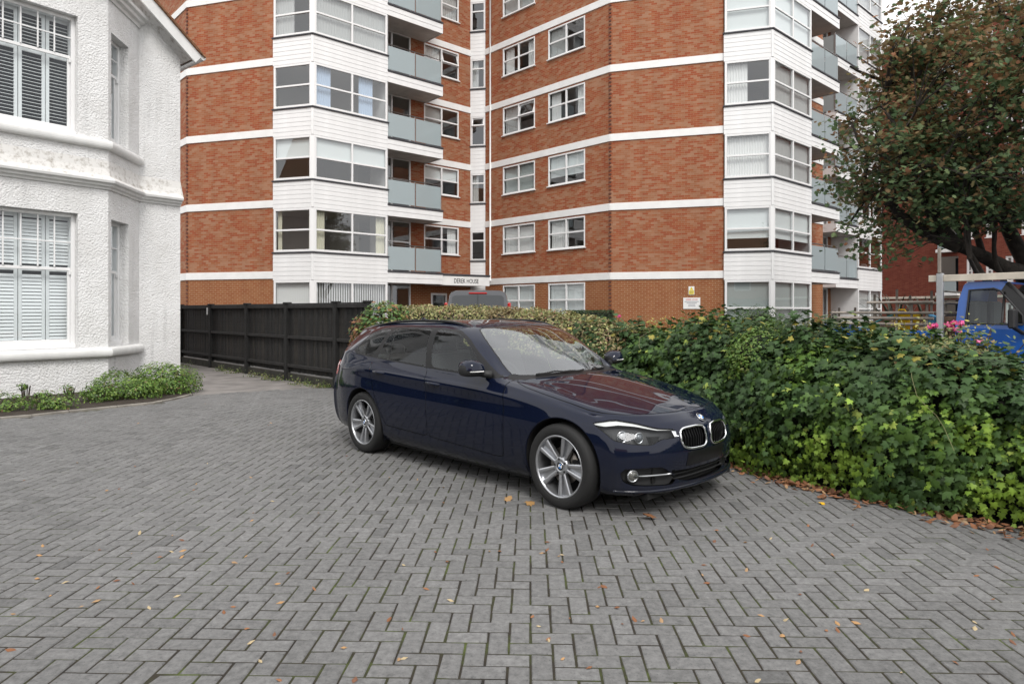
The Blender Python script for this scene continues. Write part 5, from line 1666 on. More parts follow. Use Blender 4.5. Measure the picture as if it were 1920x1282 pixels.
# gable roof: barge board, soffit, tiles
ang = math.atan(PITCH)
ex = Ls + .30; ez = EZ + .06
def roof_pt(t, off): return (ex - t*math.cos(ang) + off*math.sin(ang), ez + t*math.sin(ang) + off*math.cos(ang))
SL = 6.5
pr = lambda a, b, o0, o1: [roof_pt(a, o0), roof_pt(a, o1), roof_pt(b, o1), roof_pt(b, o0)]
m = MB(); m.prism(pr(0, SL, -.20, .03), -.36, -.31, 'y'); m.build('barge_board', M['mould'], house, hs.loc(0,0,0,HO), hs.rz)
m = MB(); m.prism(pr(.05, SL, -.02, .03), -.308, 9., 'y'); m.build('roof', M['dirty'], house, hs.loc(0,0,0,HO), hs.rz)
ro = COL.objects[-1]
tm = MB(); t = -.06
while t < SL:
    a = t; pts = [roof_pt(a, .05), roof_pt(a, .075), roof_pt(a+.26, .055), roof_pt(a+.26, .034)]
    y = -.42
    tm.prism(pts, -.42, 9., 'y'); t += .105
o = tm.build('tile_courses', M['roof_tile'], ro); o['kind'] = 'stuff'
m = MB(); m.tube([(ex+.05, -.36, ez+.0), (ex+.05, 9, ez+.0)], .06, 8); m.build('gutter', M['mould'], house, hs.loc(0,0,0,HO), hs.rz)

# ---------------------------------------------------------------- black timber fence
M['black_wood'] = plain('black stained timber', (.009,.0088,.0085), .8, noise=.45, nscale=5, bump=.5, bscale=30)
M['black_wood2'] = plain('faded black timber', (.014,.013,.0125), .8, noise=.5, nscale=7, bump=.5, bscale=30)
M['black_wood3'] = plain('worn black timber', (.024,.021,.018), .85, noise=.6, nscale=6, bump=.5, bscale=30)
M['green_base'] = plain('mossy gravel board', (.03,.029,.022), .9, noise=.5, nscale=6)
ff = Facade(FENCE_A, FENCE_B)
fence = thing('timber_fence', 'black stained timber fence of upright boards beside the concrete path', 'fence', (*FENCE_A, 0), ff.rz)
posts = [ff.u_of(px) for px in (340, 396, 464, 539, 631)]; posts.append(ff.L)
planks = []
for k in range(6):
    m = MB(); w_ = .10*(1 + (.5-abs(((k*37) % 10)/10-.5))*.0); m.bbox(0, .098, 0, .012, 0, 1.48, .002); planks.append(m.data('plank', [M['black_wood'], M['black_wood2'], M['black_wood3']][k % 3]))
for i, u in enumerate(posts):
    m = MB(); m.bbox(-.055, .055, -.06, .05, -.05, 1.70, .008); m.bbox(-.075, .075, -.08, .07, 1.70, 1.735, .008)
    m.build('post', M['black_wood'], fence, (u, 0, 0))
    if i == len(posts)-1: break
    a, b = u+.056, posts[i+1]-.056
    for z, h_ in ((.30,.07),(.93,.07),(1.60,.08)):
        m = MB(); m.bbox(a, b, -.035, .028, z, z+h_, .008); m.build('rail', M['black_wood2'], fence)
    m = MB(); m.bbox(a, b, -.02, .02, -.03, .17, .006); m.build('gravel_board', M['green_base'], fence)
    m = MB(); m.bbox(a, b, -.03, .055, 1.682, 1.706, .004); m.build('capping', M['black_wood2'], fence)
    n_ = int((b-a)/.094)
    for q in range(n_):
        inst('plank', random.choice(planks), fence, (a + (b-a)*q/n_, .030 + .006*(q % 2), .20 + random.gauss(0,.003)), scale=((b-a)/n_/.0975, 1, 1))
m = MB(); m.bbox(posts[1]-.16, posts[1]-.06, -.07, -.062, 1.44, 1.63, .002); m.build('metal_plate', M['steel'], fence)
# ---------------------------------------------------------------- foliage tools
def mat_leaf(name, rough=.42, trans=.22, spec=.4):
    m = bpy.data.materials.new(name); m.use_nodes = True
    n, l = m.node_tree.nodes, m.node_tree.links; b = n['Principled BSDF']; out = n['Material Output']
    a = n.new('ShaderNodeAttribute'); a.attribute_name = 'col'
    l.new(a.outputs['Color'], b.inputs['Base Color'])
    b.inputs['Roughness'].default_value = rough; b.inputs['Specular IOR Level'].default_value = spec
    t = n.new('ShaderNodeBsdfTranslucent'); l.new(a.outputs['Color'], t.inputs['Color'])
    mx = n.new('ShaderNodeMixShader'); mx.inputs['Fac'].default_value = trans
    l.new(b.outputs[0], mx.inputs[1]); l.new(t.outputs[0], mx.inputs[2]); l.new(mx.outputs[0], out.inputs['Surface'])
    return m
M['leaf'] = mat_leaf('leaf')
M['leaf_gloss'] = mat_leaf('glossy ivy leaf', .48, .22, .25)
M['leaf_thin'] = mat_leaf('thin autumn leaf', .55, .40, .25)
M['leaf_dry'] = mat_leaf('dry leaf', .8, .1, .2)
M['twig'] = plain('twig bark', (.06,.045,.032), .9, noise=.3, nscale=20)
M['bark'] = plain('dark tree bark', (.032,.026,.021), .9, noise=.45, nscale=9, bump=.8, bscale=25)
M['hedge_core'] = plain('shaded inner twigs', (.012,.013,.008), .95)  # solid core; its near-black colour carries the shade inside the foliage

# leaf templates: x across, y to the tip, z up from the blade
def tpl_ivy():
    o = [(0,-.30),(.22,-.42),(.50,-.30),(.36,-.05),(.55,.22),(.24,.20),(0,.62),(-.24,.20),(-.55,.22),(-.36,-.05),(-.50,-.30),(-.22,-.42)]
    v = [(0,-.05,.05)] + [(x, y, -.10*abs(x) - .10*max(0,y)) for x, y in o]
    return np.array(v), np.array([(0, i+1, (i+1) % 12 + 1) for i in range(12)])
def tpl_simple():
    v = [(0,-.5,0),(.26,-.12,-.05),(.20,.22,-.04),(0,.5,-.06),(-.20,.22,-.04),(-.26,-.12,-.05),(0,.0,.04)]
    return np.array(v), np.array([(6,0,1),(6,1,2),(6,2,3),(6,3,4),(6,4,5),(6,5,0)])
def tpl_maple():
    o = [(0,-.35),(.30,-.40),(.28,-.12),(.62,.02),(.30,.16),(.34,.42),(0,.65),(-.34,.42),(-.30,.16),(-.62,.02),(-.28,-.12),(-.30,-.40)]
    v = [(0,0,.04)] + [(x, y, -.16*abs(x)) for x, y in o]
    return np.array(v), np.array([(0, i+1, (i+1) % 12 + 1) for i in range(12)])
TPL = {'ivy': tpl_ivy(), 'simple': tpl_simple(), 'maple': tpl_maple()}

def leaf_basis(nrm, tip):
    z = nrm / np.linalg.norm(nrm, axis=1)[:, None]
    y = tip - (tip*z).sum(1)[:, None]*z
    y /= np.maximum(np.linalg.norm(y, axis=1), 1e-6)[:, None]
    x = np.cross(y, z)
    return np.stack([x, y, z], 2)                   # columns
def tri_mesh(name, V, T, mat, cols=None):
    me = bpy.data.meshes.new(name)
    me.vertices.add(len(V)); me.vertices.foreach_set('co', np.ascontiguousarray(V, dtype=np.float32).ravel())
    me.loops.add(len(T)*3); me.polygons.add(len(T))
    me.polygons.foreach_set('loop_start', np.arange(0, len(T)*3, 3, dtype=np.int32))
    me.polygons.foreach_set('loop_total', np.full(len(T), 3, dtype=np.int32))
    me.loops.foreach_set('vertex_index', np.ascontiguousarray(T, dtype=np.int32).ravel())
    me.materials.append(mat)
    if cols is not None:
        a = me.attributes.new('col', 'FLOAT_COLOR', 'POINT')
        a.data.foreach_set('color', np.ascontiguousarray(np.c_[cols, np.ones(len(cols))], dtype=np.float32).ravel())
    me.update(); me.validate()
    return me
def leaves(name, pos, nrm, tip, size, col, tpl, mat, parent=None, stuff=True, squash=None):
    v, t = TPL[tpl]; B = leaf_basis(nrm, tip); n = len(pos)
    L = v[None] * size[:, None, None]
    if squash is not None: L = L * np.array(squash)[None, None]
    V = np.einsum('nij,nkj->nki', B, L) + pos[:, None]
    T = (t[None] + (np.arange(n)*len(v))[:, None, None]).reshape(-1, 3)
    # blade a little paler along the middle
    c = np.repeat(col[:, None], len(v), 1).copy(); c[:, 0] *= 1.18
    o = bpy.data.objects.new(name, tri_mesh(name, V.reshape(-1, 3), T, mat, c.reshape(-1, 3)))
    link(o, parent)
    if stuff: o['kind'] = 'stuff'
    return o
from mathutils import noise as mnoise
def nz(P, s, seed=0.):
    return np.array([mnoise.noise(Vector((p[0]*s + seed, p[1]*s - seed, p[2]*s + .37*seed))) for p in P])
def pick(n, palette, w):
    p = np.array(palette); k = rng.choice(len(p), n, p=np.array(w)/sum(w))
    c = p[k] * rng.uniform(.75, 1.3, (n, 1)); return c

# ---------------------------------------------------------------- hedges along the boundary
class Path:
    def __init__(self, pts):
        self.P = np.array(pts, float); d = np.linalg.norm(np.diff(self.P, axis=0), axis=1); self.s = np.r_[0, np.cumsum(d)]; self.L = self.s[-1]
    def at(self, s):
        return np.stack([np.interp(s, self.s, self.P[:, 0]), np.interp(s, self.s, self.P[:, 1])], -1)
    def normal(self, s):                              # towards the paving
        a, b = self.at(np.maximum(np.asarray(s)-.25, 0)), self.at(np.minimum(np.asarray(s)+.25, self.L))
        d = b - a; d /= np.linalg.norm(d, axis=-1)[..., None]
        return np.stack([-np.abs(d[..., 1]), -np.abs(d[..., 0])], -1)

def hedge_surface(path, s, q, H, D, bulge, seed):
    """point and outward normal on a soft hedge: q 0..1 runs foot - front - top - back foot"""
    n2 = path.normal(s); p2 = path.at(s); h = H(s)
    # profile control: (out, z/h)
    prof = np.array([(0.02,0.),(bulge,.22),(bulge*.9,.5),(-.08,.78),(-.30,.95),(-D*.5,1.),(-D+.25,.95),(-D,.7),(-D,0.)])
    k = np.r_[0, np.cumsum(np.hypot(np.diff(prof[:, 0]), np.diff(prof[:, 1]*1.35)))]; k /= k[-1]
    o = np.interp(q, k, prof[:, 0]); z = np.interp(q, k, prof[:, 1])
    e = .02; o2 = np.interp(np.minimum(q+e, 1), k, prof[:, 0]); z2 = np.interp(np.minimum(q+e, 1), k, prof[:, 1]); o1 = np.interp(np.maximum(q-e, 0), k, prof[:, 0]); z1 = np.interp(np.maximum(q-e, 0), k, prof[:, 1])
    to, tz = o2-o1, (z2-z1)*h
    ln = np.maximum(np.hypot(to, tz), 1e-6); no, nzv = tz/ln, -to/ln
    P = np.c_[p2 + n2*o[:, None], z*h]
    N = np.c_[n2*no[:, None], nzv]
    return P, N

def build_core(name, path, H, D, bulge, parent, ns, inset, s0, s1, seed):
    S = np.linspace(s0, s1, ns); Qs = np.linspace(0, 1, 22); rows = []
    for s in S:
        P, N = hedge_surface(path, np.full(22, s), Qs, H, D, bulge, seed)
        P = P - N*inset; P[:, 2] = np.maximum(P[:, 2], -.02); rows.append(P)
    R_ = np.array(rows); R_ += .035*nz(R_.reshape(-1, 3), 3., seed).reshape(R_.shape[:2])[..., None]
    m = MB(); m.mesh(R_.reshape(-1, 3), [(i*22+j, (i+1)*22+j, (i+1)*22+j+1, i*22+j+1) for i in range(ns-1) for j in range(21)], 0, True)
    m.poly(R_[0]); m.poly(R_[-1][::-1])
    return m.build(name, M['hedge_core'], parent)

foot = Path(HEDGE_FOOT)
s_of = lambda X: float(np.interp(X, foot.P[:, 0], foot.s))

def ivy_hedge():
    root = thing('ivy_hedge', 'dense dark green ivy hedge with pale young trails beside the navy car', 'hedge', (2.6, 7., 0))
    O = np.array([2.6, 7., 0.])
    s0, s1 = s_of(.35), s_of(6.2)
    hx = lambda s: np.interp(foot.at(s)[..., 0], [.2, .8, 1.3, 1.9, 2.4, 2.9, 3.4, 3.9, 5, 7], [1.12, 1.25, 1.34, 1.38, 1.37, 1.30, 1.12, .93, .85, .85])
    H = lambda s: hx(s)
    D, bulge = 1.55, .10
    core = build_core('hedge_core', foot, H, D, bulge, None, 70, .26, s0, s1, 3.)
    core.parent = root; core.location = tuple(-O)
    n = 44000
    s = rng.uniform(s0, s1, n); q = rng.beta(1.05, 1.15, n)*.80
    P, N = hedge_surface(foot, s, q, H, D, bulge, 3.)
    hole = nz(P, 5.5, 17.) + .4*nz(P, 11., 27.)
    lump = nz(P, 1.5, 5.)*.20 + nz(P, 4.5, 9.)*.10
    deep = -.02 - .20*rng.random(n)**1.6 + .05*rng.random(n)
    P = P + N*(lump + deep)[:, None]
    ends = np.minimum(s - s0, s1 - s)
    P = P - N*np.clip((-.26 - hole)*.6, 0, .12)[:, None]
    # loose sprigs stand out along the top
    sp = (q > .34) & (nz(P, 3.2, 41.) > .12); P[sp] += (N[sp] + np.array([0,0,.4]))*rng.uniform(0, .14, (sp.sum(), 1))
    P[:, 2] = np.maximum(P[:, 2], .012)
    # leaves hang: blade faces outward and up, tip droops
    nr = N*1.0 + np.array([0,0,.35]) + rng.normal(0, .42, (n, 3))
    tip = np.array([0,0,-1.]) + N*.35 + rng.normal(0, .45, (n, 3))
    z = P[:, 2] / H(s)
    young = nz(P, 1.3, 21.)*1.0 + nz(P, 3.5, 33.)*.8 + (.47 - z)*1.25 + rng.normal(0, .22, n)
    yel = rng.random(n)
    dark = np.array([.040,.078,.026]); mid = np.array([.100,.180,.030]); light = np.array([.20,.31,.042]); lime = np.array([.30,.38,.08])
    w = np.clip((young+.35)/.9, 0, 1)[:, None]
    col = dark*(1-w) + mid*w
    w2 = np.clip((young-.25)/.55, 0, 1)[:, None]; col = col*(1-w2) + light*w2
    col[yel > .975] = lime
    topm = (z > .9) & (rng.random(n) < .06); col[topm] = np.array([.26,.23,.05])
    col *= rng.uniform(.7, 1.35, (n, 1)); col *= np.clip(1 + deep*3.2, .62, 1.1)[:, None]**0     # colour only; shade comes from light
    size = np.where(young > .2, rng.uniform(.032, .062, n), rng.uniform(.040, .088, n))
    # the three hundred that show largest: in frame, facing, on the outer skin
    px = 960 + FPX*P[:, 0]/P[:, 1]; py = HORIZON - FPX*(P[:, 2]-CAM_H)/P[:, 1]
    vis = (px > 1380) & (px < 1900) & (py > 640) & (py < 1270) & (deep > -.02)
    score = np.where(vis, size/P[:, 1]*np.maximum(0, -(nr/np.linalg.norm(nr, axis=1)[:, None])[:, 1]), 0)
    big = np.argsort(-score)[:298]; mask = np.ones(n, bool); mask[big] = False
    v, t = TPL['ivy']
    variants = []
    for k in range(28):
        c = np.repeat(col[big[k*10]][None], len(v), 0); c[0] *= 1.18
        me = tri_mesh('ivy_leaf', v, t, M['leaf_gloss'], c); variants.append((col[big[k*10]], me))
    vc = np.array([a for a, _ in variants])
    B = leaf_basis(nr, tip)
    for i in big:
        k = int(np.argmin(((vc - col[i])**2).sum(1)))
        o = bpy.data.objects.new('leaf', variants[k][1]); o.location = tuple(P[i] - O); o.scale = (size[i],)*3
        o.rotation_euler = Matrix([list(r) for r in B[i]]).to_euler(); link(o, root)
    lv = leaves('foliage', P[mask] - O, nr[mask], tip[mask], size[mask], col[mask], 'ivy', M['leaf_gloss'], root)
    # trailing runners
    rm = MB()
    for k in range(4):
        ss = rng.uniform(s0+.6, s1-.3); qq = rng.uniform(.05, .5); pts = []
        for j in range(7):
            p, nn = hedge_surface(foot, np.array([ss + j*.06*(1 if k % 2 else -1)]), np.array([max(.02, qq - j*.03 + .02*math.sin(j+k))]), H, D, bulge, 3.)
            pts.append(p[0] + nn[0]*(.06 + .02*math.sin(j*2.1+k)) + nz(p, 1.5, 5.)[0]*.17*nn[0] - O)
        rm.tube(pts, .0019, 5)
    o = rm.build('trailing_stems', plain('ivy stem', (.20,.19,.09), .8), root); o['kind'] = 'stuff'
    return root
ivy_hedge()

def clipped_hedge():
    root = thing('pale_hedge', 'clipped hedge of small pale variegated leaves behind the navy car roof', 'hedge', (-1., 10.5, 0)); O = np.array([-1., 10.5, 0.])
    s0, s1 = s_of(-2.3), s_of(1.2)
    H = lambda s: np.interp(foot.at(s)[..., 0], [-2.5, -.6, 0, .6, 1.3], [1.66, 1.60, 1.54, 1.46, 1.30])
    D, bulge = 1.15, .05
    core = build_core('hedge_core', foot, H, D, bulge, None, 40, .07, s0, s1, 8.); core.parent = root; core.location = tuple(-O)
    n = 22000; s = rng.uniform(s0, s1, n); q = .18 + rng.beta(1.6, 1.4, n)*.62
    P, N = hedge_surface(foot, s, q, H, D, bulge, 8.)
    P = P + N*(nz(P, 2.6, 2.)*.07 + nz(P, 8., 4.)*.03 + rng.uniform(-.07, .03, n))[:, None]
    nr = N + np.array([0,0,.5]) + rng.normal(0, .6, (n, 3)); tip = N + np.array([0,0,.5]) + rng.normal(0, .7, (n, 3))
    base = pick(n, [(.36,.33,.15),(.26,.27,.10),(.14,.17,.06),(.30,.22,.13),(.22,.12,.07)], [4,4,3,2,1])
    brown = (nz(P, 1.1, 13.) > .18) & (P[:, 0] > -.4); base[brown] = base[brown]*.5 + np.array([.17,.10,.06])*.6
    leaves('foliage', P - O, nr, tip, rng.uniform(.035, .06, n), base, 'simple', M['leaf'], root)
    # bushier green and russet end next to the fence
    root2 = thing('russet_bush', 'green and russet leafy bush at the end of the black fence', 'bush', (-2.45, 12.0, 0)); O2 = np.array([-2.45, 12., 0])
    n = 3800; u = rng.normal(0, 1, (n, 3)); u /= np.linalg.norm(u, axis=1)[:, None]
    rr = rng.uniform(.75, 1.06, n)[:, None]
    P = np.array([-2.30, 11.75, .92]) + u*rr*np.array([.62,.55,.80]); P += u*nz(P, 2.4, 6.)[:, None]*.12
    nr = u + np.array([0,0,.5]) + rng.normal(0, .4, (n, 3)); tip = u + rng.normal(0, .5, (n, 3)) - np.array([0,0,.2])
    col = pick(n, [(.06,.13,.03),(.10,.17,.04),(.20,.20,.05),(.22,.10,.04)], [5,4,2,1.2])
    russet = (P[:, 0] < -2.62) & (rng.random(n) < .5); col[russet] = np.array([.22,.10,.045])
    leaves('foliage', P - O2, nr, tip, rng.uniform(.06, .10, n), col, 'simple', M['leaf'], root2)
    m = MB()
    for k in range(9):
        a = k*.7; m.tube([(0.15+.1*math.cos(a), -.25+.1*math.sin(a), 0), (.15+.3*math.cos(a), -.25+.3*math.sin(a), .8), (.15+.45*math.cos(a), -.25+.4*math.sin(a), 1.4)], [.015,.01,.005], 6)
    m.build('stems', M['twig'], root2)
clipped_hedge()

def bush(name, label, cat, c, rad, n, size, palette, wts, tpl='simple', core=True, flat=.0, seed=0., stems=True, lump=.18, group=None):
    c = np.array(c, float); rad = np.array(rad, float)
    root = thing(name, label, cat, (c[0], c[1], 0), group=group); O = np.array([c[0], c[1], 0.])
    u = rng.normal(0, 1, (n, 3)); u /= np.linalg.norm(u, axis=1)[:, None]
    rr = rng.uniform(.62, 1.05, n)[:, None]
    P = c + u*rr*rad; P += u*(nz(P, 2.2, seed)*lump + nz(P, 6., seed+3)*lump*.5)[:, None]
    P = P[P[:, 2] > .01]; u = (P - c)/rad; u /= np.linalg.norm(u, axis=1)[:, None]; n = len(P)
    nr = u + np.array([0,0,.6]) + rng.normal(0, .45, (n, 3)); tip = u + rng.normal(0, .6, (n, 3))
    leaves('foliage', P - O, nr, tip, rng.uniform(*size, n), pick(n, palette, wts), tpl, M['leaf'], root)
    if core:
        m = MB(); ns, nr_ = 14, 9; vs = []
        for i in range(nr_):
            t = math.pi*i/(nr_-1)
            for j in range(ns):
                a = 2*math.pi*j/ns; vs.append((math.sin(t)*math.cos(a)*rad[0]*.72, math.sin(t)*math.sin(a)*rad[1]*.72, max(.0, c[2] + math.cos(t)*rad[2]*.72)))
        m.mesh(vs, [(i*ns+j, i*ns+(j+1) % ns, (i+1)*ns+(j+1) % ns, (i+1)*ns+j) for i in range(nr_-1) for j in range(ns)], 0, True)
        m.build('shaded_core', M['hedge_core'], root)
    if stems:
        m = MB()
        for k in range(8):
            a = k*2.4; e = c + np.array([math.cos(a)*rad[0]*.7, math.sin(a)*rad[1]*.7, rad[2]*.5*(.3+.7*random.random())]) - O
            b0 = np.array([math.cos(a)*.04, math.sin(a)*.04, -.02])
            m.tube([b0, b0*.5 + e*.5 + np.array([0,0,.05]), e], [.012,.009,.005], 5)
        m.build('stems', M['twig'], root)
    return root
# bed in front of the white house
G1 = [(.10,.19,.035),(.15,.25,.045),(.22,.30,.07),(.07,.12,.035),(.20,.13,.07)]; W1 = [5,5,2.5,3,.5]
def bed(px, py, dY, zc): 
    x, y = gp(px, py); return (x*(y+dY)/y, y+dY, zc)
bush('flowering_shrub', 'broad leafy shrub at the corner of the white house, largest in the bed', 'shrub', bed(308, 745, .62, .20), (.60,.56,.34), 5200, (.03,.06), G1, W1, seed=2, core=False)
bush('flowering_shrub', 'pale green sprawling shrub next to the corner shrub of the bed', 'shrub', bed(236, 754, .50, .18), (.64,.46,.31), 4200, (.03,.055), G1, W1, seed=5, core=False)
bush('flowering_shrub', 'leggy mid green shrub below the narrow bay window', 'shrub', bed(182, 760, .42, .13), (.36,.3,.21), 1000, (.028,.052), G1, W1, seed=9, core=False)
bush('bedding_plant', 'low bright green plant beside the kerb, left of the leggy shrub', 'plant', bed(98, 772, .28, .08), (.33,.26,.15), 1000, (.028,.05), G1, W1, seed=12, core=False)
bush('bedding_plant', 'tall thin plant with a bare stem against the white wall', 'plant', bed(48, 764, .5, .27), (.10,.10,.09), 170, (.028,.05), G1, W1, seed=15, core=False)
bush('bedding_plant', 'spreading green plant at the edge of the photograph by the bay', 'plant', bed(6, 779, .42, .10), (.38,.32,.17), 1200, (.028,.052), G1, W1, seed=18, core=False)
bush('bedding_plant', 'small upright plant with reddish stems below the bay sill', 'plant', bed(130, 760, .48, .16), (.13,.13,.17), 280, (.028,.046), G1, [3,3,2,3,2], seed=21, core=False)
bush('bedding_plant', 'short green plant between the tall thin one and the reddish stems', 'plant', bed(80, 764, .45, .12), (.20,.16,.15), 420, (.028,.046), G1, W1, seed=24, core=False)
# car park planting beyond the hedge
DK = [(.025,.05,.018),(.035,.07,.022),(.05,.09,.03)]
def far(px, py, Y): return np.array([(px-960)/FPX*Y, Y, zat(py, Y)])
bush('dome_bush', 'clipped dark green dome bush in front of the right hand bay', 'bush', (*far(1425, 583, 17.)[:2], .95), (.80,.7,.72), 5000, (.04,.07), [(.04,.085,.02),(.06,.11,.03),(.10,.14,.04)], [4,4,2], seed=30, lump=.05)
bush('yellow_bush', 'yellow green bush next to the clipped dome bush', 'bush', (*far(1535, 600, 15.5)[:2], .80), (.55,.5,.62), 2400, (.04,.07), [(.17,.18,.04),(.22,.21,.05),(.10,.13,.03)], [4,3,3], seed=33, lump=.1)
bush('conifer_bush', 'small dark upright conifer beside the ground floor balcony', 'bush', (*far(1562, 580, 20.)[:2], .75), (.26,.26,.85), 1500, (.04,.08), DK, [3,3,1], seed=36, lump=.05)
def box_hedge():
    a = far(1066, 583, 22.); b = far(1152, 583, 22.)
    root = thing('box_hedge', 'square clipped dark green hedge against the tan brick wall', 'hedge', (a[0], 22., 0))
    w = b[0]-a[0]; m = MB(); m.bbox(.04, w-.04, .04, 1.0, 0, 1.50, .05); m.build('hedge_core', M['hedge_core'], root)
    n = 6000; P = np.c_[rng.uniform(0, w, n), rng.uniform(0, 1.0, n), rng.uniform(.5, 1.56, n)]
    f = rng.integers(0, 3, n); N = np.zeros((n, 3))
    P[f == 0, 1] = rng.normal(0, .015, (f == 0).sum()); N[f == 0, 1] = -1
    P[f == 1, 2] = 1.54 + rng.normal(0, .015, (f == 1).sum()); N[f == 1, 2] = 1
    k = f == 2; P[k, 0] = np.where(rng.random(k.sum()) < .5, 0, w); N[k, 0] = np.where(P[k, 0] < .1, -1, 1)
    leaves('foliage', P, N + rng.normal(0, .5, (n, 3)), rng.normal(0, 1, (n, 3)), rng.uniform(.03, .055, n), pick(n, DK, [3,3,1]), 'simple', M['leaf'], root)
box_hedge()

# roses standing above the ivy
M['petal'] = mat_leaf('pink petal', .6, .3, .2)
def rose_bush(label, c, n_l, flowers, seed, spread=(.6,.35,.32)):
    c = np.array(c, float); root = thing('rose_bush', label, 'rose', (c[0], c[1], 0)); O = np.array([c[0], c[1], 0.])
    m = MB(); P = []; N = []
    rs = random.Random(seed)
    tips = []
    for k in range(9):
        e = c + np.array([rs.uniform(-1,1)*spread[0], rs.uniform(-1,1)*spread[1], rs.uniform(-.5,1)*spread[2]]); tips.append(e)
    for f_ in flowers: tips.append(np.array(f_) - np.array([0,0,.02]))
    for e in tips:
        b0 = np.array([c[0]+rs.uniform(-.1,.1), c[1]+rs.uniform(-.1,.1), .3]); md = (b0+e)/2 + np.array([rs.uniform(-.1,.1), rs.uniform(-.1,.1), .1])
        m.tube([b0-O, md-O, e-O], [.010,.007,.004], 5)
        for q in range(n_l):
            t = rs.uniform(.45, 1.); p = (1-t)**2*b0 + 2*t*(1-t)*md + t*t*e
            P.append(p + np.array([rs.gauss(0,.08), rs.gauss(0,.08), rs.gauss(0,.06)]))
    m.build('stems', plain('rose stem', (.11,.07,.035), .8), root)
    P = np.array(P); n = len(P)
    leaves('foliage', P - O, rng.normal(0, .5, (n, 3)) + np.array([0,-.3,.8]), rng.normal(0, 1, (n, 3)), rng.uniform(.035, .065, n), pick(n, [(.13,.17,.05),(.20,.20,.07),(.24,.17,.07),(.08,.13,.04)], [4,3,1.5,3]), 'simple', M['leaf'], root)
    for f_ in flowers:
        k = 26; u = rng.normal(0, 1, (k, 3)); u[:, 2] = np.abs(u[:, 2])*.6; u /= np.linalg.norm(u, axis=1)[:, None]
        pp = np.array(f_) + u*rng.uniform(.01, .036, (k, 1)) - O
        leaves('flower', pp, u + rng.normal(0,.3,(k,3)), np.array([0,0,1.]) + rng.normal(0,.5,(k,3)), rng.uniform(.03,.048,k), pick(k, [(.72,.10,.30),(.80,.22,.42),(.62,.06,.2)], [4,3,1]), 'simple', M['petal'], root, stuff=False)
def rp(px, py, Y): return far(px, py, Y)
rose_bush('tangled rose bush with several pink flowers in front of the blue truck', rp(1790, 662, 6.2), 46, [rp(1752,612,6.3), rp(1778,610,6.2), rp(1790,606,6.2), rp(1801,607,6.1), rp(1795,620,6.1), rp(1784,616,6.2), rp(1746,614,6.3), rp(1836,640,5.8), rp(1850,663,5.5)], 4)
rose_bush('thin reddish rose shoots hanging over the hedge at the right border', rp(1880, 680, 6.3), 34, [rp(1866,690,5.6)], 8, (.5,.3,.25))
rose_bush('single pink rose above the hedge in front of the tan brick wall', rp(1150, 620, 10.5), 22, [rp(1161,594,10.4)], 11, (.35,.2,.12))
bush('privet_bush', 'bright green small leaved shrub growing through the ivy behind the headlight side of the bonnet', 'shrub', far(1432, 668, 6.55), (.40,.26,.30), 3600, (.025,.045), [(.09,.17,.03),(.13,.21,.04),(.17,.20,.05)], [4,4,1], seed=41, stems=False, lump=.12)
bush('rose_foliage', 'olive green trailing rose leaves hanging over the ivy below the pink flowers', 'shrub', far(1800, 690, 5.45), (.46,.26,.24), 1700, (.028,.05), [(.14,.16,.05),(.19,.18,.06),(.10,.13,.04),(.22,.15,.06)], [4,3,3,1], seed=44, stems=False, lump=.25)
# ivy flower heads and yellowing sprays on top
yel = thing('ivy_flower_heads', 'yellowish ivy flower heads along the top of the hedge', 'flowers', (2.6, 7.6, 1.3), group=None)
P = []
for px, py, Y in ((1365,640,7.2),(1350,625,7.4),(1640,632,6.4),(1655,640,6.3),(1628,622,6.8),(1680,614,7.),(1720,640,6.3),(1735,618,6.9),(1225,607,9.),(1248,606,8.8),(1370,633,7.1),(1820,620,6.4)):
    for k in range(55):
        c = far(px, py, Y); P.append(c + rng.normal(0, .055, 3))
P = np.array(P); n = len(P)
leaves('foliage', P - np.array([2.6,7.6,1.3]), rng.normal(0,.5,(n,3)) + np.array([0,-.3,.8]), rng.normal(0,1,(n,3)), rng.uniform(.02,.045,n), pick(n, [(.36,.32,.07),(.28,.28,.08),(.42,.28,.05)], [4,4,1]), 'simple', M['leaf'], yel)
# weeds at the foot of the fence
wd = thing('fence_weeds', 'small green weeds growing along the foot of the black fence', 'weeds', (*gp(470, 704), 0)); O = np.array([*gp(470,704), 0.])
P = []
for px, py, r_ in ((350,684,.3),(415,693,.16),(440,697,.25),(480,704,.3),(500,709,.2),(520,711,.15),(560,718,.3),(600,724,.2),(615,724,.15),(575,721,.3)):
    x, y = gp(px, py+2)
    for k in range(90): P.append((x + rng.normal(0, r_*.5), y - .05 + rng.normal(0, .06), abs(rng.normal(0, .06))))
P = np.array(P); n = len(P)
leaves('foliage', P - O, rng.normal(0,.5,(n,3)) + np.array([0,-.4,.8]), rng.normal(0,1,(n,3)), rng.uniform(.025,.06,n), pick(n, [(.08,.12,.03),(.13,.16,.05),(.17,.15,.07)], [4,3,2]), 'simple', M['leaf'], wd)

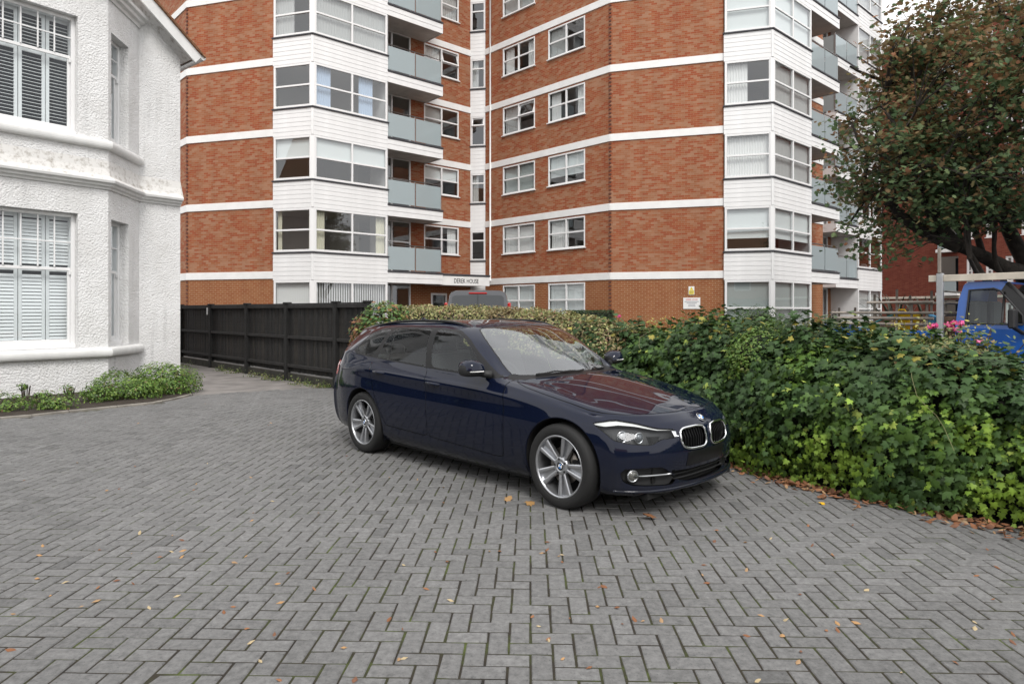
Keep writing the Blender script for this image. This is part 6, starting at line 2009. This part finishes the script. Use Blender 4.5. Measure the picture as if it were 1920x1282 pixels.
# sword-leaved plants by the red building
def sword(label, px, Y, n, h, seed):
    c = far(px, 583, Y); root = thing('sword_plant', label, 'plant', (c[0], c[1], 0)); rs = random.Random(seed); m = MB()
    for k in range(n):
        a = rs.uniform(0, 6.28); ln = h*rs.uniform(.7, 1.1); ou = rs.uniform(.15, .6)*h; w_ = .045; pts = []
        dr = np.array([math.cos(a), math.sin(a)]); pd = np.array([-dr[1], dr[0]])
        vs = []
        for j in range(7):
            t = j/6; r_ = ou*t**1.6; z = ln*(t - .28*t**3); ww = w_*(1-t**2)*1.0 + .003
            vs += [(dr[0]*r_ + pd[0]*ww, dr[1]*r_ + pd[1]*ww, z), (dr[0]*r_ - pd[0]*ww, dr[1]*r_ - pd[1]*ww, z)]
        l_ = MB(); l_.mesh(vs, [(2*j, 2*j+1, 2*j+3, 2*j+2) for j in range(6)], 0, True); l_.build('leaf', M['sword'], root)
M['sword'] = plain('sword leaf', (.045,.055,.03), .55, noise=.3, nscale=4)
sword('dark sword leaved plant behind the timber sides of the truck', 1680, 21., 26, 2.7, 3)
sword('arching sword leaved plant behind the truck cab post', 1738, 20., 24, 2.6, 5)

# ---------------------------------------------------------------- maple at the right border
def maple():
    base = np.array([*at(1945, 16.6), 0.])
    root = thing('maple_tree', 'large maple with bronze and dark green autumn leaves behind the blue truck', 'tree', tuple(base))
    rs = random.Random(5); m = MB(); tips = []
    C = np.array(far(1870, 225, 15.6)); RAD = np.array([4.1, 3.4, 4.4])
    def inside(p): return (((p - C)/RAD)**2).sum()
    def limb(p0, d, r, ln, depth):
        pts = [p0]; p = p0.copy(); d = d/np.linalg.norm(d); n = 5
        for k in range(n):
            d = d + np.array([rs.gauss(0,.10), rs.gauss(0,.10), rs.gauss(.03,.08)]); d /= np.linalg.norm(d)
            p = p + d*ln/n; pts.append(p.copy())
        m.tube([q - base for q in pts], list(np.linspace(r, r*.55, n+1)), 8 if depth < 2 else 5)
        if depth >= 4 or r < .012: tips.append((pts[-1], d)); return
        if depth >= 2:
            for q in pts[2:]: tips.append((q, d))
        kids = rs.choice((2, 3)) if depth < 3 else 2
        for k in range(kids):
            nd = d + np.array([rs.gauss(0,.55), rs.gauss(0,.5), rs.gauss(.05,.4)]); nd /= np.linalg.norm(nd)
            to = C + RAD*np.array([rs.uniform(-.8,.8), rs.uniform(-.8,.8), rs.uniform(-.6,.9)]) - pts[-1]
            nd = nd*.7 + .5*to/np.linalg.norm(to)
            limb(pts[-1] if k < 2 else pts[3], nd, r*(.62 if k else .72), ln*rs.uniform(.68,.9), depth+1)
    m.tube([np.array([0,0,-.1]), np.array([.02,0,.3]), np.array([0,0,1.2]), np.array([-.08,0,2.4])], [.62,.46,.40,.38], 12)
    t0 = base + np.array([-.08, 0, 2.3])
    limb(t0, np.array([-.95,-.15,.42]), .24, 2.4, 0)
    limb(t0, np.array([-.75,.25,.35]), .15, 2.2, 1)
    limb(t0, np.array([-.35,.1,1.]), .22, 2.4, 0)
    limb(t0, np.array([.25,-.2,1.]), .26, 2.5, 0)
    limb(t0, np.array([.8,.2,.6]), .2, 2.2, 0)
    limb(t0 - np.array([0,0,.3]), np.array([-.9,-.45,.25]), .12, 2.0, 1)
    m_trunk = m
    # twigs with leaf sprays fill the crown, denser towards its shell, with gaps between sprays
    cl = []
    for p, d in tips: cl.append(p)
    while len(cl) < 1250:
        u = rng.normal(0, 1, 3); u /= np.linalg.norm(u); p = C + u*RAD*rng.uniform(.30, 1.0)**.6*(1 + .22*mnoise.noise(Vector(u*2.3)))
        if p[2] < 2.75 + max(0, 10.2 - p[0])*.0: continue
        if mnoise.noise(Vector(p*.85)) < .0: continue
        cl.append(p)
    def keepc(p):
        px = 960 + FPX*p[0]/p[1]; py = HORIZON - FPX*(p[2]-CAM_H)/p[1]
        return p[2] > 2.5 and px > 1625 + max(0, 110-py)*1.15 - 55*math.exp(-((py-330)/170)**2) and not (py > 425 and px > 1745 + (470-py)*.5)
    cl = [c for c in cl if keepc(c)]
    for px_, py_ in ((1690,20),(1700,45),(1712,62),(1728,28),(1742,12),(1668,92),(1655,120),(1585,250),(1572,300),(1568,330),(1580,365),(1600,420),(1640,470),(1670,485),(1700,480)):
        cl.append(far(px_, py_, 15.3 + rng.uniform(-.4, .4)))
    cl = np.array(cl)
    tp = np.array([p for p, d in tips])
    tw = MB()
    for c in cl:
        k = np.argmin(((tp - c)**2).sum(1)); a = tp[k]
        if np.linalg.norm(a - c) < .05 or np.linalg.norm(a - c) > 3.2: continue
        md = (a + c)/2 + np.array([0, 0, .12]) + rng.normal(0, .08, 3)
        tw.tube([a - base, md - base, c - base], [.016, .011, .005], 4)
    m_trunk.build('trunk', M['bark'], root)
    o = tw.build('twigs', M['bark'], root); o['kind'] = 'stuff'
    # outline: flat underside that rises to the left, ragged top
    def okp(p):
        px = 960 + FPX*p[0]/p[1]; py = HORIZON - FPX*(p[2]-CAM_H)/p[1]
        return True
    per = 34; idx = np.repeat(np.arange(len(cl)), per); n = len(idx)
    P = cl[idx] + rng.normal(0, 1, (n, 3))*np.array([.30,.30,.14])
    nr = rng.normal(0, .55, (n, 3)) + np.array([0,-.15,.9]); tip = rng.normal(0, .7, (n, 3)) + np.array([0,0,-.5])
    hgt = (P[:, 2] - 2.5)/7 + nz(cl, .5, 2.)[idx]*.45
    g = pick(n, [(.048,.080,.038),(.070,.105,.048),(.10,.135,.060)], [4,4,2]); b_ = pick(n, [(.135,.082,.040),(.115,.078,.038),(.115,.098,.045),(.17,.078,.040)], [4,4,3,1])
    w = (rng.random(n) < np.clip(.10 + hgt*.75, .08, .9))[:, None]
    leaves('crown', P - base, nr, tip, rng.uniform(.075, .14, n), np.where(w, b_, g)*1.55, 'maple', M['leaf_thin'], root)
maple()

# ---------------------------------------------------------------- fallen leaves
def fallen():
    dry = [(.30,.145,.075),(.23,.105,.055),(.37,.24,.135),(.19,.095,.06)]
    # litter drift along the hedge foot
    s = rng.uniform(s_of(1.7), s_of(4.3), 900); off = np.abs(rng.normal(0, .13, 900)) - .03
    pn = foot.normal(s); p2 = foot.at(s) + pn*off[:, None]
    keep = nz(np.c_[p2, np.zeros(len(p2))], 2.2, 7.) > -.22
    p2 = p2[keep]; n = len(p2); P = np.c_[p2, rng.uniform(.004, .035, n)]
    o = leaves('leaf_litter', P, rng.normal(0,.35,(n,3)) + np.array([0,0,1.]), rng.normal(0,1,(n,3)), rng.uniform(.04,.085,n), pick(n, dry, [4,4,2,3]), 'simple', M['leaf_dry'])
    tag(o, 'drift of brown dead leaves along the foot of the ivy hedge', 'leaf litter', kind='stuff')
    v, t = TPL['simple']; v = v*np.array([1,1,2.2]); vm, tm_ = TPL['maple']; vm = vm*np.array([1,1,2.0])
    meshes = [tri_mesh('fallen_leaf', v, t, M['leaf_dry'], np.repeat(np.array([c]), len(v), 0)) for c in dry + [(.42,.25,.12),(.45,.36,.22)]]
    poly = np.array(PAVING); k = 0
    spots = [gp(px, py) for px, py in ((145,868),(385,757),(650,855),(640,885),(25,1152),(70,1085),(262,1000),(300,1045),(200,920),(280,1140),(340,1045),(440,1055),(420,1148),(470,1205),(645,1215),(665,1275),(730,1162),(755,1180),(845,1126),(800,1105),(1010,1175),(1068,1160),(1205,1165),(1240,1165),(1320,1060),(1400,1070),(1285,945),(1225,928),(1500,1115),(1605,1168),(1690,1262),(1830,1080),(1445,1010),(1340,1015),(1560,1040))]
    tries = 0
    while len(spots) < 150 and tries < 4000:
        tries += 1
        px, py = random.uniform(5, 1915), 770 + 510*random.random()**1.15
        p = gp(px, py)
        if poly_sdf([p], poly)[0] > -.05: continue
        spots.append(p)
    for p in spots:
        dx, dy = p[0]-CAR_O[0], p[1]-CAR_O[1]
        lx = dx*math.cos(CAR_RZ) + dy*math.sin(CAR_RZ); ly = -dx*math.sin(CAR_RZ) + dy*math.cos(CAR_RZ)
        if abs(lx) < 2.2 and abs(ly) < .85: continue
        sc = random.uniform(.026, .052)
        o = inst('fallen_leaf', random.choice(meshes), None, (p[0], p[1], .007), rot=(random.gauss(0,.25), random.gauss(0,.25), random.uniform(0,6.28)), scale=(sc*random.uniform(.6,1), sc, sc))
        tag(o, 'small dry brown leaf lying alone on the grey paving', 'leaf', 'scattered leaves on the paving')
    for nm, lab, px, py, sc, c, z in (
        ('fallen_leaf', 'curled brown maple leaf on the paving in front of the bumper', 1220, 973, .10, (.24,.11,.05), .03),
        ('fallen_leaf', 'crumpled pale brown leaf right in front of the front wheel', 992, 946, .085, (.34,.20,.08), .02),
        ('fallen_leaf', 'small tan leaf just left of the leaf by the front wheel', 952, 938, .07, (.36,.22,.10), .015),
        ('fallen_leaf', 'bright yellow leaf at the edge of the litter, smaller of two', 1541, 945, .055, (.70,.42,.03), .012),
        ('fallen_leaf', 'bright yellow leaf under the ivy, larger of two', 1788, 967, .10, (.72,.47,.03), .03),
        ('fallen_leaf', 'large pale tan leaf beside the larger yellow leaf', 1806, 976, .11, (.40,.28,.17), .012)):
        p = gp(px, py); me = tri_mesh('fallen_leaf', vm, tm_, M['leaf_dry'], np.repeat(np.array([c]), len(vm), 0))
        tag(inst(nm, me, None, (p[0], p[1], z), rot=(random.gauss(.25,.3), random.gauss(0,.4), random.uniform(0,6.28)), scale=(sc,)*3), lab, 'leaf')
fallen()
# ---------------------------------------------------------------- vehicles beyond the hedge
M['van_paint'] = plain('dark grey van paint', (.055,.058,.066), .3, .3, coat=1.)
M['van_glass'] = plain('dark tinted van glass', (.05,.055,.06), .08, .0, spec=.45)
M['truck_blue'] = plain('royal blue truck paint', (.003,.075,.33), .3, coat=.5)
M['galv'] = plain('galvanised tube', (.26,.23,.20), .6, .3, noise=.25, nscale=9)
M['alu'] = plain('weathered aluminium', (.40,.41,.42), .45, .6, noise=.15, nscale=5)
M['timber'] = plain('old scaffold board', (.17,.11,.075), .85, noise=.4, nscale=5)
M['yellow_tub'] = plain('yellow plastic tub', (.70,.42,.01), .45)
M['blue_tub'] = plain('light blue plastic', (.12,.38,.62), .5)
M['teal'] = plain('teal painted pole', (.05,.28,.30), .5)
M['pale_beam'] = plain('pale timber beam', (.55,.50,.42), .7, noise=.15, nscale=4)

def simple_wheel(parent, loc, r, w):
    o = thing_part('wheel', parent, loc)
    MB().lathe([(r*.62,w/2),(r*.95,w/2),(r,w*.35),(r,-w*.35),(r*.95,-w/2),(r*.62,-w/2)], 28, 0, 'y').build('tyre', M['tyre'], o)
    MB().lathe([(r*.62,w*.42),(r*.5,w*.30),(.001,w*.34)], 24, 0, 'y').build('rim', M['alloy'], o)
    MB().lathe([(r*.62,-w*.42),(r*.5,-w*.30),(.001,-w*.34)], 24, 0, 'y').build('rim', M['alloy'], o)

def grey_van():
    Y = 18.6; x = (895.5-960)/FPX*Y; W = 1.90; H = zat(543, Y)
    van = thing('delivery_van', 'dark grey panel van seen from behind in front of the entrance canopy', 'van', (x, Y, 0))
    hw = W/2
    # body cross-section (half), lofted forward; local +y is the van's nose
    sec = [(hw-.05,.28),(hw,.45),(hw,.95),(hw-.03,1.30),(hw-.09,1.75),(hw-.13,1.98),(hw-.18,2.08),(hw-.33,H-.014),(0,H)]
    def ring(y, sx, top):
        r = [(sx*a, y + (max(0, z-.95)*.17 if y < .1 else 0), .28 + (z-.28)*top) for a, z in sec]; return r + [(-a, yy, z) for a, yy, z in r[::-1][1:]]
    rings = [ring(0, .985, .99), ring(.06, 1, 1), ring(3.2, 1, 1), ring(3.7, .99, .985), ring(4.35, .93, .62), ring(4.85, .86, .55), ring(4.95, .8, .5)]
    k = len(rings[0]); m = MB()
    m.mesh([p for r in rings for p in r], [(i*k+j, i*k+j+1, (i+1)*k+j+1, (i+1)*k+j) for i in range(len(rings)-1) for j in range(k-1)], 0, True)
    r0 = rings[0]; [m.poly([r0[j], r0[j+1], r0[k-2-j], r0[k-1-j]]) for j in range(k//2 - 1)]; m.poly(r0[k//2-1:k//2+2]); m.poly(rings[-1][::-1]); m.poly([(-hw+.05,0,.28),(hw-.05,0,.28),(hw-.1,4.9,.28),(-hw+.1,4.9,.28)])
    m.build('body', M['van_paint'], van)
    for s in (-1, 1):
        m = MB(); a, b = (.012, hw-.165); a2 = hw-.255
        m.mesh([(s*a,.019,1.15),(s*b,.019,1.15),(s*a2*1.06,.151,1.93),(s*(a2-.03),.1605,1.985),(s*a,.163,2.0)], [(0,1,2,3,4) if s > 0 else (4,3,2,1,0)]); 
        d = m.build('rear_door_window', M['van_glass'], van)
        m = MB(); m.bbox(min(s*(hw-.10),s*(hw-.005)), max(s*(hw-.10),s*(hw-.005)), -.02, .12, 1.02, 1.78, .03); m.build('tail_light', M['red_lens'], van)
        for yy in (.9, 3.85): simple_wheel(van, (s*(hw-.12), yy, .34), .34, .22)
    m = MB(); m.bbox(-.26,.26,.15,.2,2.03,2.07,.008); m.build('brake_light', M['red_lens'], van)
    m = MB(); m.mesh([(-.006,-.012,.4),(.006,-.012,.4),(.006,-.012,.95),(.006,.158,2.02),(-.006,.158,2.02),(-.006,-.012,.95)],[(0,1,2,5),(5,2,3,4)]); m.build('door_gap', M['gap'], van)
    m = MB(); m.bbox(-hw+.04,hw-.04,-.08,.1,.30,.52,.03); m.build('rear_bumper', M['car_matt'], van)
grey_van()

def blue_truck():
    Y = 13.6; yaw = R(-52)
    px = 1791; X = (px-960)/FPX*Y
    tr = thing('flatbed_truck', 'blue flatbed truck with scaffold tube sides parked beyond the hedge', 'truck', (X, Y, 0), yaw)
    # local: x forward from the cab back, y = 0 on the near (right) flank, +y across to the far side
    W = 1.95; H = zat(527, Y) - .02
    KX = .82
    side = [(.02,.55),(.0,1.2),(.04,1.75),(.14,H-.06),(.24,H),(.85,H+.005),(1.02,H-.05),(1.72,1.42),(1.80,1.32),(2.30,1.16),(2.50,.98),(2.55,.55)]
    # flank leans in above the waist
    side = [(x*KX, z) for x, z in side]
    def lean(z): return 0 if z < 1.25 else (z-1.25)*.16
    m = MB(); n = len(side)
    R0 = [(x, lean(z), z) for x, z in side]; R1 = [(x, W-lean(z), z) for x, z in side]
    i0 = [(x, lean(z)+.06, z) for x, z in side]
    m.mesh(R0 + R1, [(i, (i+1) % n, (i+1) % n + n, i+n) for i in range(n) if i not in (6,)], 0, False)
    # near flank with an opening for the door glass
    dw = [(.22,1.28),(.27,H-.17),(.78,H-.15),(.92,H-.2),(1.38,1.45),(1.40,1.28)]
    out = [(0.02,.55),(2.55,.55),(2.50,.98),(2.30,1.16),(1.80,1.32),(1.72,1.42),(1.02,H-.05),(.85,H+.005),(.24,H),(.14,H-.06),(.04,1.75),(.0,1.2)]
    P3 = lambda p, e=0: (p[0]*KX, lean(p[1])+e, p[1])
    F = lambda ps, e=0: [P3(p, e) for p in ps]
    for ps in ([(0.02,.55),(2.55,.55),(2.50,.98),(2.30,1.16),(1.80,1.32),(1.40,1.28),(.22,1.28),(.0,1.2)],
               [(.0,1.2),(.22,1.28),(.27,H-.17),(.24,H),(.14,H-.06),(.04,1.75)],
               [(.24,H),(.27,H-.17),(.78,H-.15),(.92,H-.2),(1.02,H-.05),(.85,H+.005)]):
        m.poly(F(ps)); m.poly([(x, W-y, z) for x, y, z in F(ps)][::-1])
    m.build('cab', M['truck_blue'], tr)
    pil = [(1.02,H-.05),(.92,H-.2),(1.38,1.45),(1.40,1.28),(1.80,1.32),(1.72,1.42)]
    m = MB(); m.poly(F(pil)); m.build('side_pillar', M['car_matt'], tr)
    m = MB(); m.poly([(x, W-y, z) for x, y, z in F(pil)][::-1]); m.build('side_pillar', M['car_matt'], tr)
    m = MB(); m.poly(F(dw, .02)); m.build('door_window', M['car_glass'], tr)
    m = MB(); m.poly([(x, W-y, z) for x, y, z in F(dw, .02)]); m.build('door_window', M['car_glass'], tr)
    m = MB(); bar = F(dw, -.005); m.tube(bar, .022, 6, closed=True); m.tube([P3((.98,1.28), -.004), P3((1.0,H-.22), -.004)], .022, 6); m.build('window_seal', M['car_matt'], tr)
    # windscreen with black pillars
    a, b = (1.02*KX,H-.05), (1.72*KX,1.42)
    m = MB(); m.poly([(a[0],lean(a[1])+.10,a[1]),(b[0],lean(b[1])+.10,b[1]),(b[0],W-lean(b[1])-.10,b[1]),(a[0],W-lean(a[1])-.10,a[1])]); m.build('windscreen', M['car_screen'], tr)
    for e in (lean(a[1])+.05, W-lean(a[1])-.05): MB().tube([(a[0],e,a[1]),((a[0]+b[0])/2,e-(.03 if e < 1 else -.03),(a[1]+b[1])/2),(b[0],e-(.05 if e < 1 else -.05),b[1]),(b[0]+.12,e-(.06 if e < 1 else -.06),b[1]-.14)], .06, 6).build('windscreen_pillar', M['car_matt'], tr)
    m = MB(); m.box(.1,1.0,.12,W-.12,.6,1.1); m.bbox(.15,.35,.2,.75,1.1,1.75,.05); m.bbox(.15,.35,1.1,1.75,1.1,1.75,.05); m.build('cab_seats', M['seat'], tr)
    m = MB(); m.bbox(.98,1.10,-.34,-.10,1.20,1.58,.03); mi = m.build('door_mirror', M['car_matt'], tr)
    MB().tube([(1.05,-.2,1.22),(1.15,-.08,1.12),(1.2,.0,1.12)], .04, 8).build('mirror_arm', M['car_matt'], mi)
    # chassis and bed
    m = MB(); m.box(-2.7,1.8,.35,W-.35,.45,.70); m.build('chassis', M['car_matt'], tr)
    for xx in (1.3, -2.1):
        for yy in (.14, W-.14): simple_wheel(tr, (xx, yy, .36), .36, .24)
    bed = MB(); bed.bbox(-2.85,-.30,-.04,W+.04,.86,.95,.01); bd = bed.build('load_bed', M['alu'], tr)
    for y0 in (-.05, W+.02):
        m = MB(); m.bbox(-2.85,-.32,y0,y0+.03,.95,1.12,.006); m.build('dropside', M['truck_blue'], bd)
    m = MB(); m.bbox(-2.87,-2.84,-.04,W+.04,.95,1.22,.006); m.build('tailboard', M['truck_blue'], bd)
    # headboard posts and roof beam
    for y0 in (.02, W-.12):
        m = MB(); m.bbox(-.36,-.24,y0,y0+.10,.9,H+.20,.01); m.build('headboard_post', M['alu'], tr)
    m = MB(); m.bbox(-.33,-.27,.0,.05,H+.2,H+.72,.008); m.build('upright_tube', M['galv'], tr)
    m = MB(); m.bbox(-.52,2.6,.06,.14,H+.02,H+.16,.008); m.build('roof_beam', M['pale_beam'], tr)
    for z in (1.2,1.45,1.7,1.95):
        m = MB(); m.tube([(-.24,.1,z),(-.24,W-.1,z)], .022, 6); m.build('headboard_bar', M['galv'], tr)
    # scaffold sides
    for y0 in (.0, W):
        for z, x0 in ((1.73,-1.75),(1.50,-2.55),(1.38,-2.5),(1.25,-2.55)):
            m = MB(); m.tube([(x0 - .15*(y0 > 0),y0,z),(-.4,y0,z)], .031, 8); m.build('scaffold_tube', M['galv'], tr)
        for i, xx in enumerate((-2.42,-2.05,-1.62,-1.15,-.85,-.55)):
            m = MB(); m.tube([(xx,y0+.05,.95),(xx+.01,y0+.05,(1.62,1.62,1.92,2.02,1.78,1.8)[i])], .027, 8); m.build('scaffold_upright', M['galv'], tr)
    for k in range(5):
        m = MB(); m.bbox(-2.5+.05*k,-.45,W-.10-.03*k,W-.07-.03*k,.97+.085*k,1.045+.085*k+.03,.004); m.build('scaffold_board', M['timber'], tr)
    m = MB(); m.tube([(-2.1,.3,1.1),(-1.35,.35,1.45)], .02, 6); m.build('loose_pole', M['teal'], tr)
    c, s = math.cos(yaw), math.sin(yaw)
    W_ = lambda p: (X + c*p[0] - s*p[1], Y + s*p[0] + c*p[1], p[2])
    m = MB(); m.bbox(-1.6,-.40,.12,.75,.951,1.118,.02); m.build('load_stack', M['timber'], tr)
    # loads on the bed
    tub = thing('rubble_tub', 'yellow plastic tub with handles on the truck bed', 'tub', W_((-1.05,.35,1.12)), yaw)
    m = MB(); m.lathe([(.20,0),(.235,.15),(.262,.36),(.285,.40),(.275,.405),(.25,.36),(.22,.12),(.18,.03),(.001,.03)], 24, 0, 'z'); m.build('bowl', M['yellow_tub'], tub)
    m = MB(); m.tube([(-.1,-.27,.38),(-.06,-.28,.45),(.06,-.28,.45),(.1,-.27,.38)], .016, 6); m.build('handle', M['yellow_tub'], tub)
    bk = thing('plastic_bucket', 'light blue plastic bucket tipped up beside the yellow tub', 'bucket', W_((-.58,.25,1.12)), yaw)
    m = MB(); m.lathe([(.11,0),(.125,.15),(.145,.32),(.155,.34),(.138,.32),(.115,.14),(.001,.02)], 20, 0, 'z'); b_ = m.build('pail', M['blue_tub'], bk); b_.rotation_euler = (0, R(18), 0)
blue_truck()

# ---------------------------------------------------------------- red brick neighbour
def red_building():
    A, B = np.array(at(1600, 47.)), np.array(at(1765, 42.)); 
    d = (B-A)/np.linalg.norm(B-A); C_ = B + d*16
    O = np.array([A[0], A[1], 0.]); rb = thing('red_building', 'deep red brick building behind the maple tree', 'building', tuple(O))
    fa = Facade(A, C_); ztop = zat(90, 44.)
    uB = fa.u_of(1762); u2 = fa.u_of(1797); cols = [(fa.u_of(1812), fa.u_of(1824)), (fa.u_of(1848), fa.u_of(1862)), (fa.u_of(1885), fa.u_of(1900)), (fa.u_of(1915), fa.u_of(1930))]
    holes = []; floors = [zat(533, 42) + 2.75*k for k in range(-1, 6)]
    for z in floors:
        for a, b in cols: holes.append((a, b, z, z+1.55))
        holes.append((uB, u2, z-.55, z+1.75))
    wall_sheet('wall', fa, 0, ztop, holes, M['brick_red'], rb, O, .15)
    m = MB(); m.poly([(0,4.,0),(fa.L,4.,0),(fa.L,4.,ztop),(0,4.,ztop)]); m.build('inner_wall', M['room'], rb, fa.loc(0,0,0,O), fa.rz)
    for k, z in enumerate(floors):
        for a, b in cols: window_unit(fa, a, b, z, z+1.55, 1, .5, 'net' if k % 2 else None, parent=rb, org=O, set_in=.05, fr=.12)
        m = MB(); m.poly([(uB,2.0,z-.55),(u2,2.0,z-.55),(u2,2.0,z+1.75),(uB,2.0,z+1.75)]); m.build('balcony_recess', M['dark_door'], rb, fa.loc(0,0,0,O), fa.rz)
        m = MB(); m.bbox(uB-.1,u2+.1,-.35,1.9,z-.75,z-.55,.02); bb = m.build('balcony', M['white'], rb, fa.loc(0,0,0,O), fa.rz)
        m = MB(); m.bbox(uB,u2,-.30,-.27,z-.5,z+.4,.01); m.build('glass_panel', M['frost'], bb)
        m = MB(); m.bbox(0,fa.L,-.05,.03,z+1.85,z+2.0,.01) if k == 0 else m.bbox(0,.001,0,.001,0,.001)
        if k == 0: m.build('string_course', M['pale_beam'], rb, fa.loc(0,0,0,O), fa.rz)
    m = MB(); m.bbox(-.3,fa.L,.6,10,ztop,ztop+1.1,.05); m.build('parapet', M['soffit'], rb, fa.loc(0,0,0,O), fa.rz)
red_building()
# ---------------------------------------------------------------- out of view: hedges added to darken reflections, and the house behind the viewer
def reflection_hedge(label, a, b, h, d, n, seed):
    a, b = np.array(a, float), np.array(b, float); L = np.linalg.norm(b-a); dr = (b-a)/L
    root = thing('reflection_hedge', label, 'hedge', (*a, 0), math.atan2(dr[1], dr[0]))
    m = MB(); m.bbox(.1, L-.1, -d/2, d/2, 0, h-.1, .2); m.build('hedge_core', M['hedge_core'], root)
    P = np.c_[rng.uniform(0, L, n), rng.uniform(-d/2, d/2, n), rng.uniform(0, h, n)]; f = rng.integers(0, 3, n); N = rng.normal(0, .4, (n, 3))
    P[f == 0, 1] = -d/2-.05; N[f == 0, 1] -= 1; P[f == 1, 1] = d/2+.05; N[f == 1, 1] += 1; P[f == 2, 2] = h; N[f == 2, 2] += 1
    P += (nz(P, 1.4, seed)*.2)[:, None]*N
    leaves('foliage', P, N, rng.normal(0, 1, (n, 3)), rng.uniform(.10, .18, n), pick(n, [(.03,.06,.02),(.045,.085,.025),(.06,.10,.03)], [4,4,2]), 'simple', M['leaf'], root)
reflection_hedge('tall dark unseen hedge added to darken reflections, beyond the left edge of the drive', (-10.6, 9.4), (-9.6, -3.), 2.3, 1.0, 5000, 3.)
reflection_hedge('tall dark unseen hedge added for reflections, behind the drive', (-9., -7.5), (12., -8.5), 2.6, 1.2, 7000, 6.)
def neighbour():
    o = thing('neighbour_house', 'brown roofed brick house across the road behind the drive', 'house', (-4, -24, 0))
    m = MB(); m.box(-8, 8, -5, 5, 0, 5.6); m.build('wall', M['brick_low'], o)
    m = MB(); m.prism([(-5.6,5.5),(5.6,5.5),(0,9.8)], -8.4, 8.4, 'x'); m.build('roof', M['roof_tile'], o)
    me = None
    for x in (-6,-2,2,6):
        for z in (1.0, 3.7):
            m = MB(); m.bbox(x-.8, x+.8, 5.0, 5.06, z, z+1.4, .01); w_ = m.build('window', M['upvc'], o)
            m = MB(); m.poly([(x-.7,5.065,z+.1),(x-.7,5.065,z+1.3),(x+.7,5.065,z+1.3),(x+.7,5.065,z+.1)]); m.build('pane', M['van_glass'], w_)
neighbour()
build_car()
